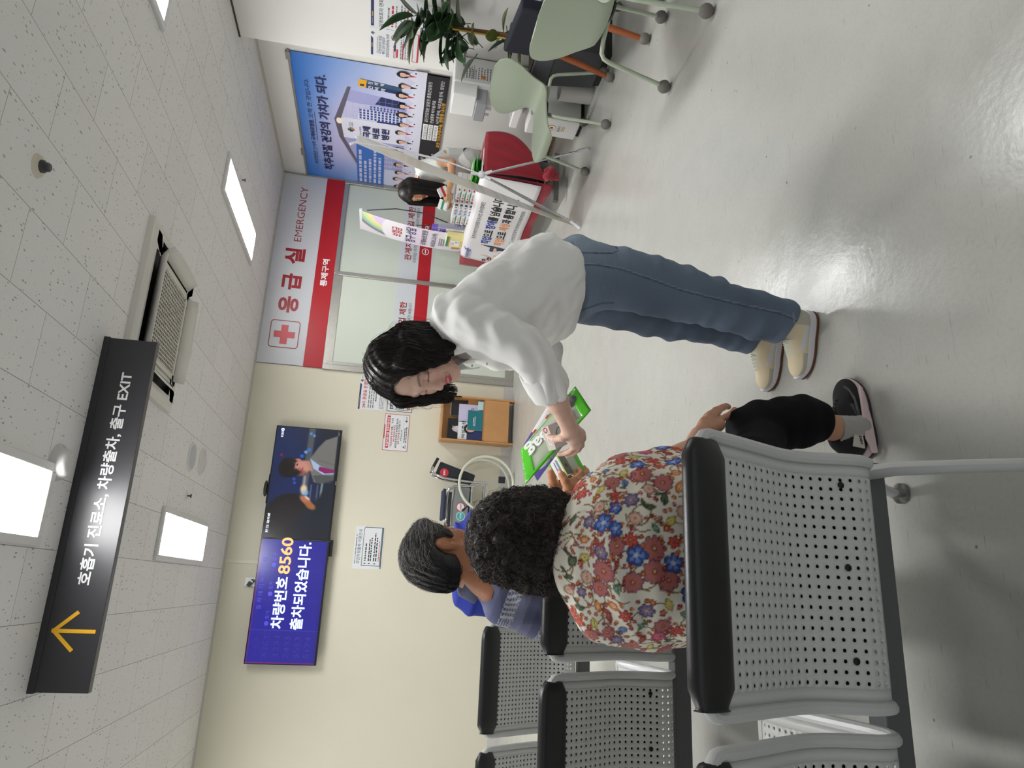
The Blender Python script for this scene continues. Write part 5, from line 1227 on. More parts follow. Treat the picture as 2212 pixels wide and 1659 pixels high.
MB().tube([(3.655,6.575,TZ+.005),(3.655,6.575,TZ+.08)],.012,10).build('stem',M('sprig stem',(90,100,80),.7),t)
# translucent bag and pale folder
s_=SDF((3.72,5.45,TZ),(3.95,5.95,TZ+.32),.008)
s_.ell((3.85,5.66,TZ+.08),(.065,.15,.10),k=.03).ell((3.83,5.58,TZ+.08),(.05,.09,.09),k=.03).ell((3.85,5.70,TZ+.14),(.04,.09,.07),k=.03).cut((0,0,TZ+.006),(0,0,-1))
P,F=s_.mesh(); N=vert_normals(P,F); P=P+N*(hashn(P,28)*.006)[:,None]
o=skin('plastic_bag',(P,F),M('translucent plastic',(226,226,222),.25,alpha=.28)); tag(o,'translucent white plastic bag behind the green pouches','bag')
tag(MB().box((3.60,5.375,TZ+.006),(3.78,5.43,TZ+.014)).build('folder',M('pale folder',(214,190,180),.5),bevel=.002),'pale flat folder at the near edge of the red table','folder')
# carton under the table, against the wall
t=thing('cardboard_box','brown printed cardboard box on the floor behind the table by the right wall','box',(4.5,6.3,0))
MB().box((4.40,5.75,0),(4.66,6.35,.16)).build('box',M('brown cardboard',(170,142,108),.8),t,bevel=.003)
q=Flat((4.3994,6.35,0),NY,Z_,t); 
for i in range(4): q.disc(.1+.14*i,.08,.045,.05,NAVY).disc(.1+.14*i,.08,.03,.034,GLD)
q.done('print')

# ---- X-banner stand seen from behind
t=thing('banner_stand','tall white banner stand seen from behind and almost edge-on in front of the red table','banner',(3.0,5.0,0))
nb=Vector((2.86,4.94,.03)); fb=nb+Vector((.575,.81,0))*.5; nt=Vector((3.25,4.81,1.845)); ft=nt+Vector((.65,.75,0))*.52+Vector((0,0,-.0))
def xs(u,v):
    p=nb.lerp(nt,v).lerp(fb.lerp(ft,v),u); bow=math.sin(PI*v)
    return tuple(p+Vector((-.88,.47,0))*(.02*bow*(1-u)) )
def xp(U,V):
    img=canvas(U,(228,226,220)); blend(img,soft(ell2(U,V,.5,.68,.55,.22),.05)*(1-soft(ell2(U,V,.5,.68,.45,.19),.04))*.6,(236,222,180)); 
    for (y0,c) in ((.80,(232,206,160)),(.76,(232,206,160)),(.72,(230,200,150)),(.47,(170,190,176)),(.43,(150,186,166)),(.36,(190,194,206)),(.32,(190,194,206)),(.26,(186,190,204)),(.2,(190,194,206))):
        s=(np.sin(U*43+y0*90)>-.2)*(U>.12)*(U<.88); blend(img,soft(np.abs(V-y0)-.011,.006)*s*.7,c)
    blend(img,soft(.12-V,.01)*0+soft(V-.1,.02)*.5,(220,206,170)); return img
nx,ny=50,140
U,V=np.meshgrid(np.linspace(0,1,nx),np.linspace(0,1,ny)); C_=xp(U,V)/255.; C_=np.where(C_<=.04045,C_/12.92,((C_+.055)/1.055)**2.4)
Pp=np.array([xs(u,v) for u,v in zip(U.ravel(),V.ravel())]); ix=np.arange(nx*ny).reshape(ny,nx)
Ff=np.stack([ix[:-1,:-1],ix[:-1,1:],ix[1:,1:],ix[1:,:-1]],-1).reshape(-1,4)
me=np_mesh('sheet',Pp,Ff); vcol(me,'print',np.concatenate([C_.reshape(-1,3),np.ones((nx*ny,1))],1)); me.materials.append(m_printed); o_=link('sheet',me,t)
md=o_.modifiers.new('solid','SOLIDIFY'); md.thickness=.001
hub=(3.225,4.955,.835); m_wpl=M('white fittings',(226,224,230),.4); m_whr=M('white rod',(222,222,228),.4)
MB().tube([hub,tuple(nb+Vector((.03,.0,.02)))],.0095,10).build('pole',m_steel2,t); MB().tube([hub,(3.46,4.752,.03)],.0095,10).build('pole',m_steel2,t)
MB().tube([(3.468,4.745,.004),(3.445,4.762,.09)],.013,10).tube([tuple(nb+Vector((-.005,.0,-.022))),tuple(nb+Vector((.045,.002,.06)))],.013,10).tube([tuple(fb+Vector((-.02,-.03,-.0))),tuple(fb+Vector((.0,.0,.06)))],.01,8).build('pole_tip',m_wpl,t)
MB().tube([hub,tuple(fb+Vector((.0,-.01,.03)))],.007,8).build('pole',m_steel2,t)
MB().sphere(hub,.032,14).cyl(hub,(hub[0]-.03,hub[1]+.0,hub[2]-.075),.014).cyl(hub,(hub[0]+.03,hub[1]-.02,hub[2]-.08),.014).cyl(hub,(hub[0]+.0,hub[1]-.0,hub[2]+.09),.013).build('hub',m_wpl,t)
mid=(3.30,4.955,1.12)
MB().tube([hub,mid],.006,8).tube([mid,(3.305,4.95,1.22)],.011,10).tube([(3.303,4.95,1.18),(3.31,4.90,1.5),tuple(nt)],.006,8).tube([(3.303,4.955,1.18),(3.38,5.02,1.5),tuple(ft)],.006,8).build('pole',m_whr,t)
MB().tube([tuple(nt),tuple(nt+Vector((-.02,0,.03)))],.01,8).tube([tuple(ft),tuple(ft+Vector((-.02,.0,.03)))],.01,8).build('hook',m_wpl,t)
# ================================================================ PEOPLE: shared anatomy
def at(px, py, Y):
    """point on the plane y = Y seen at photo pixel (px, py)"""
    dv = _f*1517.34 + _r*((1659-py)-829.5) + _d*(px-1106.0); k = Y/dv.y
    return np.array([dv.x*k, Y, 1.4+dv.z*k])
def basis(f, u=(0,0,1), roll=0.0):
    f=np.array(f,float); f/=np.linalg.norm(f); u=np.array(u,float); u=u-f*f.dot(u); u/=np.linalg.norm(u); r=np.cross(f,u)
    if roll: r,u = r*math.cos(roll)+u*math.sin(roll), -r*math.sin(roll)+u*math.cos(roll)
    return r,f,u
def put(P, o, B, s=1.0):
    return np.array(o) + s*(P[:,0:1]*B[0]+P[:,1:2]*B[1]+P[:,2:3]*B[2])
def L(c): 
    return np.array(lin(c)[:3])
def head(h=.0023, male=False, old=False, smile=False, skin_rgb=(224,182,160), lip=(196,78,88), brow=(52,40,36), ear=True):
    """a head in its own frame: x to the person's right, y forward, z up, origin between the ears"""
    s=SDF((-.11,-.13,-.20),(.11,.15,.15),h)
    s.ell((0,-.012,.032),(.076,.096,.088)).ell((0,.022,-.03),(.062,.068,.085),k=.03)
    for q in (-1,1):
        s.cap((q*.056,-.004,-.052),(q*.012,.066,-.098),.02,.017,k=.025)
        s.ell((q*.037,.060,-.03),(.026,.024,.026),k=.02)
        s.cap((q*.014,.085,.026),(q*.046,.066,.026),.010,.009,k=.018)
    s.ell((0,.073,-.098),(.023,.018,.018),k=.018)
    s.cap((0,-.022,-.05),(0,-.048,-.19),.055 if male else .047,.06 if male else .05,k=.03)
    if male: s.cap((.05,0,-.08),(.02,-.02,-.18),.016,.02,k=.03).cap((-.05,0,-.08),(-.02,-.02,-.18),.016,.02,k=.03)
    for q in (-1,1):
        s.ell((q*.031,.094,.006),(.019,.013,.0115),k=.012,sub=True)
        s.ell((q*.031,.0745,.004),(.0145,.0140,.0130),k=.003)
    s.cap((0,.087,.010),(0,.104,-.030),.0075,.0095,k=.012).ell((0,.107,-.034),(.0105,.0095,.009),k=.008)
    for q in (-1,1): s.ell((q*.0115,.096,-.036),(.0075,.009,.0068),k=.006)
    for q in (-1,1): s.ell((q*.006,.103,-.0435),(.0035,.005,.003),k=.003,sub=True)
    w_=.026 if smile else .021
    s.cap((-w_,.083,-.061+(.005 if smile else 0)),(0,.0915,-.0615),.004,.0062,k=.006).cap((w_,.083,-.061+(.005 if smile else 0)),(0,.0915,-.0615),.004,.0062,k=.006)
    s.cap((-w_*.8,.083,-.0705+(.004 if smile else 0)),(0,.0905,-.074),.004,.0068,k=.006).cap((w_*.8,.083,-.0705+(.004 if smile else 0)),(0,.0905,-.074),.004,.0068,k=.006)
    s.cap((-w_,.090,-.066+(.004 if smile else 0)),(0,.099,-.0675),.0018,.002,k=.003,sub=True).cap((w_,.090,-.066+(.004 if smile else 0)),(0,.099,-.0675),.0018,.002,k=.003,sub=True)
    if ear:
        for q in (-1,1):
            R=np.array([[1,0,0],[0,math.cos(.3),math.sin(.3)],[0,-math.sin(.3),math.cos(.3)]])
            s.ell((q*.079,-.018,-.004),(.010,.021,.034),R,k=.006).ell((q*.077,-.010,-.036),(.008,.011,.012),k=.008)
            s.ell((q*.0915,-.013,.003),(.0085,.0135,.022),R,k=.003,sub=True).ell((q*.088,-.006,-.012),(.008,.007,.010),k=.004,sub=True)
            s.cap((q*.086,-.014,-.016),(q*.086,-.020,.012),.0035,.003,k=.003)
    if old:
        for q in (-1,1):
            s.cap((q*.02,.096,-.03),(q*.036,.078,-.066),.0022,.002,k=.008,sub=True)
            s.cap((q*.03,-.005,-.11),(q*.015,-.0,-.17),.005,.005,k=.012)
    P,F=s.mesh(); P=relax(P,F,1,.4)
    base=L(skin_rgb); C=np.tile(base,(len(P),1)); x,y,z=P[:,0],P[:,1],P[:,2]
    def tint(m,c,a=1.0):
        m=np.clip(m,0,1)[:,None]*a; C[:]=C*(1-m)+L(c)*m
    def E(cx,cy,cz,rx,ry,rz,sft=.5): return np.clip((1-np.sqrt(((x-cx)/rx)**2+((y-cy)/ry)**2+((z-cz)/rz)**2))/sft,0,1)
    tint(np.clip((hashn(P,60)+1)*.5,0,1),tuple(np.array(skin_rgb)*.94),.35)
    for q in (-1,1): tint(E(q*.042,.07,-.03,.028,.05,.024,.9),(226,150,136),.35)
    zz=.004*(np.abs(x)/.026)**2 if smile else 0
    tint(E(0,.09,-.0615,.027,.03,.0065,.3)*(np.abs(x)<.026)*(y>.07),lip,.9); tint(E(0,.09,-.0735,.023,.03,.0085,.3)*(y>.07),lip,.9)
    tint(E(0,.094,-.0672,.023,.03,.0026,.3)*(y>.07),(90,34,40),.9)
    if smile: tint(E(0,.094,-.0664,.017,.03,.0022,.3)*(y>.07),(226,214,206),.85)
    for q in (-1,1):
        tint(np.clip(1-np.abs(z-(.0-.0016-8*(x-q*.031)**2))/.0042,0,1)*(np.abs(x-q*.031)<.017)*(y>.065),(46,32,30),.9)      # lash line of a lowered lid
        tint(E(q*.031,.085,.011,.02,.03,.008,.9),tuple(np.array(skin_rgb)*.86),.4)
        bz=.027+.004*(1-((np.abs(x)-.033)/.022)**2)
        tint(np.clip(1-np.abs(z-bz)/.0055,0,1)*(np.abs(np.abs(x)-.034)<.021)*(np.sign(x)==q)*(y>.04),brow,.75)
    tint(E(0,.1,-.045,.012,.02,.004,.5),(150,90,80),.6)
    if old:
        rr=np.random.default_rng(3)
        for i in range(26):
            a=rr.uniform(0,1,3); tint(E((.075 if a[0]<.7 else -.075),-.01+.09*a[1],-.06+.09*a[2],.03,.003+.003*a[0],.003+.003*a[1],.6),(120,78,56),.6)
    return P,F,C
def comb(P, F, n, K, step, flow, r=.0007, off=.002, seed=1, wob=.0, keep=None, curl=None, free=None, spread=.0, maxfree=3):
    """strands combed over a hair surface; flow(p)->direction; strands leave the surface where free(p) says so"""
    from mathutils.kdtree import KDTree
    N=vert_normals(P,F); kd=KDTree(len(P))
    for i,p in enumerate(P): kd.insert(p,i)
    kd.balance(); rg=np.random.default_rng(seed); idx=np.arange(len(P))
    if keep is not None: idx=idx[keep(P)]
    st=rg.choice(idx,n); G=np.zeros((n,K,3)); 
    for a,i in enumerate(st):
        p=P[i]+N[i]*off*rg.uniform(.3,1.3); o_=off*rg.uniform(.2,1.6); ph=rg.uniform(0,6.28); fr=rg.uniform(.7,1.3); loose=False; nl=0; jit=rg.normal(0,spread,3)
        for k in range(K):
            G[a,k]=p
            d=np.array(flow(p),float)+jit
            if wob: d=d+wob*np.array([math.sin(ph+fr*k),math.cos(ph*1.7+fr*k*.9),math.sin(ph*2.3+fr*k*1.1)])
            if not loose and free is not None and free(p): loose=True
            if loose:
                nl+=1
                if nl>maxfree: continue
                d/=np.linalg.norm(d)+1e-9; p=p+d*step; continue
            co,j,dist=kd.find(p); nn=N[j]; d=d-nn*d.dot(nn); d/=np.linalg.norm(d)+1e-9
            p=p+d*step; co,j,dist=kd.find(p); nn=N[j]; p=p-nn*((p-P[j]).dot(nn)-o_)
            if curl: p=p+nn*curl*(.5+.5*math.sin(ph+fr*2.1*k))
    rad=rg.uniform(.6,1.3,n)*r
    return strands(G,rad)
def sdf_for(pts, m, h):
    A=np.array(pts); return SDF(A.min(0)-m, A.max(0)+m, h)
def pix(P):
    q=P-np.array([0,0,1.4]); F_=np.array(_f);R_=np.array(_r);D_=np.array(_d); w=q@F_
    return np.stack([1106.0+1517.34*(q@D_)/w, 1659-(829.5+1517.34*(q@R_)/w)],1)
def pmask(XY,pts,w):
    d=np.full(len(XY),1e9)
    for a,b in zip(pts[:-1],pts[1:]):
        a=np.array(a,float);b=np.array(b,float);e=b-a;t=np.clip(((XY-a)@e)/(e@e),0,1); d=np.minimum(d,np.linalg.norm(XY-a-t[:,None]*e,axis=1))
    return np.clip((w-d)/(w*.5),0,1)
m_skin1=M('skin fair',(224,182,160),.5,attr='print',sss=.12); m_hairblk=M('hair black brown',(34,27,26),.42,spec=.45,var=(30,.3)); m_hairgry=M('hair greying black',(52,50,50),.5,var=(40,.4)); m_hairbrn=M('hair dark brown curls',(44,35,31),.55,var=(45,.35))
def hairgrow(o, PFs, mats, parent=None): pass
def fingers(s, F_, r0, k=.006, taper=.82):
    for ch in F_:
        n=len(ch); rs=[r0*(1-(1-taper)*i/(n-1)) for i in range(n)]
        for i in range(n-1): s.cap(ch[i],ch[i+1],rs[i],rs[i+1],k)
def skincol(P, rgb, knuckles=(), redden=(206,132,112), nails=(), nail_rgb=(232,190,176), nr=.008):
    C=np.tile(L(rgb),(len(P),1))*(1+.05*hashn(P,70))[:,None]
    for kx in knuckles:
        m=np.clip(1-np.linalg.norm(P-np.array(kx),axis=1)/.017,0,1)[:,None]*.55; C=C*(1-m)+L(redden)*m
    for kx in nails:
        m=np.clip((1-np.linalg.norm(P-np.array(kx),axis=1)/nr)*3,0,1)[:,None]*.8; C=C*(1-m)+L(nail_rgb)*m
    return C
def person(label, loc): 
    return None
def finish_body(name, comps, mats, label):
    """join body components (P,F,colour) into the one body mesh that is the person"""
    P,F=fuse([(c[0],c[1]) for c in comps]); C=np.concatenate([c[2] for c in comps])
    o=skin(name,(P,F),mats,None,C); return tag(o,label,'person')
def scol(P,rgb): return np.tile(L(rgb),(len(P),1))
m_denim=M('washed denim',(90,110,136),.8,attr='print',bump=(420,.25,.001)); m_shirtw=M('white linen shirt',(244,243,240),.8,bump=(260,.12,.0012),sheen=.2)
m_print_cloth=M('printed cotton',(230,226,214),.8,attr='print',bump=(300,.1,.001)); m_blkcloth=M('black trouser cloth',(15,15,18),.85,spec=.2)
def wrinkle(P,F,amp,sc,seed=0.0,dirv=None):
    N=vert_normals(P,F); Q=P+seed
    if dirv is not None: d=np.array(dirv,float); d/=np.linalg.norm(d); Q=Q-np.outer(Q@d,d)*.75
    h=hashn(Q,sc)+.5*hashn(Q+3.1,sc*2.1); return P+N*(h*amp)[:,None]
def linemask(P,pts,w):
    d=np.full(len(P),9.)
    for a,b in zip(pts[:-1],pts[1:]):
        a=np.array(a);b=np.array(b);e=b-a;t=np.clip(((P-a)@e)/(e@e),0,1); d=np.minimum(d,np.linalg.norm(P-a-t[:,None]*e,axis=1))
    return np.clip((w-d)/(w*.5),0,1)

# ================================================================ THE STANDING WOMAN (leaning over, white shirt and jeans)
S1=1.05; SKF=(226,186,166)
hb=basis((-.76,-.42,-.50)); ho=at(893,792,2.15)+np.array([.0,0,0])
Ph,Fh,Ch=head(smile=True,skin_rgb=SKF,lip=(204,70,84))
Pw=put(Ph,ho,hb,S1)
# torso, legs (under the clothes)
hipL,hipR=np.array([1.0,2.03,.86]),np.array([1.0,2.21,.86]); waist=at(1165,640,2.11); chest=at(1050,690,2.1); nk=ho+S1*(-.048*hb[1]-.17*hb[2])
sL,sR=at(1003,690,1.965),at(985,725,2.27)
elL,crL=at(1165,775,1.93),at(1200,850,1.99); wrL=at(1231,925,2.115)
s=SDF((.35,1.8,.0),(1.25,2.5,1.35),.01)
s.loft([(np.array([1.02,2.12,.86]),.13,.09),(waist,.12,.08),(chest,.14,.085),(nk,.06,.05)],k=.03)
for hip,kn,an in ((hipL,at(1475,640,2.03),at(1690,700,2.03)),(hipR,at(1462,690,2.24),at(1640,745,2.25))):
    s.chain([hip,kn,an],[.075,.05,.038],k=.02)
s.cap(sL,elL,.042,.034,k=.02)
Pt,Ft=s.mesh()
# left forearm and hand: back of the hand towards the camera, thumb over the carton, fingers curling behind it
s=sdf_for([at(1172,800,1.955),wrL,at(1262,950,2.2),at(1205,985,2.28),at(1180,940,2.22)],.06,.0021)
s.chain([at(1172,800,1.955),at(1205,868,2.02),wrL],[.037,.033,.0245],k=.012).cap(at(1222,905,2.09),wrL,.026,.0255,k=.01)
kI,kM,kR,kP=at(1241,962,2.20),at(1252,957,2.185),at(1257,946,2.165),at(1255,935,2.15)
for kx,r_ in ((kI,.0150),(kM,.0150),(kR,.0145),(kP,.0135)): s.cap(wrL,kx,.020,r_,k=.014)
s.ell((wrL+kM)/2+(kI-kP)*.1,(.028,.028,.028),k=.015)
thb=[at(1228,932,2.12),at(1215,945,2.145),at(1200,948,2.18),at(1187,944,2.215)]
fgI=[kI,at(1232,974,2.235),at(1221,979,2.262),at(1209,981,2.275)]
fgM=[kM,at(1249,971,2.225),at(1238,980,2.258),at(1226,984,2.272)]
fgR=[kR,at(1256,962,2.215),at(1247,972,2.25),at(1236,978,2.265)]
fgP=[kP,at(1257,950,2.195),at(1250,960,2.232),at(1241,968,2.25)]
s.chain(thb,[.0155,.0125,.0115,.0092],k=.01)
fingers(s,[fgI,fgM,fgR,fgP],.0100,k=.005)
Pa,Fa=s.mesh(); Pa=relax(Pa,Fa,1,.4)
Ca=skincol(Pa,SKF,[kI,kM,kR,kP,fgI[1],fgM[1],thb[2]],nails=[thb[3]+np.array([0,-.008,.003]),fgI[3]+np.array([0,-.008,.0])])
# right hand under the pouches, only finger tips and forearm showing
s=sdf_for([at(1190,800,2.3),at(1175,870,2.46),at(1225,910,2.48)],.06,.003)
wR=at(1196,845,2.36); s.chain([at(1190,800,2.30),wR],[.03,.024],k=.01)
hR=at(1203,872,2.42); s.cap(wR,hR,.024,.028,k=.02)
fingers(s,[[hR,at(1190,884,2.45),at(1180,872,2.46)],[hR,at(1200,893,2.46),at(1186,888,2.475)],[hR,at(1212,898,2.46),at(1200,905,2.47)],[hR,at(1221,893,2.455),at(1212,908,2.465)],[hR,at(1188,862,2.40),at(1179,866,2.40)]],.0095)
Pr,Fr=s.mesh()
w1=finish_body('person',[(Pw,Fh,Ch),(Pt,Ft,scol(Pt,SKF)),(Pa,Fa,Ca),(Pr,Fr,skincol(Pr,SKF))],m_skin1,'young woman in a white shirt and blue jeans leaning over to hand out a carton')

# hair: a chin-length bob, parted on top, hanging forward
g=np.array([0,0,-1.])
gl=np.array([g@hb[0],g@hb[1],g@hb[2]])      # gravity in the head's frame
s=SDF((-.15,-.17,-.19),(.15,.19,.18),.0035)
s.ell((0,-.018,.040),(.092,.112,.100)).ell((0,-.055,-.02),(.085,.075,.09),k=.03)
for q in (-1,1):
    for (a,r1,r2,ln) in (((q*.078,.012,.03),.034,.022,.13),((q*.082,-.03,.01),.036,.026,.112),((q*.072,.045,.055),.028,.012,.125 if q<0 else .16),((q*.06,-.075,-.01),.04,.026,.080)):
        a=np.array(a); b=a+(gl*np.array([1,.55,1])*ln+np.array([q*.012,0,0])); s.cap(a,b,r1,r2,k=.02)
# open the face
s.ell((0,.125,-.045),(.061,.085,.105),k=.012,sub=True).cap((0,.07,.05),(0,.10,-.12),.05,.05,k=.012,sub=True)
s.ell((0,-.0,-.15),(.055,.075,.06),k=.02,sub=True)
P,F=s.mesh(); N=vert_normals(P,F); P=P+N*(.0022*np.sin(P[:,0]*300+4*np.sin(P[:,2]*40))*np.clip(1,0,1))[:,None]
def flow1(p):
    part=np.array([np.sign(p[0]+.018)*1.1,-.1,-.2]) if p[2]>.09 else np.array([0,0,0.])
    return gl+part*max(0,(p[2]-.06)/.06)
st=comb(P,F,2600,22,.0085,flow1,r=.0008,off=.0025,seed=2,wob=.05,spread=.06,free=lambda p:p[2]<-.10)
fly=comb(P,F,160,20,.009,flow1,r=.0004,off=.012,seed=5,wob=.25,spread=.2,free=lambda p:p[2]<-.07)
PF=fuse([(P,F),st,fly]); skin('hair',(put(PF[0],ho,hb,S1),PF[1]),m_hairblk,w1)

# jeans
s=SDF((.78,1.86,.05),(1.22,2.42,1.0),.0042)
def px(x,y0,y1,Y):      # centre and half-width from the two silhouette pixels
    a,b=at(x,y0,Y),at(x,y1,Y); return (a+b)/2,np.linalg.norm(a-b)/2
wc,wh=px(1205,531,676,2.12)
near=[(1268,530,668,2.05),(1340,540,662,2.04),(1405,556,677,2.03),(1471,577,690,2.03),(1536,606,702,2.03),(1575,621,712,2.03),(1633,634,730,2.03),(1689,652,738,2.03),(1716,668,738,2.03)]
far=[(1268,560,698,2.21),(1340,592,708,2.22),(1405,610,723,2.23),(1458,632,733,2.24),(1530,650,737,2.245),(1591,676,755,2.25),(1640,690,766,2.25)]
secs=[(wc,wh,.155),px(1235,526,688,2.125)+(.17,)]
s.loft([(a,b,c) for a,b,c in secs],k=.02,hint=(1,0,0))
for lst in (near,far):
    sec=[]
    for i,(x,a,b,Y) in enumerate(lst):
        c,hw=px(x,a,b,Y); sec.append((c,hw,(.098,.092,.086,.082,.078,.076,.076,.078,.078)[i]))
    s.loft(sec,k=.02,hint=(1,0,0))
s.loft([secs[1],(px(1268,528,690,2.13)[0],.118,.165)],k=.03,hint=(1,0,0))
h1,h2=at(1722,690,1.96),at(1699,745,1.97); e_=h2-h1; s.cut(h1,np.array([-e_[2],0,e_[0]])*(-1 if e_[0]>0 else 1)*(1 if True else 1))
P,F=s.mesh(); P=relax(P,F,2,.5)
amp=.003+.004*np.clip((.55-P[:,2])/.2,0,1)*np.clip((P[:,2]-.25)/.1,0,1)
N=vert_normals(P,F); P=P+N*((hashn(P*np.array([1,1,1.6])+1.7,16)+.5*hashn(P*np.array([1,1,1.3]),37))*amp)[:,None]
C=np.tile(L((90,104,124)),(len(P),1)); x,y,z=P.T
fade=np.clip(.5+.5*hashn(P*np.array([1,1,.5]),13),0,1)
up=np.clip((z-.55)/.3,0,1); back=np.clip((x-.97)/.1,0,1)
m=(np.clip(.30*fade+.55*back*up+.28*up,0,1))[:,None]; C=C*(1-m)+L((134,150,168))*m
m=(np.clip((.16-z)/.1,0,1)*.25*fade)[:,None]; C=C*(1-m)+L((120,140,160))*m
m=(np.clip(hashn(P*np.array([1,1,4.0]),40)*.5+.1,0,1)*np.clip((z-.62)/.15,0,1)*np.clip((.84-z)/.05,0,1)*.15)[:,None]; C=C*(1-m)+L((168,184,198))*m
XY=pix(P); Nn=vert_normals(P,F); facing=((Nn@np.array(_f))<.15)*1.0*(P[:,1]<2.14)
def paint(pts,w,c,a=.8):
    m=(pmask(XY,pts,w)*a*facing)[:,None]; C[:]=C*(1-m)+L(c)*m
DK,LT=(54,64,86),(158,166,176)
seam=[(1205,572),(1290,572),(1337,580),(1405,603),(1471,627),(1575,653),(1689,678),(1722,692)]
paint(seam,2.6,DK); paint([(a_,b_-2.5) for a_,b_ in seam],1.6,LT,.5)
for k in (0,5): paint([(1216+k,524),(1219+k,545),(1222+k,572),(1226+k,620),(1238+k,682)],1.8,DK,.7)
paint([(1210,526),(1213,545),(1215,572),(1219,620),(1231,682)],3,(128,148,170),.4)
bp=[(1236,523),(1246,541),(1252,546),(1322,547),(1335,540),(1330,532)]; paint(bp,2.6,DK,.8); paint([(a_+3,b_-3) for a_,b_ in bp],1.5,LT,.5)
paint([(1236,523),(1241,534),(1248,546)],3.5,(112,132,156),.6)
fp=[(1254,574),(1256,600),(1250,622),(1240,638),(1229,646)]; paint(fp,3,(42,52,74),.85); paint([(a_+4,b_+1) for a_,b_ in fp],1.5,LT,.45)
paint([(1231,686),(1262,668),(1300,655),(1325,654)],2.5,DK,.6)
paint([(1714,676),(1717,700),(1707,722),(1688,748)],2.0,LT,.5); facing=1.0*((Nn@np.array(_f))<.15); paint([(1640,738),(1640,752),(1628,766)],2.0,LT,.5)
j=skin('jeans',(P,F),m_denim,w1,C)
Yn=1.955
def sn(*pp): return [at(a,b,Y_) for a,b,Y_ in pp]
rb=MB(); i_=np.argmin(np.where(facing>0,np.linalg.norm(XY-np.array((1256,578)),axis=1),1e9)); rb.sphere(P[i_],.006,10,sc=(1,.6,1))
rb.build('rivet',M('brass rivet',(178,150,92),.35,metal=.8),j)
i_=np.argmin(np.where(facing>0,np.linalg.norm(XY-np.array((1206,545)),axis=1),1e9)); MB().obox(P[i_],(.006,0,0),(0,.004,0),(0,0,.022)).build('belt_loop',M('denim loop',(96,114,138),.85),j,bevel=.002)

# shirt
s=SDF((.52,1.80,.82),(1.16,2.45,1.34),.0042)
bk=[(1200,536),(1175,519),(1150,525),(1116,549),(1060,578),(1018,608),(988,634),(974,662)]
fr=[(1222,690),(1210,716),(1185,735),(1150,752),(1110,766),(1060,776),(1012,772),(990,765)]
dp=[.185,.195,.195,.19,.185,.18,.165,.11]; yc=[2.12,2.12,2.12,2.115,2.11,2.11,2.11,2.13]
sec=[]
for (a,b),(c_,d_),w_,Y_ in zip(bk,fr,dp,yc):
    p,q_=at(a,b,Y_),at(c_,d_,Y_); sec.append(((p+q_)/2,np.linalg.norm(p-q_)/2,w_))
C0=np.array([q_[0] for q_ in sec])
# sections run across the lean of the body: hint is the front-back direction
hint=at(fr[3][0],fr[3][1],2.1)-at(bk[3][0],bk[3][1],2.1)
s.loft(sec,k=.02,hint=hint)
s.ell(at(1080,640,2.0),(.09,.05,.1),k=.05)
s.cap(at(1000,676,2.02),at(1025,700,1.965),.07,.066,k=.035)
s.chain([at(1022,700,1.962),at(1075,722,1.94),at(1125,745,1.925),at(1160,780,1.935)],[.068,.066,.061,.057],k=.025)
s.chain([at(1150,775,1.935),at(1168,800,1.95),at(1180,822,1.975)],[.058,.056,.054],k=.015)
s.chain([at(985,735,2.23),at(1080,760,2.27),at(1185,770,2.30),at(1192,795,2.31)],[.065,.06,.055,.05],k=.03)
# rolled cuff
a_,b_=at(1170,805,1.955),at(1187,838,1.99); s.cap(a_,b_,.060,.058,k=.006)
s.cap(at(1184,834,1.985),at(1202,866,2.02),.040,.040,k=.004,sub=True)
# neck opening
s.cap(at(985,772,2.12),at(960,800,2.12),.05,.06,k=.01,sub=True)
P,F=s.mesh(); P=relax(P,F,1,.5)
N=vert_normals(P,F); ax_=sec[0][0]-sec[6][0]; ax_/=np.linalg.norm(ax_)
arm=np.clip((.80-P[:,0])/.1,0,1)*np.clip((2.02-P[:,1])/.04,0,1)
fold=.0045*hashn(P+np.array([0,0,.3]),19)+.0035*np.sin(P@np.array([38,0,52.])+3*hashn(P,9))*(1-arm)*np.clip((P[:,2]-.85)/.15,0,1)+.005*arm*np.sin(P@np.array([70,20,-95.])+2.2*hashn(P,14))
P=P+N*(fold+.0016*hashn(P+1.1,52)+.0022*np.sin(P@np.array([60,-30,85.])+2.6*hashn(P,22))*np.clip(hashn(P+.7,8)+.2,0,1))[:,None]
sh=skin('shirt',(P,F),m_shirtw,w1)
# collar: a folded band round the neck, points at the front
cn=at(974,746,2.13); upv=at(946,774,2.11)-at(1002,724,2.13); upv/=np.linalg.norm(upv); cb=basis(at(1000,782,2.10)-at(974,746,2.13),upv); mb=MB()
nA=44
for i in range(nA+1):
    a=math.radians(28+304*i/nA); t_=abs(i/nA-.5)*2
    d_=cb[1]*math.cos(a)+cb[0]*math.sin(a); r_=.070
    mb.v+=[tuple(cn+d_*(r_-.004)+cb[2]*-.035),tuple(cn+d_*r_+cb[2]*.020),tuple(cn+d_*(r_+.009)+cb[2]*.022),tuple(cn+d_*(r_+.024+.010*t_**2)+cb[2]*(-.020-.034*t_**3))]
mb.f=[(4*i+k,4*i+4+k,4*i+5+k,4*i+1+k) for i in range(nA) for k in range(3)]; mb.mi=[0]*len(mb.f)
mb.build('collar',m_shirtw,sh,solid=.002,angle=180)
for pts in (sn((1032,652,1.985),(1010,672,1.955),(1005,700,1.90)),sn((1046,690,1.895),(1062,676,1.93),(1100,664,1.935),(1128,650,1.95))):
    pass
ca,cb_=at(1160,797,1.955),at(1189,846,2.005); ax_=(cb_-ca)/np.linalg.norm(cb_-ca); e1_,e2_,_z=frame(ax_,(0,1,0)); mb=MB(); n_=40
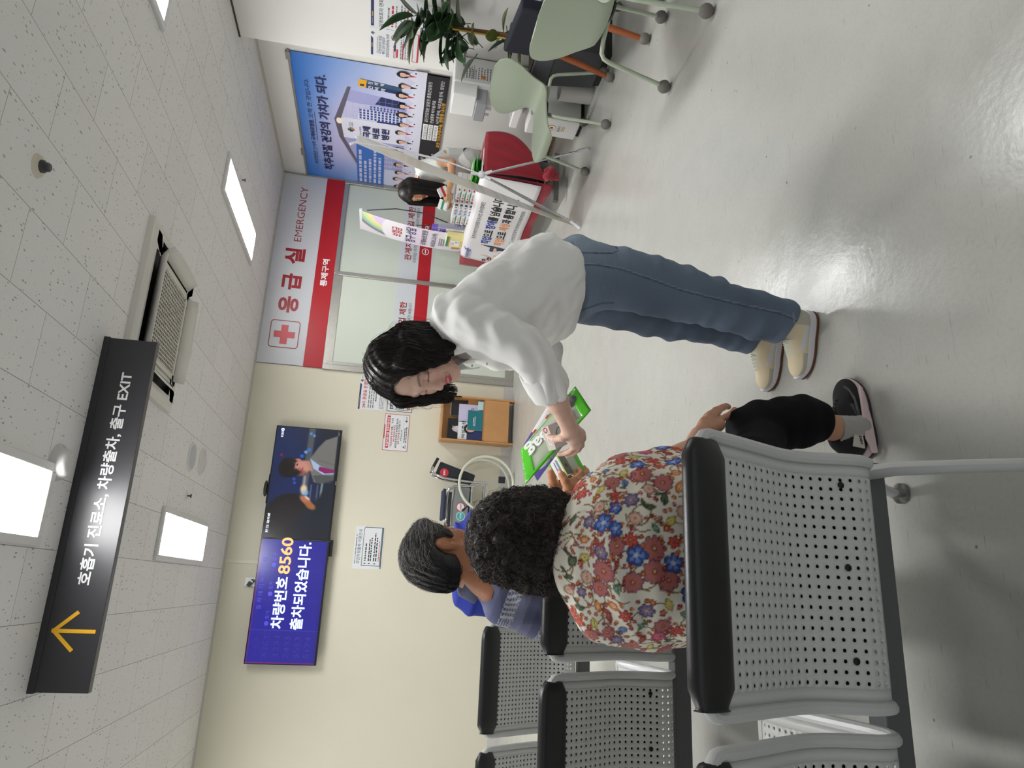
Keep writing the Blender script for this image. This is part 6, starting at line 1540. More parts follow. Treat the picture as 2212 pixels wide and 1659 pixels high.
for j,(t_,rr) in enumerate(((1.02,.045),(1.04,.055),(.98,.060),(.6,.0625),(.2,.0615),(.03,.060),(.0,.054))):
    for k in range(n_):
        a=2*PI*k/n_; r_=rr*(1+.03*math.sin(3*a+1)+.02*math.sin(7*a)); mb.v.append(tuple(ca+(cb_-ca)*(t_+.05*math.sin(2*a))+e1_*r_*math.cos(a)+e2_*r_*math.sin(a)))
mb.f=[(j*n_+k,j*n_+(k+1)%n_,(j+1)*n_+(k+1)%n_,(j+1)*n_+k) for j in range(6) for k in range(n_)]; mb.mi=[0]*len(mb.f)
mb.build('cuff',m_shirtw,sh,angle=180,solid=.003)
mb=MB()
for k in range(4): mb.sphere(at(1020+32*k,790-4*k,2.10),.0055,10,sc=(1,1,.5))
mb.build('buttons',M('shirt button',(214,212,206),.4),sh)

# trainers
m_sn1=M('cream suede',(232,216,182),.8); m_sn2=M('stone suede',(196,192,176),.85); m_sn3=M('white midsole',(224,220,226),.5); m_gum=M('gum outsole',(112,66,40),.6); m_lace=M('cream lace',(230,228,208),.8); m_swo=M('pale grey leather',(222,220,222),.5)
def sneaker(o, heel, toe, mats, Lh, parent, name='shoe', W=.043, hgt=.062, low=False):
    """shoe from heel to toe on the floor; body in SDF, sole layers, laces"""
    heel=np.array(heel,float); toe=np.array(toe,float); f=toe-heel; Ln=np.linalg.norm(f); f/=Ln; r=np.cross(f,[0,0,1.]); u=np.array([0,0,1.])
    def W3(a,b,c): return heel+f*a*Ln+r*b+u*c
    def outline(a):      # half width along the length
        w_=.80+.24*math.sin(min(1,max(0,(a-.1)/.85))*PI)-.10*math.exp(-((a-.42)/.13)**2)
        if a>.70: w_*=math.sqrt(max(.0,1-((a-.70)/.302)**2))
        if a<.14: w_*=math.sqrt(max(.0,1-((.14-a)/.145)**2))
        return W*w_
    lo=np.minimum(heel,toe)-.07; hi=np.maximum(heel,toe)+.07; lo[2]=-.005; hi[2]=.19
    s=SDF(lo,hi,.0026); R=np.array([r,f,u])
    s.ell(W3(.17,0,.055),(W*.86,Ln*.19,.055),R).ell(W3(.45,0,.046),(W*.92,Ln*.26,.044),R,k=.03).ell(W3(.73,0,.036),(W*1.0,Ln*.27,.030),R,k=.03)
    s.cap(W3(.16,0,.06),W3(.20,0,.085 if low else .115),.038,.036,k=.02); s.cap(W3(.30,0,.08),W3(.55,0,.06),.024,.022,k=.02)
    s.cut(W3(0,0,.024),(0,0,-1))
    P,F=s.mesh(); q=P-heel; a=q@f/Ln; b=q@r; c=q[:,2]
    col=np.tile(L(mats[0]),(len(P),1))
    def t(m,cc):
        m=np.clip(m,0,1)[:,None]; col[:]=col*(1-m)+L(cc)*m
    t(((c-.052+.03*np.abs(a-.5))<0)*1.0*(a>.62),mats[1]); t((c<.042)*(a>.78)*1.0,mats[1]); t((a<.2)*(c<.085)*1.0,mats[1]); t((np.abs(b)<.02)*(a>.32)*(a<.66)*(c>.05)*1.0,mats[2])
    t((np.abs(c-(.045+.12*(a-.45)**2+.04*(a-.4)))<.009)*(a>.2)*(a<.58)*(np.abs(b)>.024)*1.0,mats[3])
    sh=skin(name,(P,F),o['upper'],parent,col)
    n=34
    for nm,z0,z1,k_,m in (('midsole',.009,.031,1.06,o['mid']),('outsole',0.0,.0095,1.05,o['out'])):
        mb=MB(); A=[.5-.5*math.cos(PI*i/n) for i in range(n+1)]
        ring=[(a,outline(a)*k_) for a in A]+[(a,-outline(a)*k_) for a in A[::-1]]
        ring=[( -.035+1.06*a if True else a, b) for a,b in ring]
        def lift(a): return .012*max(0,(a-.82)/.2)**2+.004*max(0,(.1-a)/.1)
        v=[W3(a,b,z0+lift(a)) for a,b in ring]+[W3(a,b*(1.0 if nm=='outsole' else .97),z1+lift(a)) for a,b in ring]; m_=len(ring)
        mb.add(v,[tuple(range(m_-1,-1,-1)),tuple(range(m_,2*m_))]+[(i,(i+1)%m_,m_+(i+1)%m_,m_+i) for i in range(m_)]); mb.build(nm,m,sh,bevel=.003,angle=50)
    mb=MB()
    for i in range(5):
        a=.44+.055*i; z=.112-.085*(a-.30)*1.25
        mb.tube([W3(a,-.022,z-.012),W3(a+.012,-.008,z+.003),W3(a+.0,.008,z+.003),W3(a+.012,.022,z-.012)],.0032,6)
        mb.tube([W3(a+.012,.022,z-.012),W3(a+.03,.006,z+.004),W3(a+.05,-.022,z-.018)],.0028,6)
    mb.build('laces',o['lace'],sh)
    return sh
SN=dict(upper=M('trainer suede',(230,214,180),.8,attr='print'),mid=m_sn3,out=m_gum,lace=m_lace)
cA=((232,216,182),(196,192,176),(214,214,196),(226,224,226))
sneaker(SN,(.955,2.01,0),(.745,2.085,0),cA,0,w1)
sneaker(SN,(.965,2.215,0),(.76,2.30,0),cA,0,w1)
# ================================================================ THE WOMAN IN THE FLORAL SHIRT (seated on the near bench, seen from behind)
m_skin2=M('skin warm',(206,158,130),.55,attr='print',sss=.1)
SK2=(206,156,128); S2=1.0
fb_=basis((.30,.93,-.22)); fo=at(1146,1162,1.70)
Ph,Fh,Ch=head(h=.003,skin_rgb=SK2,old=True)
Pw=put(Ph,fo,fb_,S2)
s=SDF((-.25,1.2,.40),(.62,2.0,1.06),.012)
s.loft([(np.array([.10,1.50,.47]),.17,.10),(np.array([.10,1.51,.72]),.15,.085),(np.array([.10,1.56,.90]),.15,.08),(np.array([.10,1.64,.98]),.06,.05)],k=.03,hint=(1,0,0))
s.chain([np.array([.15,1.54,.47]),np.array([.36,1.70,.44])],[.07,.04],k=.02).chain([np.array([.05,1.55,.47]),np.array([.05,1.9,.46])],[.07,.05],k=.02)
s.chain([at(1300,1075,1.56),at(1490,985,1.56)],[.045,.04],k=.02)
s.chain([np.array([-.04,1.56,.90]),np.array([-.07,1.62,.72])],[.045,.04],k=.02)
Pt,Ft=s.mesh()
# right hand laid over the knee
kn=at(1597,912,1.86)
hw=at(1512,942,1.775)
K4=[at(1519,910,1.80),at(1532,899,1.815),at(1547,895,1.83),at(1561,903,1.83)]
fg=[[K4[0],at(1527,899,1.835),at(1534,893,1.855),at(1541,891,1.868)],
    [K4[1],at(1545,886,1.845),at(1556,882,1.865),at(1563,881,1.875)],
    [K4[2],at(1558,881,1.855),at(1568,877,1.873),at(1573,879,1.885)],
    [at(1553,908,1.82),at(1569,900,1.83),at(1580,893,1.845),at(1587,885,1.855)]]
allp=[hw]+K4+[q for f_ in fg for q in f_]
s=sdf_for(allp+[at(1495,985,1.58)],.05,.0022)
s.chain([at(1495,985,1.58),hw],[.034,.028],k=.01)
for kx in K4[:3]+[at(1556,915,1.815)]: s.cap(hw,kx,.020,.0118,k=.008)
s.cap(at(1525,930,1.79),at(1552,918,1.81),.022,.018,k=.012)
fingers(s,fg,.0100,k=.0015,taper=.88)
for a_,b_ in zip([at(1518,935,1.775)]*3,K4[:3]): s.cap(a_+np.array([0,-.012,.012]),b_+np.array([0,-.010,.006]),.0042,.004,k=.008)
Pa,Fa=s.mesh(); Pa=relax(Pa,Fa,1,.4)
Ca=skincol(Pa,(204,152,124),K4+[f_[1] for f_ in fg],redden=(196,120,98),nails=[f_[3] for f_ in fg])
# left fingers showing past the front of the shirt
s=sdf_for([at(1270,1085,1.62),at(1320,1030,1.66)],.04,.003)
for a_,b_ in (((1290,1062),(1276,1074)),((1306,1056),(1297,1044)),((1322,1050),(1312,1033))):
    s.chain([at(1318,1062,1.62),at(*a_,1.63),at(*b_,1.645)],[.018,.011,.009],k=.006)
Pl,Fl=s.mesh()
ankle=at(1790,925,1.79)
s=sdf_for([at(1740,915,1.80),at(1850,925,1.80)],.06,.004); s.chain([at(1740,912,1.80),at(1800,924,1.795),at(1840,925,1.80)],[.045,.036,.034],k=.01); Pk,Fk=s.mesh()
w2=finish_body('person',[(Pw,Fh,Ch),(Pt,Ft,scol(Pt,SK2)),(Pa,Fa,Ca),(Pl,Fl,skincol(Pl,(214,150,130))),(Pk,Fk,scol(Pk,(196,146,116)))],m_skin2,'seated woman with curly dark hair and a colourful floral shirt, seen from behind')
# curly hair
s=SDF((-.16,-.17,-.15),(.16,.16,.19),.0038)
s.ell((0,-.020,.035),(.112,.122,.118)).ell((0,-.06,-.035),(.108,.085,.085),k=.03).ell((.07,.0,-.03),(.05,.075,.07),k=.03).ell((-.07,.0,-.03),(.05,.075,.07),k=.03)
s.ell((0,.14,-.03),(.062,.08,.10),k=.012,sub=True)
P,F=s.mesh(); N=vert_normals(P,F)
P=P+N*(.0055*hashn(P,62)+.004*hashn(P+2,120))[:,None]
flow2=lambda p: np.array([p[0]*2.0,-.35,-.55+ (p[2]<-.02)*.2])
rg=np.random.default_rng(9)
st1=comb(P,F,3000,12,.0065,flow2,r=.00085,off=.003,seed=3,wob=.9,spread=.35,curl=.0022,keep=lambda q:q[:,1]<.08)
st2=comb(P,F,500,9,.0065,flow2,r=.0006,off=.008,seed=8,wob=1.2,spread=.6,curl=.004,keep=lambda q:q[:,1]<.08)
PF=fuse([(P,F),st1]); hr=skin('hair',(put(PF[0],fo,fb_,S2),PF[1]),m_hairbrn,w2)
skin('loose_curls',(put(st2[0],fo,fb_,S2),st2[1]),M('hair brown highlight',(84,66,56),.55),hr)
# floral shirt
s=SDF((-.20,1.22,.44),(.46,1.80,1.06),.0034)
sec=[]
for (x,a,b,Y_,w_) in ((1660,1000,1385,1.485,.115),(1560,992,1388,1.49,.115),(1480,988,1387,1.50,.115),(1400,1000,1384,1.52,.115),(1340,1013,1377,1.54,.11),(1290,1050,1358,1.57,.10),(1258,1082,1322,1.60,.09),(1236,1130,1280,1.63,.07),(1224,1158,1258,1.65,.055)):
    p,q_=at(x,a,Y_),at(x,b,Y_); sec.append(((p+q_)/2,np.linalg.norm(p-q_)/2,w_))
s.loft(sec,k=.015,hint=(1,0,0))
s.chain([at(1300,1075,1.56),at(1350,1045,1.56),at(1420,1024,1.56),at(1490,1010,1.56)],[.060,.058,.056,.055],k=.03)
s.chain([at(1300,1325,1.56),at(1400,1345,1.57),at(1500,1340,1.6)],[.06,.056,.055],k=.03)
P,F=s.mesh(); P=relax(P,F,1,.5); N=vert_normals(P,F)
P=P+N*((.0035*hashn(P,15)+.0028*np.sin(P@np.array([55,0,-40.])+2.5*hashn(P,11))*np.clip((.93-P[:,2])/.1,0,1)))[:,None]
# the print: motifs drawn round the body, u across and v up
uu=(P[:,0]-.10)*1.0+.6*np.sign(P[:,0]-.10)*np.clip(P[:,1]-1.44,0,1); vv=P[:,2]*1.05+.35*np.clip(P[:,2]-.88,0,1)
uu=np.where(vert_normals(P,F)[:,1]>.25, uu+.9, uu)
C=np.tile(L((228,222,206)),(len(P),1)); rg=np.random.default_rng(21)
def stain(m,c): 
    m=np.clip(m,0,1)[:,None]; C[:]=C*(1-m)+L(c)*m
def petals(cx,cy,r,n,ph,c1,c2,c3,sharp=.35):
    x=uu-cx; y=vv-cy; d=np.hypot(x,y); 
    if d.min()>r*1.3: return
    a=np.arctan2(y,x)+ph; e=r*(1-sharp+sharp*np.abs(np.cos(a*n/2))**.7)
    stain((e+.0022-d)/.0018,tuple(np.array(c1)*.55)); stain((e-d)/.002,c1); stain((e*.72-d)/.002*(np.cos(a*n)>-.4),c2); stain((e*.32-d)/.002,c3); stain((e*.14-d)/.002,(236,214,150))
def leafm(cx,cy,r,an,c1,c2,asp=.42):
    x=uu-cx; y=vv-cy; X=(x*math.cos(an)+y*math.sin(an))/r; Y_=(-x*math.sin(an)+y*math.cos(an))/(r*asp); e=np.abs(Y_)-(1-X*X)**1.0*(1-.25*X)
    ok=(np.abs(X)<1); stain(ok*(-e*r*asp)/.0016+ok*.3*(e<.1),tuple(np.array(c1)*.7)); stain(ok*((-e-.18)*r*asp)/.0016,c1); stain(ok*((-e-.55)*r*asp)/.0016,c2); stain(ok*(.0012-np.abs(Y_*r*asp))/.001*(np.abs(X)<.8),tuple(np.array(c1)*.6))
def vine(x0,y0,an,n,cv):
    x,y=x0,y0; pts=[(x,y)]
    for i in range(n): x+=.012*math.cos(an); y+=.012*math.sin(an); an+=cv; pts.append((x,y))
    Q=np.stack([uu,vv],1); d=np.full(len(P),9.)
    for a,b in zip(pts[:-1],pts[1:]):
        a=np.array(a);b=np.array(b);e=b-a;t=np.clip(((Q-a)@e)/(e@e),0,1); d=np.minimum(d,np.linalg.norm(Q-a-t[:,None]*e,axis=1))
    stain((.0021-d)/.001,(124,100,52))
RED_,PNK,BLU,LBL,ORN,GRN_,OLV,YEL,PUR,CRM=(182,60,56),(206,70,110),(52,82,158),(110,138,200),(222,128,60),(96,140,112),(110,112,56),(206,186,84),(130,96,150),(214,168,146)
cells=[(i,j) for i in range(-7,30) for j in range(0,17)]
for (i,j) in cells:
    cx=-.24+.043*i+.0215*(j%2)+rg.uniform(-.006,.006); cy=.46+.038*j+rg.uniform(-.005,.005)
    if rg.random()<.85: vine(cx,cy,rg.uniform(0,6.28),6,rg.choice([-.38,.38]))
for (i,j) in cells:
    cx=-.24+.043*i+.0215*(j%2)+rg.uniform(-.008,.008); cy=.46+.038*j+rg.uniform(-.007,.007); k=int(rg.integers(0,13)); ph=rg.uniform(0,6.28); g_=rg.uniform(.8,1.1)
    if k==0: petals(cx,cy,.022*g_,5,ph,BLU,LBL,(170,190,232))
    elif k==1: petals(cx,cy,.024*g_,9,ph,(176,104,112),(190,112,90),(150,70,66),.22)
    elif k==2: leafm(cx,cy,.021*g_,ph,(164,66,60),(190,100,84)); leafm(cx+.014,cy+.010,.015,ph+1.0,(164,66,60),(190,100,84))
    elif k==3: leafm(cx,cy,.017*g_,ph,ORN,(236,196,150),.55)
    elif k==4: petals(cx,cy,.018*g_,8,ph,(190,74,106),(214,120,140),(150,50,80),.3)
    elif k==5: leafm(cx,cy,.016*g_,ph,GRN_,(140,170,144),.5); leafm(cx+.012,cy-.008,.011,ph+.9,OLV,(150,150,90))
    elif k==6: leafm(cx,cy,.017*g_,ph,YEL,(226,214,150),.55); petals(cx-.016,cy+.010,.007,5,ph,RED_,ORN,YEL)
    elif k==7: petals(cx,cy,.016*g_,7,ph,(112,96,136),(150,130,160),(180,150,120),.3)
    elif k==8: leafm(cx,cy,.016*g_,ph,(92,112,160),(140,160,204),.6); leafm(cx-.013,cy+.007,.010,ph+1.2,OLV,(140,150,80))
    elif k==9: petals(cx,cy,.015*g_,11,ph,(206,160,140),(222,186,164),(170,120,110),.15)
    elif k==10: leafm(cx,cy,.017*g_,ph,(70,84,60),(110,124,90),.5); leafm(cx+.01,cy+.012,.012,ph+2.0,(70,84,60),(110,124,90),.4)
    elif k==11: petals(cx,cy,.017*g_,6,ph,(186,62,56),(206,96,70),(120,40,50),.5)
    for q in range(3):
        a=rg.uniform(0,6.28); petals(cx+.024*math.cos(a),cy+.022*math.sin(a),.0042,5,ph,[RED_,ORN,PNK][q%3],ORN,YEL)
skin('shirt',(P,F),m_print_cloth,w2,C)
# trousers, sock, shoe
s=SDF((-.12,1.32,.05),(.68,2.16,.60),.0055)
s.ell((.10,1.50,.47),(.19,.16,.10))
s.chain([np.array([.15,1.54,.47]),np.array([.33,1.68,.45]),at(1650,928,1.825)],[.095,.085,.06],k=.03)
rows=[(1596,888,968,1.83),(1640,871,972,1.82),(1690,863,968,1.81),(1735,857,961,1.80),(1770,868,955,1.795)]
sec=[]
for (x,a,b,Y_) in rows:
    p,q_=at(x,a,Y_),at(x,b,Y_); sec.append(((p+q_)/2,np.linalg.norm(p-q_)/2,.066))
s.loft(sec,k=.025,hint=(1,0,0))
s.chain([np.array([.04,1.55,.47]),np.array([.05,1.96,.46]),np.array([.05,2.04,.12])],[.09,.075,.06],k=.03)
P,F=s.mesh(); P=relax(P,F,1,.5); P=wrinkle(P,F,.004,17,.4)
skin('trousers',(P,F),m_blkcloth,w2)
s=sdf_for([at(1800,920,1.80),at(1850,925,1.80)],.06,.0035); s.chain([at(1808,927,1.795),at(1835,930,1.80),at(1850,928,1.80)],[.041,.041,.045],k=.01).cut(at(1806,927,1.795),at(1790,926,1.795)-at(1810,927,1.795))
P,F=s.mesh(); ax_=at(1835,930,1.80)-at(1808,927,1.795); ax_/=np.linalg.norm(ax_); P=P+vert_normals(P,F)*(.0008*np.sin(np.arctan2(P[:,0]-.5,P[:,1]-1.8)*46))[:,None]
skin('sock',(P,F),M('grey ribbed sock',(170,168,164),.9,sheen=.2),w2)
m_pinkmid=M('pale pink foam',(222,198,198),.55); m_plum=M('dark plum rubber',(48,36,52),.5)
SN2=dict(upper=M('black knit',(22,22,24),.75,attr='print'),mid=m_pinkmid,out=m_plum,lace=M('black lace',(28,28,30),.7))
shoe=sneaker(SN2,(.425,1.80,0),(.668,1.85,0),((20,20,22),(20,20,22),(26,26,28),(78,76,78)),0,w2,W=.05,low=True)
q=np.array([.425,1.80,0]); f_=np.array([.243,.05,0]); f_/=np.linalg.norm(f_); r_=np.cross(f_,[0,0,1.])
def SP(a,b,c): return q+f_*a+r_*b+np.array([0,0,c])
mb=MB()
for a0,a1,z0,z1 in ((-.012,.20,.012,.044),):
    for sgn in (1,-1):
        pts=[(a0,.018),(a0-.004,.034),(.03,.047),(.09,.040),(.15,.033),(.205,.026),(.20,.014),(.09,.010)]
        mb.prism([(p[0],p[1]) for p in pts],SP(0,.047*sgn,0),f_,(0,0,1),r_*(.008*sgn))
mb.build('foam_wedge',m_pinkmid,shoe,bevel=.004,seg=2)
MB().prism([(.0,.052),(.075,.047),(.055,.072),(.005,.09)],SP(0,.044,0),f_,(0,0,1),r_*.004).build('heel_patch',M('off white patch',(206,196,188),.6),shoe,bevel=.001)
MB().tube([SP(-.002,-.008,.10),SP(-.03,-.008,.115),SP(-.034,.006,.098),SP(-.008,.012,.085)],.005,8).build('pull_loop',M('cream loop',(214,200,196),.7),shoe)
mb=MB(); letter(mb,'NIKE',SP(.012,.0485,.056),f_,(0,0,1),.012,0,.03,width=.028)
sw=[(.10,.052),(.13,.045),(.165,.047),(.19,.060),(.20,.078),(.192,.078),(.178,.062),(.15,.054),(.12,.054)]
mb.poly(sw,SP(0,.0515,0),f_,(0,0,1),1)
mb.build('shoe_print',[m_black,M('shoe grey mark',(96,94,96),.5)],shoe,smooth=False)
sneaker(SN2,(.05,2.00,0),(.08,2.26,0),((20,20,22),(20,20,22),(26,26,28),(78,76,78)),0,w2,W=.054)

# ================================================================ THE GREY-HAIRED MAN (seated on the middle bench, turned to his right)
m_skin3=M('skin tanned',(176,118,82),.5,attr='print',sss=.08); SK3=(172,114,80); S3=1.06
mh=basis((.80,.52,-.34)); mo=at(958,1197,2.55)
Ph,Fh,Ch=head(h=.0025,male=True,old=True,skin_rgb=SK3,lip=(140,84,68),brow=(66,56,50)); Pw=put(Ph,mo,mh,S3)
s=SDF((-.25,2.3,.36),(.62,2.95,1.06),.012)
s.loft([(np.array([.08,2.52,.47]),.17,.12),(np.array([.08,2.53,.75]),.16,.10),(np.array([.07,2.53,.95]),.17,.09),(np.array([.08,2.54,1.04]),.06,.06)],k=.03,hint=(1,0,0))
s.chain([np.array([.14,2.56,.45]),np.array([.43,2.66,.40]),np.array([.46,2.7,.05])],[.08,.06,.045],k=.02).chain([np.array([.04,2.6,.45]),np.array([.12,2.95,.42])],[.08,.06],k=.02)
s.chain([np.array([.24,2.50,.93]),np.array([.32,2.52,.72]),at(1240,1092,2.68)],[.05,.042,.03],k=.02)
Pt,Ft=s.mesh()
# his right hand (near) and left hand (far) around the pouch
wr=at(1241,1092,2.665); pc=at(1243,1060,2.69)
kn4=[at(1232,1042,2.695),at(1244,1038,2.70),at(1255,1040,2.71),at(1263,1047,2.715)]
fgr=[[kn4[1],at(1256,1022,2.735),at(1250,1010,2.77)],[kn4[2],at(1266,1024,2.745),at(1262,1010,2.78)],[kn4[3],at(1271,1032,2.745),at(1268,1016,2.78)],[kn4[0],at(1246,1030,2.74),at(1240,1018,2.775)]]
th=[at(1227,1056,2.675),at(1221,1040,2.675),at(1215,1028,2.685),at(1209,1019,2.695)]
wl=at(1214,1098,2.86); pl=at(1208,1066,2.845); tl=[at(1198,1060,2.83),at(1194,1042,2.815),at(1191,1026,2.80),at(1190,1014,2.795)]
fgl=[[pl,at(1208,1036,2.85),at(1206,1018,2.845)],[pl,at(1218,1036,2.86),at(1218,1018,2.855)],[pl,at(1228,1040,2.865),at(1230,1024,2.86)],[pl,at(1236,1048,2.865),at(1240,1032,2.86)]]
s=sdf_for([wr,wl,th[3],tl[3],fgr[2][2],fgl[0][2],at(1250,1115,2.63),at(1220,1120,2.88)],.05,.0026)
s.cap(at(1250,1120,2.62),wr,.036,.029,k=.01)
for kx in kn4: s.cap(wr,kx,.023,.0165,k=.016)
s.ell(pc,(.03,.03,.032),k=.015)
s.chain([wr]+th,[.022,.019,.0155,.0135,.0105],k=.012); fingers(s,fgr,.0118,k=.006)
s.cap(at(1222,1125,2.90),wl,.034,.028,k=.01).cap(wl,pl,.027,.031,k=.015); s.ell(pl,(.036,.026,.038),k=.015); s.chain([pl]+tl,[.026,.02,.017,.0145,.0112],k=.012); fingers(s,fgl,.0118,k=.006)
Pa,Fa=s.mesh(); Pa=relax(Pa,Fa,1,.4)
Ca=skincol(Pa,(184,126,88),[tl[1],pl,tl[2]],redden=(206,128,92),nails=[th[3]+np.array([-.003,-.008,.004]),tl[3]+np.array([.002,-.008,.004])],nail_rgb=(226,186,164),nr=.009)
w3=finish_body('person',[(Pw,Fh,Ch),(Pt,Ft,scol(Pt,SK3)),(Pa,Fa,Ca)],m_skin3,'older man with greying black hair and a blue plaid shirt, receiving the carton')
s=SDF((-.13,-.15,-.12),(.13,.15,.17),.003)
s.ell((0,-.018,.040),(.086,.107,.098)).ell((0,-.058,-.012),(.076,.068,.082),k=.03).ell((.0,.05,.098),(.058,.045,.03),k=.03)
s.ell((0,.128,-.012),(.070,.085,.098),k=.012,sub=True)
for q_ in (-1,1): s.ell((q_*.092,-.014,-.014),(.034,.040,.050),k=.008,sub=True); s.cap((q_*.074,.030,.02),(q_*.076,.024,-.012),.010,.006,k=.008)
s.ell((0,-.01,-.13),(.08,.12,.05),k=.01,sub=True)
P,F=s.mesh(); N=vert_normals(P,F); P=P+N*(.0016*np.sin(P[:,0]*260+5*np.sin(P[:,1]*50)))[:,None]
flow3=lambda p: np.array([.25*np.sign(p[0])*(p[2]<.09),-1.0,.35 if p[1]>.06 else -.45-(p[2]<.03)*.5])
earz=lambda p: (abs(p[0])>.055 and -.062<p[1]<.034 and p[2]<.034) or p[1]>.083 or p[2]<-.085
a1=comb(P,F,2000,13,.0075,flow3,r=.0007,off=.003,seed=4,wob=.12,spread=.16,free=earz,maxfree=0)
a2=comb(P,F,500,11,.0075,flow3,r=.00055,off=.006,seed=6,wob=.25,spread=.25,keep=lambda q:q[:,2]>.03,free=earz,maxfree=0)
PF=fuse([(P,F),a1]); hr=skin('hair',(put(PF[0],mo,mh,S3),PF[1]),M('hair black',(38,37,38),.5,var=(50,.4)),w3)
skin('grey_hair',(put(a2[0],mo,mh,S3),a2[1]),M('hair grey',(128,124,120),.5),hr)
# plaid shirt
s=SDF((-.24,2.26,.40),(.52,2.86,1.12),.0042)
sec=[]
for (x,a,b,Y_,w_) in ((1420,1110,1352,2.52,.13),(1280,1110,1350,2.52,.13),(1175,1110,1347,2.52,.13),(1120,1118,1338,2.52,.13),(1080,1132,1322,2.52,.12),(1052,1150,1305,2.53,.10),(1032,1172,1290,2.54,.085),(1016,1190,1280,2.545,.068)):
    p,q_=at(x,a,Y_),at(x,b,Y_); sec.append(((p+q_)/2,np.linalg.norm(p-q_)/2,w_))
s.loft(sec,k=.02,hint=(1,0,0)); s.chain([at(1085,1160,2.45),at(1150,1130,2.44),at(1230,1100,2.55)],[.07,.06,.05],k=.03)
s.chain([at(1085,1310,2.50),at(1160,1335,2.52),at(1240,1330,2.6)],[.065,.06,.055],k=.03)
P,F=s.mesh(); P=relax(P,F,1,.5); P=wrinkle(P,F,.0035,16,.9)
C=np.tile(L((98,100,130)),(len(P),1)); a_=P[:,0]*.8+P[:,1]*.6; b_=P[:,2]+.25*(P[:,0])
def band(t,per,w,c,al):
    m=(np.abs(((t/per)%1)-.5)<w)[:,None]*al; C[:]=C*(1-m)+L(c)*m
band(a_,.13,.2,(126,126,154),.6); band(b_+.03,.15,.22,(78,82,116),.6); band(b_+.09,.15,.14,(140,142,166),.5)
fine=((np.abs(((b_/.15+.35)%1)-.5)<.16)); m=(fine*(np.abs(((a_/.0095)%1)-.5)<.22))[:,None]*.8; C=C*(1-m)+L((206,208,216))*m; m=(fine*(np.abs(((b_/.0095)%1)-.5)<.22))[:,None]*.6; C=C*(1-m)+L((206,208,216))*m
m3=skin('shirt',(P,F),m_print_cloth,w3,C)
mb=MB(); nk3=at(1014,1236,2.545); cb=basis(mh[1]*np.array([1,1,0]),at(984,1224,2.55)-at(1036,1244,2.54)); 
for i in range(37):
    a=math.radians(20+320*i/36); d_=cb[1]*math.cos(a)+cb[0]*math.sin(a); t_=abs(i/36-.5)*2
    mb.v+=[tuple(nk3+d_*.070+cb[2]*-.03),tuple(nk3+d_*.073+cb[2]*.026),tuple(nk3+d_*.083+cb[2]*.026),tuple(nk3+d_*.104+cb[2]*(-.026-.03*t_**3))]
mb.f=[(4*i+k,4*i+4+k,4*i+5+k,4*i+1+k) for i in range(36) for k in range(3)]; mb.mi=[0]*len(mb.f)
mb.build('collar',M('collar blue grey',(84,88,112),.8),m3,solid=.002,angle=180)
s=SDF((-.14,2.36,.02),(.60,3.02,.60),.0065)
s.ell((.08,2.54,.46),(.19,.17,.10)); s.chain([np.array([.15,2.58,.45]),np.array([.42,2.66,.40]),np.array([.46,2.70,.10])],[.095,.075,.06],k=.03); s.chain([np.array([.04,2.62,.45]),np.array([.13,2.92,.42]),np.array([.14,2.93,.1])],[.095,.075,.06],k=.03)
P,F=s.mesh(); skin('trousers',(P,F),m_blkcloth,w3)
sneaker(SN2,(.42,2.66,0),(.62,2.86,0),((20,20,22),(20,20,22),(26,26,28),(60,58,60)),0,w3,W=.05); sneaker(SN2,(.10,2.86,0),(.20,3.12,0),((20,20,22),(20,20,22),(26,26,28),(60,58,60)),0,w3,W=.05)

# ================================================================ A PERSON IN BLUE BEYOND HIM, AND THE WOMAN AT THE TABLE
s=SDF((-.25,3.5,.36),(.52,4.3,1.22),.010)
s.loft([(np.array([.14,3.75,.47]),.17,.12),(np.array([.14,3.76,.75]),.16,.10),(np.array([.14,3.77,.92]),.16,.08),(np.array([.14,3.78,1.0]),.06,.05)],k=.03,hint=(1,0,0))
s.ell((.155,3.80,1.055),(.075,.095,.105),k=.02); s.chain([np.array([.22,3.8,.45]),np.array([.24,4.2,.43]),np.array([.24,4.22,.38])],[.08,.06,.05]).chain([np.array([.06,3.8,.45]),np.array([.05,4.2,.43])],[.08,.06])
Pt,Ft=s.mesh(); w4=finish_body('person',[(Pt,Ft,scol(Pt,(196,150,120)))],m_skin2,'person in a royal blue shirt mostly hidden behind the grey-haired man')
s=SDF((-.24,3.55,.44),(.56,4.0,1.06),.006)
sec=[]
for (z,x0,x1,w_) in ((.50,-.13,.42,.13),(.75,-.14,.42,.13),(.86,-.125,.425,.12),(.92,-.09,.41,.10),(.955,-.03,.35,.08),(.975,.05,.26,.06)): sec.append((np.array([(x0+x1)/2,3.77,z]),(x1-x0)/2,w_))
s.loft(sec,k=.02,hint=(1,0,0)); P,F=s.mesh(); P=wrinkle(P,F,.004,14,.2); skin('shirt',(P,F),M('royal blue shirt',(36,52,150),.8,bump=(200,.1,.001)),w4)
s=SDF((.0,3.62,.90),(.31,3.98,1.20),.006); s.ell((.155,3.785,1.075),(.085,.10,.098)); s.ell((.155,3.92,1.03),(.06,.08,.09),k=.01,sub=True); P,F=s.mesh(); skin('hair',(P,F),m_hairblk,w4)
s=SDF((-.05,3.64,.02),(.36,4.36,.58),.009); s.ell((.14,3.80,.47),(.19,.16,.09)); 
for xx in (.06,.23): s.chain([np.array([xx,3.82,.46]),np.array([xx,4.2,.43]),np.array([xx,4.22,.08])],[.09,.07,.055],k=.03)
P,F=s.mesh(); skin('trousers',(P,F),m_blkcloth,w4)

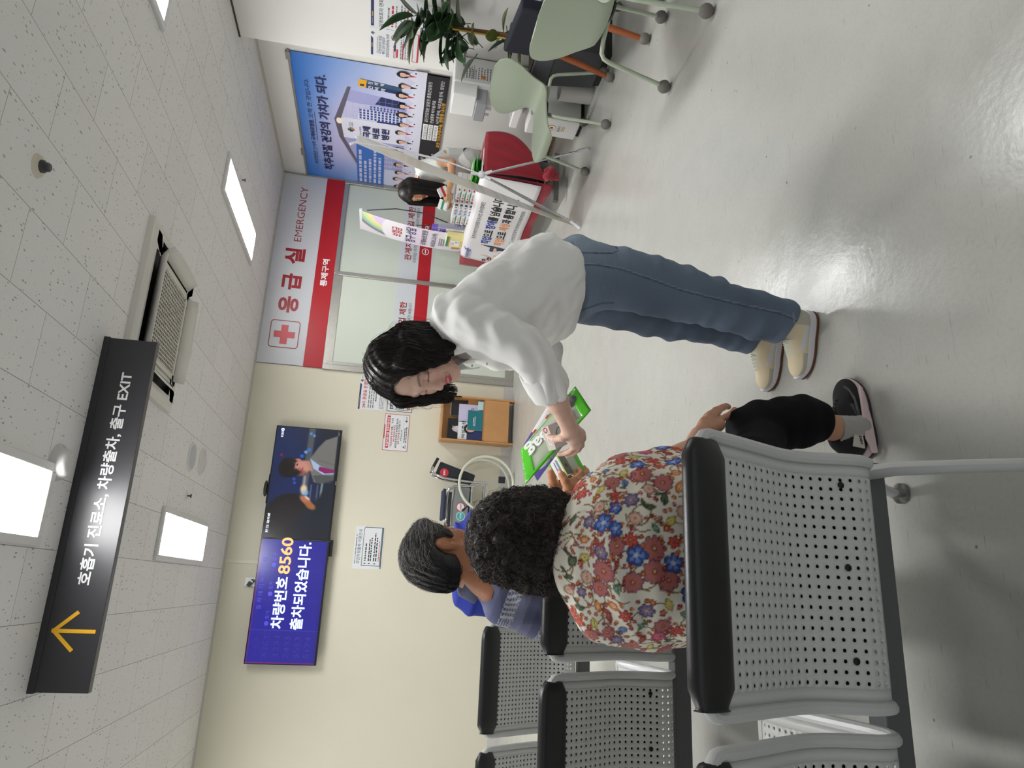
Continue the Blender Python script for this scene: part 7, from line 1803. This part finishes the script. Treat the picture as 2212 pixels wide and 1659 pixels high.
SK5=(214,160,124); th5=basis((-.86,-.30,-.50)); to=at(893,414,6.08)
Ph,Fh,Ch=head(h=.0034,skin_rgb=SK5,ear=False); Pw=put(Ph,to,th5,1.04)
s=SDF((3.45,5.8,.02),(4.30,6.5,1.45),.010)
s.loft([(np.array([4.16,6.22,.88]),.15,.11),(np.array([4.12,6.2,1.08]),.14,.09),(at(925,372,6.16),.16,.08),(at(905,385,6.14),.06,.05)],k=.03,hint=(0,1,0))
s.chain([np.array([4.17,6.15,.88]),np.array([4.18,6.14,.08])],[.075,.045],k=.02).chain([np.array([4.17,6.30,.88]),np.array([4.18,6.31,.08])],[.075,.045],k=.02)
Pt,Ft=s.mesh()
el=at(976,352,5.93); wr5=at(973,398,5.90); ha=at(966,415,5.90)
s=sdf_for([at(930,355,5.98),el,wr5,at(975,440,5.9),at(945,440,6.0)],.06,.0036)
s.chain([at(925,356,6.0),at(950,350,5.95),el],[.052,.045,.04],k=.02).chain([el,at(975,375,5.91),wr5],[.04,.033,.026],k=.015)
s.cap(wr5,ha,.026,.028,k=.012)
fingers(s,[[ha,at(958,420,5.90),at(951,421,5.91)],[ha,at(966,428,5.89),at(962,436,5.90)],[ha,at(971,426,5.895),at(969,436,5.905)],[ha,at(974,422,5.90),at(975,432,5.91)],[ha,at(960,412,5.89),at(955,411,5.89)]],.0105)
h2=at(968,440,6.0); s.cap(at(955,400,6.12),h2,.028,.026,k=.01); fingers(s,[[h2,at(964,447,5.97),at(957,448,5.95)],[h2,at(969,449,5.97),at(964,453,5.95)],[h2,at(974,446,5.97),at(971,452,5.95)],[h2,at(976,441,5.97),at(976,448,5.95)],[h2,at(958,440,5.97),at(953,440,5.95)]],.0105)
Pa,Fa=s.mesh()
w5=finish_body('person',[(Pw,Fh,Ch),(Pt,Ft,scol(Pt,SK5)),(Pa,Fa,skincol(Pa,SK5))],M('skin light tan',(214,160,124),.5,attr='print',sss=.1),'long-haired woman in a white tee standing behind the red table holding two small cartons')
s=SDF((-.16,-.2,-.40),(.16,.18,.17),.005)
s.ell((0,-.018,.038),(.090,.110,.100)); 
gl=np.array([np.array([0,0,-1.])@th5[k] for k in range(3)])
for q_ in (-1,1):
    for a,r1,r2,ln in (((q_*.075,.01,.03),.034,.022,.31),((q_*.078,-.035,.02),.04,.03,.33),((q_*.066,.05,.05),.026,.014,.26),((q_*.04,-.085,.0),.045,.035,.30)):
        a=np.array(a); s.cap(a,a+gl*ln+np.array([q_*-.01,0,0]),r1,r2,k=.02)
s.ell((0,.125,-.03),(.056,.08,.10),k=.01,sub=True)
P,F=s.mesh()
st=comb(P,F,1200,30,.012,lambda p:gl+np.array([np.sign(p[0])*.8,0,0])*(p[2]>.08),r=.0011,off=.004,seed=12,wob=.06,spread=.08,free=lambda p:(p@gl)>.30)
PF=fuse([(P,F),st]); skin('hair',(put(PF[0],to,th5,1.04),PF[1]),m_hairblk,w5)
s=SDF((3.70,5.82,.80),(4.36,6.46,1.42),.006)
s.loft([(np.array([4.16,6.22,.86]),.16,.125),(np.array([4.14,6.21,1.05]),.155,.115),(at(930,372,6.17),.165,.10),(at(908,383,6.14),.085,.07)],k=.03,hint=(0,1,0))
s.cap(at(915,364,6.05),at(944,354,5.98),.085,.07,k=.03).ell(at(938,372,6.1),(.11,.14,.14),k=.03); P,F=s.mesh(); P=wrinkle(P,F,.004,14,.7); skin('tee_shirt',(P,F),M('white tee',(222,226,222),.8),w5)
s=SDF((4.0,5.96,.03),(4.36,6.48,.96),.008); s.ell((4.17,6.22,.86),(.115,.165,.10)); s.cap((4.17,6.14,.85),(4.18,6.13,.07),.09,.06,k=.02).cap((4.17,6.31,.85),(4.18,6.32,.07),.09,.06,k=.02); P,F=s.mesh(); skin('trousers',(P,F),M('dark trousers',(44,46,54),.85),w5)
for yy in (6.13,6.32): sneaker(SN,(4.24,yy,0),(4.02,yy-.02,0),((30,30,32),)*4,0,w5)
MB().tube([tuple(wr5+np.array([.0,.028*math.cos(a),.028*math.sin(a)])) for a in [2*PI*k/20 for k in range(20)]],.004,6,closed=True).build('watch',M('gold watch',(206,176,96),.3,metal=.8),w5)
MB().tube([tuple(at(903,384,6.14)+np.array([.05*math.cos(a),.06*math.sin(a),.012*math.cos(a)])) for a in [2*PI*k/28 for k in range(28)]],.005,6,closed=True).build('lanyard',M('navy lanyard',(40,48,90),.7),w5)

# ================================================================ WHAT IS BEING HANDED OVER
def A(*q): return Vector(at(*q))
def quad_uv(c):      # bilinear patch from four corners (u right, v up): c00,c10,c11,c01
    c=[Vector(k) for k in c]
    return lambda u,v:c[0]*((1-u)*(1-v))+c[1]*(u*(1-v))+c[2]*(u*v)+c[3]*((1-u)*v)
m_film=M('pouch film clear',(214,224,204),.12,alpha=.55,coat=.4); m_lime=M('lime pouch print',(88,200,44),.25,coat=.3); m_grass=M('pouch content pale green',(168,184,138),.4)
def pouch(c,label,hd,thick=.022):
    fn=quad_uv(c); n=(Vector(c[1])-Vector(c[0])).cross(Vector(c[3])-Vector(c[0])).normalized()
    if n.y>0: n=-n
    r=thing('green_pouch',label,'pouch',tuple(fn(.5,.5)))
    def fr(u,v): return fn(u,v)+n*(thick*(math.sin(PI*u)*math.sin(PI*v))**.5*.6)
    def bkf(u,v): return fn(u,v)-n*(thick*(math.sin(PI*u)*math.sin(PI*v))**.5*.4)
    mb=MB(); mb.grid(bkf,16,12); mb.build('back_film',m_lime,r,angle=180,solid=.0006)
    mb=MB(); b=hd
    mb.grid(lambda u,v:fr(u*b,v)+n*.0006,6,12); mb.grid(lambda u,v:fr(1-.12*u,v)+n*.0006,4,12); mb.grid(lambda u,v:fr(u,.07*v)+n*.0006,16,2); mb.grid(lambda u,v:fr(u,1-.07*v)+n*.0006,16,2)
    mb.build('printed_border',m_lime,r,angle=180,solid=.0006)
    mb=MB(); mb.grid(lambda u,v:fr(b+(.88-b)*u,.07+.86*v),12,10); mb.build('window',m_film,r,angle=180)
    mb=MB(); mb.grid(lambda u,v:fn(b+.03+(.82-b)*u,.12+.76*v)+n*.003,10,8); mb.build('content',m_grass,r,angle=180,solid=.006)
    return r,fr,n
c1=[at(1136,1046,2.44),at(1277,886,2.30),at(1243,834,2.36),at(1124,972,2.50)]
r1,fr1,n1_=pouch(c1,'big lime green zip pouch held between the standing woman and the seated man',.16)
u_=(Vector(c1[1])-Vector(c1[0])).normalized(); v_=(Vector(c1[3])-Vector(c1[0])).normalized(); up_=n1_.cross(u_)
mb=MB()
ex=-u_; ey=n1_.cross(ex); letter(mb,'Bag',fr1(.46,.75 if ey.dot(v_)<0 else .35)+n1_*.0025,ex,ey,.075,0,.03,width=.115)
ex=-v_; ey=n1_.cross(ex); letter(mb,'위생지퍼백',fr1(.03 if ey.dot(u_)>0 else .12,.92)+n1_*.002,ex,ey,.026,0,.012,width=.10); letter(mb,'친환경',fr1(.012 if ey.dot(u_)>0 else .15,.6)+n1_*.002,ex,ey,.012,0,.0,width=.03)
mb.build('lettering',m_whitetext,r1,smooth=False)
MB().sphere(fr1(.86,.62)+n1_*.004,.016,14,sc=(1,.5,1.6)).sphere(fr1(.9,.66)+n1_*.004,.014,12,sc=(1.2,.5,1.2)).build('grey_tool',M('grey plastic tool',(120,124,122),.3),r1)
MB().grid(lambda u,v:fr1(.72+.1*u,.16+.3*v)+n1_*.004,4,6).build('silver_sachet',M('silver sachet',(176,178,170),.25,metal=.5),r1,angle=180,solid=.002)
c2=[at(1196,1033,2.80),at(1267,1021,2.745),at(1238,966,2.80),at(1180,1000,2.86)]
r2,fr2,n2_=pouch(c2,'smaller lime green pouch with a carton inside, in the man\'s hands',.1,.018)
mb=MB(); ex=(Vector(c2[1])-Vector(c2[2])).normalized(); ey=n2_.cross(ex); uu2=(Vector(c2[1])-Vector(c2[0])).normalized()
letter(mb,'지퍼백',fr2(.86 if ey.dot(uu2)>0 else .99,.9)+n2_*.002,ex,ey,.018,0,.02,width=.055)
mb.build('lettering',m_whitetext,r2,smooth=False)
def solid_carton(name,label,o,ax,ay,az,faces,parent=None):
    """box with corner o and three edge vectors; printed faces"""
    o=Vector(o);ax=Vector(ax);ay=Vector(ay);az=Vector(az)
    r=thing(name,label,'box',tuple(o+(ax+ay+az)/2)); MB().obox(o+(ax+ay+az)/2,ax/2,ay/2,az/2).build('box',m_bx,r,bevel=.0012,seg=1)
    return r
def ortho(o,p,q_,depth):
    """edges of a right-angled box: along o->p, across o->q, and the depth behind"""
    o=Vector(o);x=Vector(p)-o;y=Vector(q_)-o; y=y-x*(y.dot(x)/x.dot(x)); z=x.cross(y).normalized()*depth
    if z.y<0: z=-z
    return x,y,z
o=at(1168,924,2.245); ax,ay,az=ortho(o,at(1186,974,2.262),at(1176,918,2.225),.0)
z_=(Vector(at(1203,897,2.285))-Vector(at(1176,918,2.235))); z_=z_-ax*(z_.dot(ax)/ax.dot(ax)); z_=z_-ay*(z_.dot(ay)/ay.dot(ay)); z_=z_.normalized()*.085; ay=ay.normalized()*.036
k1=solid_carton('gift_carton','white carton with a red cross mark held under the standing woman\'s thumb',o,ax,ay,z_,None)
nrm=-(z_.normalized()); mb=MB()
def face(o_,ex,ey,outward):
    ex=Vector(ex);ey=Vector(ey); n_=ex.cross(ey).normalized(); 
    if n_.dot(outward)<0: o_=Vector(o_)+ex; ex=-ex
    return Vector(o_)+Vector(outward).normalized()*.0008,ex,ey
o_,ex,ey=face(o,ax,ay,-z_); mb.add([o_,o_+ex,o_+ex+ey,o_+ey],[(0,1,2,3)],0)
c_=o_+ex*(.85 if ex.dot(ax)<0 else .15)+ey*.5+nrm*.0004; x1=ex.normalized(); y1=ey.normalized()
mb.add([c_+x1*.010*math.cos(t_)+y1*.010*math.sin(t_) for t_ in [2*PI*k/20 for k in range(20)]],[tuple(range(20))],1)
for a_ in (.785,-.785): 
    d_=x1*math.cos(a_)+y1*math.sin(a_); e_=-x1*math.sin(a_)+y1*math.cos(a_); q_=c_+nrm*.0004; mb.add([q_-d_*.006-e_*.0016,q_+d_*.006-e_*.0016,q_+d_*.006+e_*.0016,q_-d_*.006+e_*.0016],[(0,1,2,3)],2)
t0=ax.normalized(); lines(mb,o+ax*.3+ay*.25+nrm*.0014,t0,ay.normalized() if t0.cross(ay).dot(nrm)>0 else ay.normalized(),ax.length*.6,.018,2,2,5,.5)
# white face with the mint disc
of,ex,ey=face(o+ay,ax,z_,ay); cc=of+ex*.5+ey*.55+ay.normalized()*.0005; x1=ex.normalized();y1=ey.normalized()
mb.add([cc+x1*.024*math.cos(t_)+y1*.024*math.sin(t_) for t_ in [2*PI*k/24 for k in range(24)]],[tuple(range(24))],4); q_=cc+ay.normalized()*.0004
mb.add([q_+x1*.022*math.cos(t_)+y1*.022*math.sin(t_) for t_ in [2*PI*k/24 for k in range(24)]],[tuple(range(24))],3)
# grey end
of,ex,ey=face(o+ax,ay,z_,ax); mb.add([of,of+ex,of+ex+ey,of+ey],[(0,1,2,3)],5)
mb.build('print',[M('carton beige',(206,196,184),.5),M('carton brick red',(170,56,44),.5),m_whitetext,M('carton mint',(206,228,220),.5),M('carton teal rim',(60,110,110),.5),M('carton grey',(176,176,170),.5)],k1,smooth=False)
o=at(1204,984,2.745); ax,ay,_z=ortho(o,at(1226,1025,2.735),at(1190,999,2.775),.0)
z_=ax.cross(ay).normalized()*.05
if z_.x*0+z_.dot(Vector(at(1223,982,2.78))-Vector(o))<0: z_=-z_
ay=ay.normalized()*.05
k2=solid_carton('gift_carton','white carton with a lime stripe and grey side in the man\'s pouch',o,ax,ay,z_,None); mb=MB()
of,ex,ey=face(o,ax,ay,-z_); mb.add([of+ey*.0,of+ex,of+ex+ey*.12,of+ey*.12],[(0,1,2,3)],0); 
mb.add([of+ey*.3+ex*.15-z_.normalized()*.0003,of+ex*.85+ey*.3-z_.normalized()*.0003,of+ex*.85+ey*.45-z_.normalized()*.0003,of+ex*.15+ey*.45-z_.normalized()*.0003],[(0,1,2,3)],1)
mb.add([of+ey*.6+ex*.2-z_.normalized()*.0003,of+ex*.8+ey*.6-z_.normalized()*.0003,of+ex*.8+ey*.68-z_.normalized()*.0003,of+ex*.2+ey*.68-z_.normalized()*.0003],[(0,1,2,3)],2)
of,ex,ey=face(o,ax,z_,-ay); mb.add([of,of+ex,of+ex+ey,of+ey],[(0,1,2,3)],3)
cc=of+ex*.55+ey*.5-ay.normalized()*.0004; x1=ex.normalized();y1=ey.normalized(); mb.add([cc+x1*.009*math.cos(t_)+y1*.009*math.sin(t_) for t_ in [2*PI*k/18 for k in range(18)]],[tuple(range(18))],4)
mb.build('print',[M('carton lime',(160,190,60),.5),M('carton teal',(90,140,150),.5),M('carton violet',(90,90,180),.5),M('carton grey side',(120,122,114),.5),M('carton maroon',(110,40,36),.5)],k2,smooth=False)
# leaflets behind the big pouch
c3=[at(1161,1039,2.50),at(1240,930,2.46),at(1192,862,2.50),at(1125,972,2.56)]
fn=quad_uv(c3); n3=(Vector(c3[1])-Vector(c3[0])).cross(Vector(c3[3])-Vector(c3[0])).normalized(); n3=-n3 if n3.y>0 else n3
r3=thing('leaflet','white and violet campaign leaflet behind the big lime pouch','leaflet',tuple(fn(.5,.5)))
MB().grid(fn,10,8).build('sheet',m_paper,r3,angle=180,solid=.002)
mb=MB(); E_=n3*.0016
mb.add([fn(0,0)+E_,fn(.42,0)+E_,fn(.30,.5)+E_,fn(.36,1)+E_,fn(0,1)+E_],[(0,1,2,3,4)],0)
for (a_,b_,rr,mi) in ((.40,.93,.010,1),(.36,.90,.006,2),(.42,.86,.009,3),(.72,.78,.010,3),(.76,.72,.012,4),(.68,.74,.010,2),(.74,.84,.008,1),(.80,.80,.006,0),(.78,.66,.008,5)):
    c_=fn(a_,b_)+E_*1.5; mb.add([c_+u_*rr*math.cos(t_)+up_*rr*math.sin(t_) for t_ in [2*PI*k/14 for k in range(14)]],[tuple(range(14))],mi)
mb.build('print',[M('leaflet violet',(108,84,180),.5),m_pred,m_skin,m_navy,m_bl,m_orange],r3,smooth=False)
# the cartons in the far woman's hands
for (p,l2,rot,lab) in (((957,414,5.90),.055,.3,'white carton in the long-haired woman\'s raised near hand'),((958,443,5.94),.06,-.5,'white carton in the long-haired woman\'s far hand')):
    c_=Vector(at(*p)); r=thing('gift_carton',lab,'box',tuple(c_)); a_=Vector((math.cos(rot),-.3,math.sin(rot)+.3)).normalized(); b_=a_.cross(Vector((.2,-1,.3))).normalized(); d_=a_.cross(b_)
    MB().obox(c_,a_*l2*.75,b_*.045,d_*.02).build('box',m_bx,r,bevel=.001,seg=1)
    MB().obox(c_,a_*l2*.76,b_*.012,d_*.0205).build('print',m_pred if rot>0 else m_green,r,smooth=False)
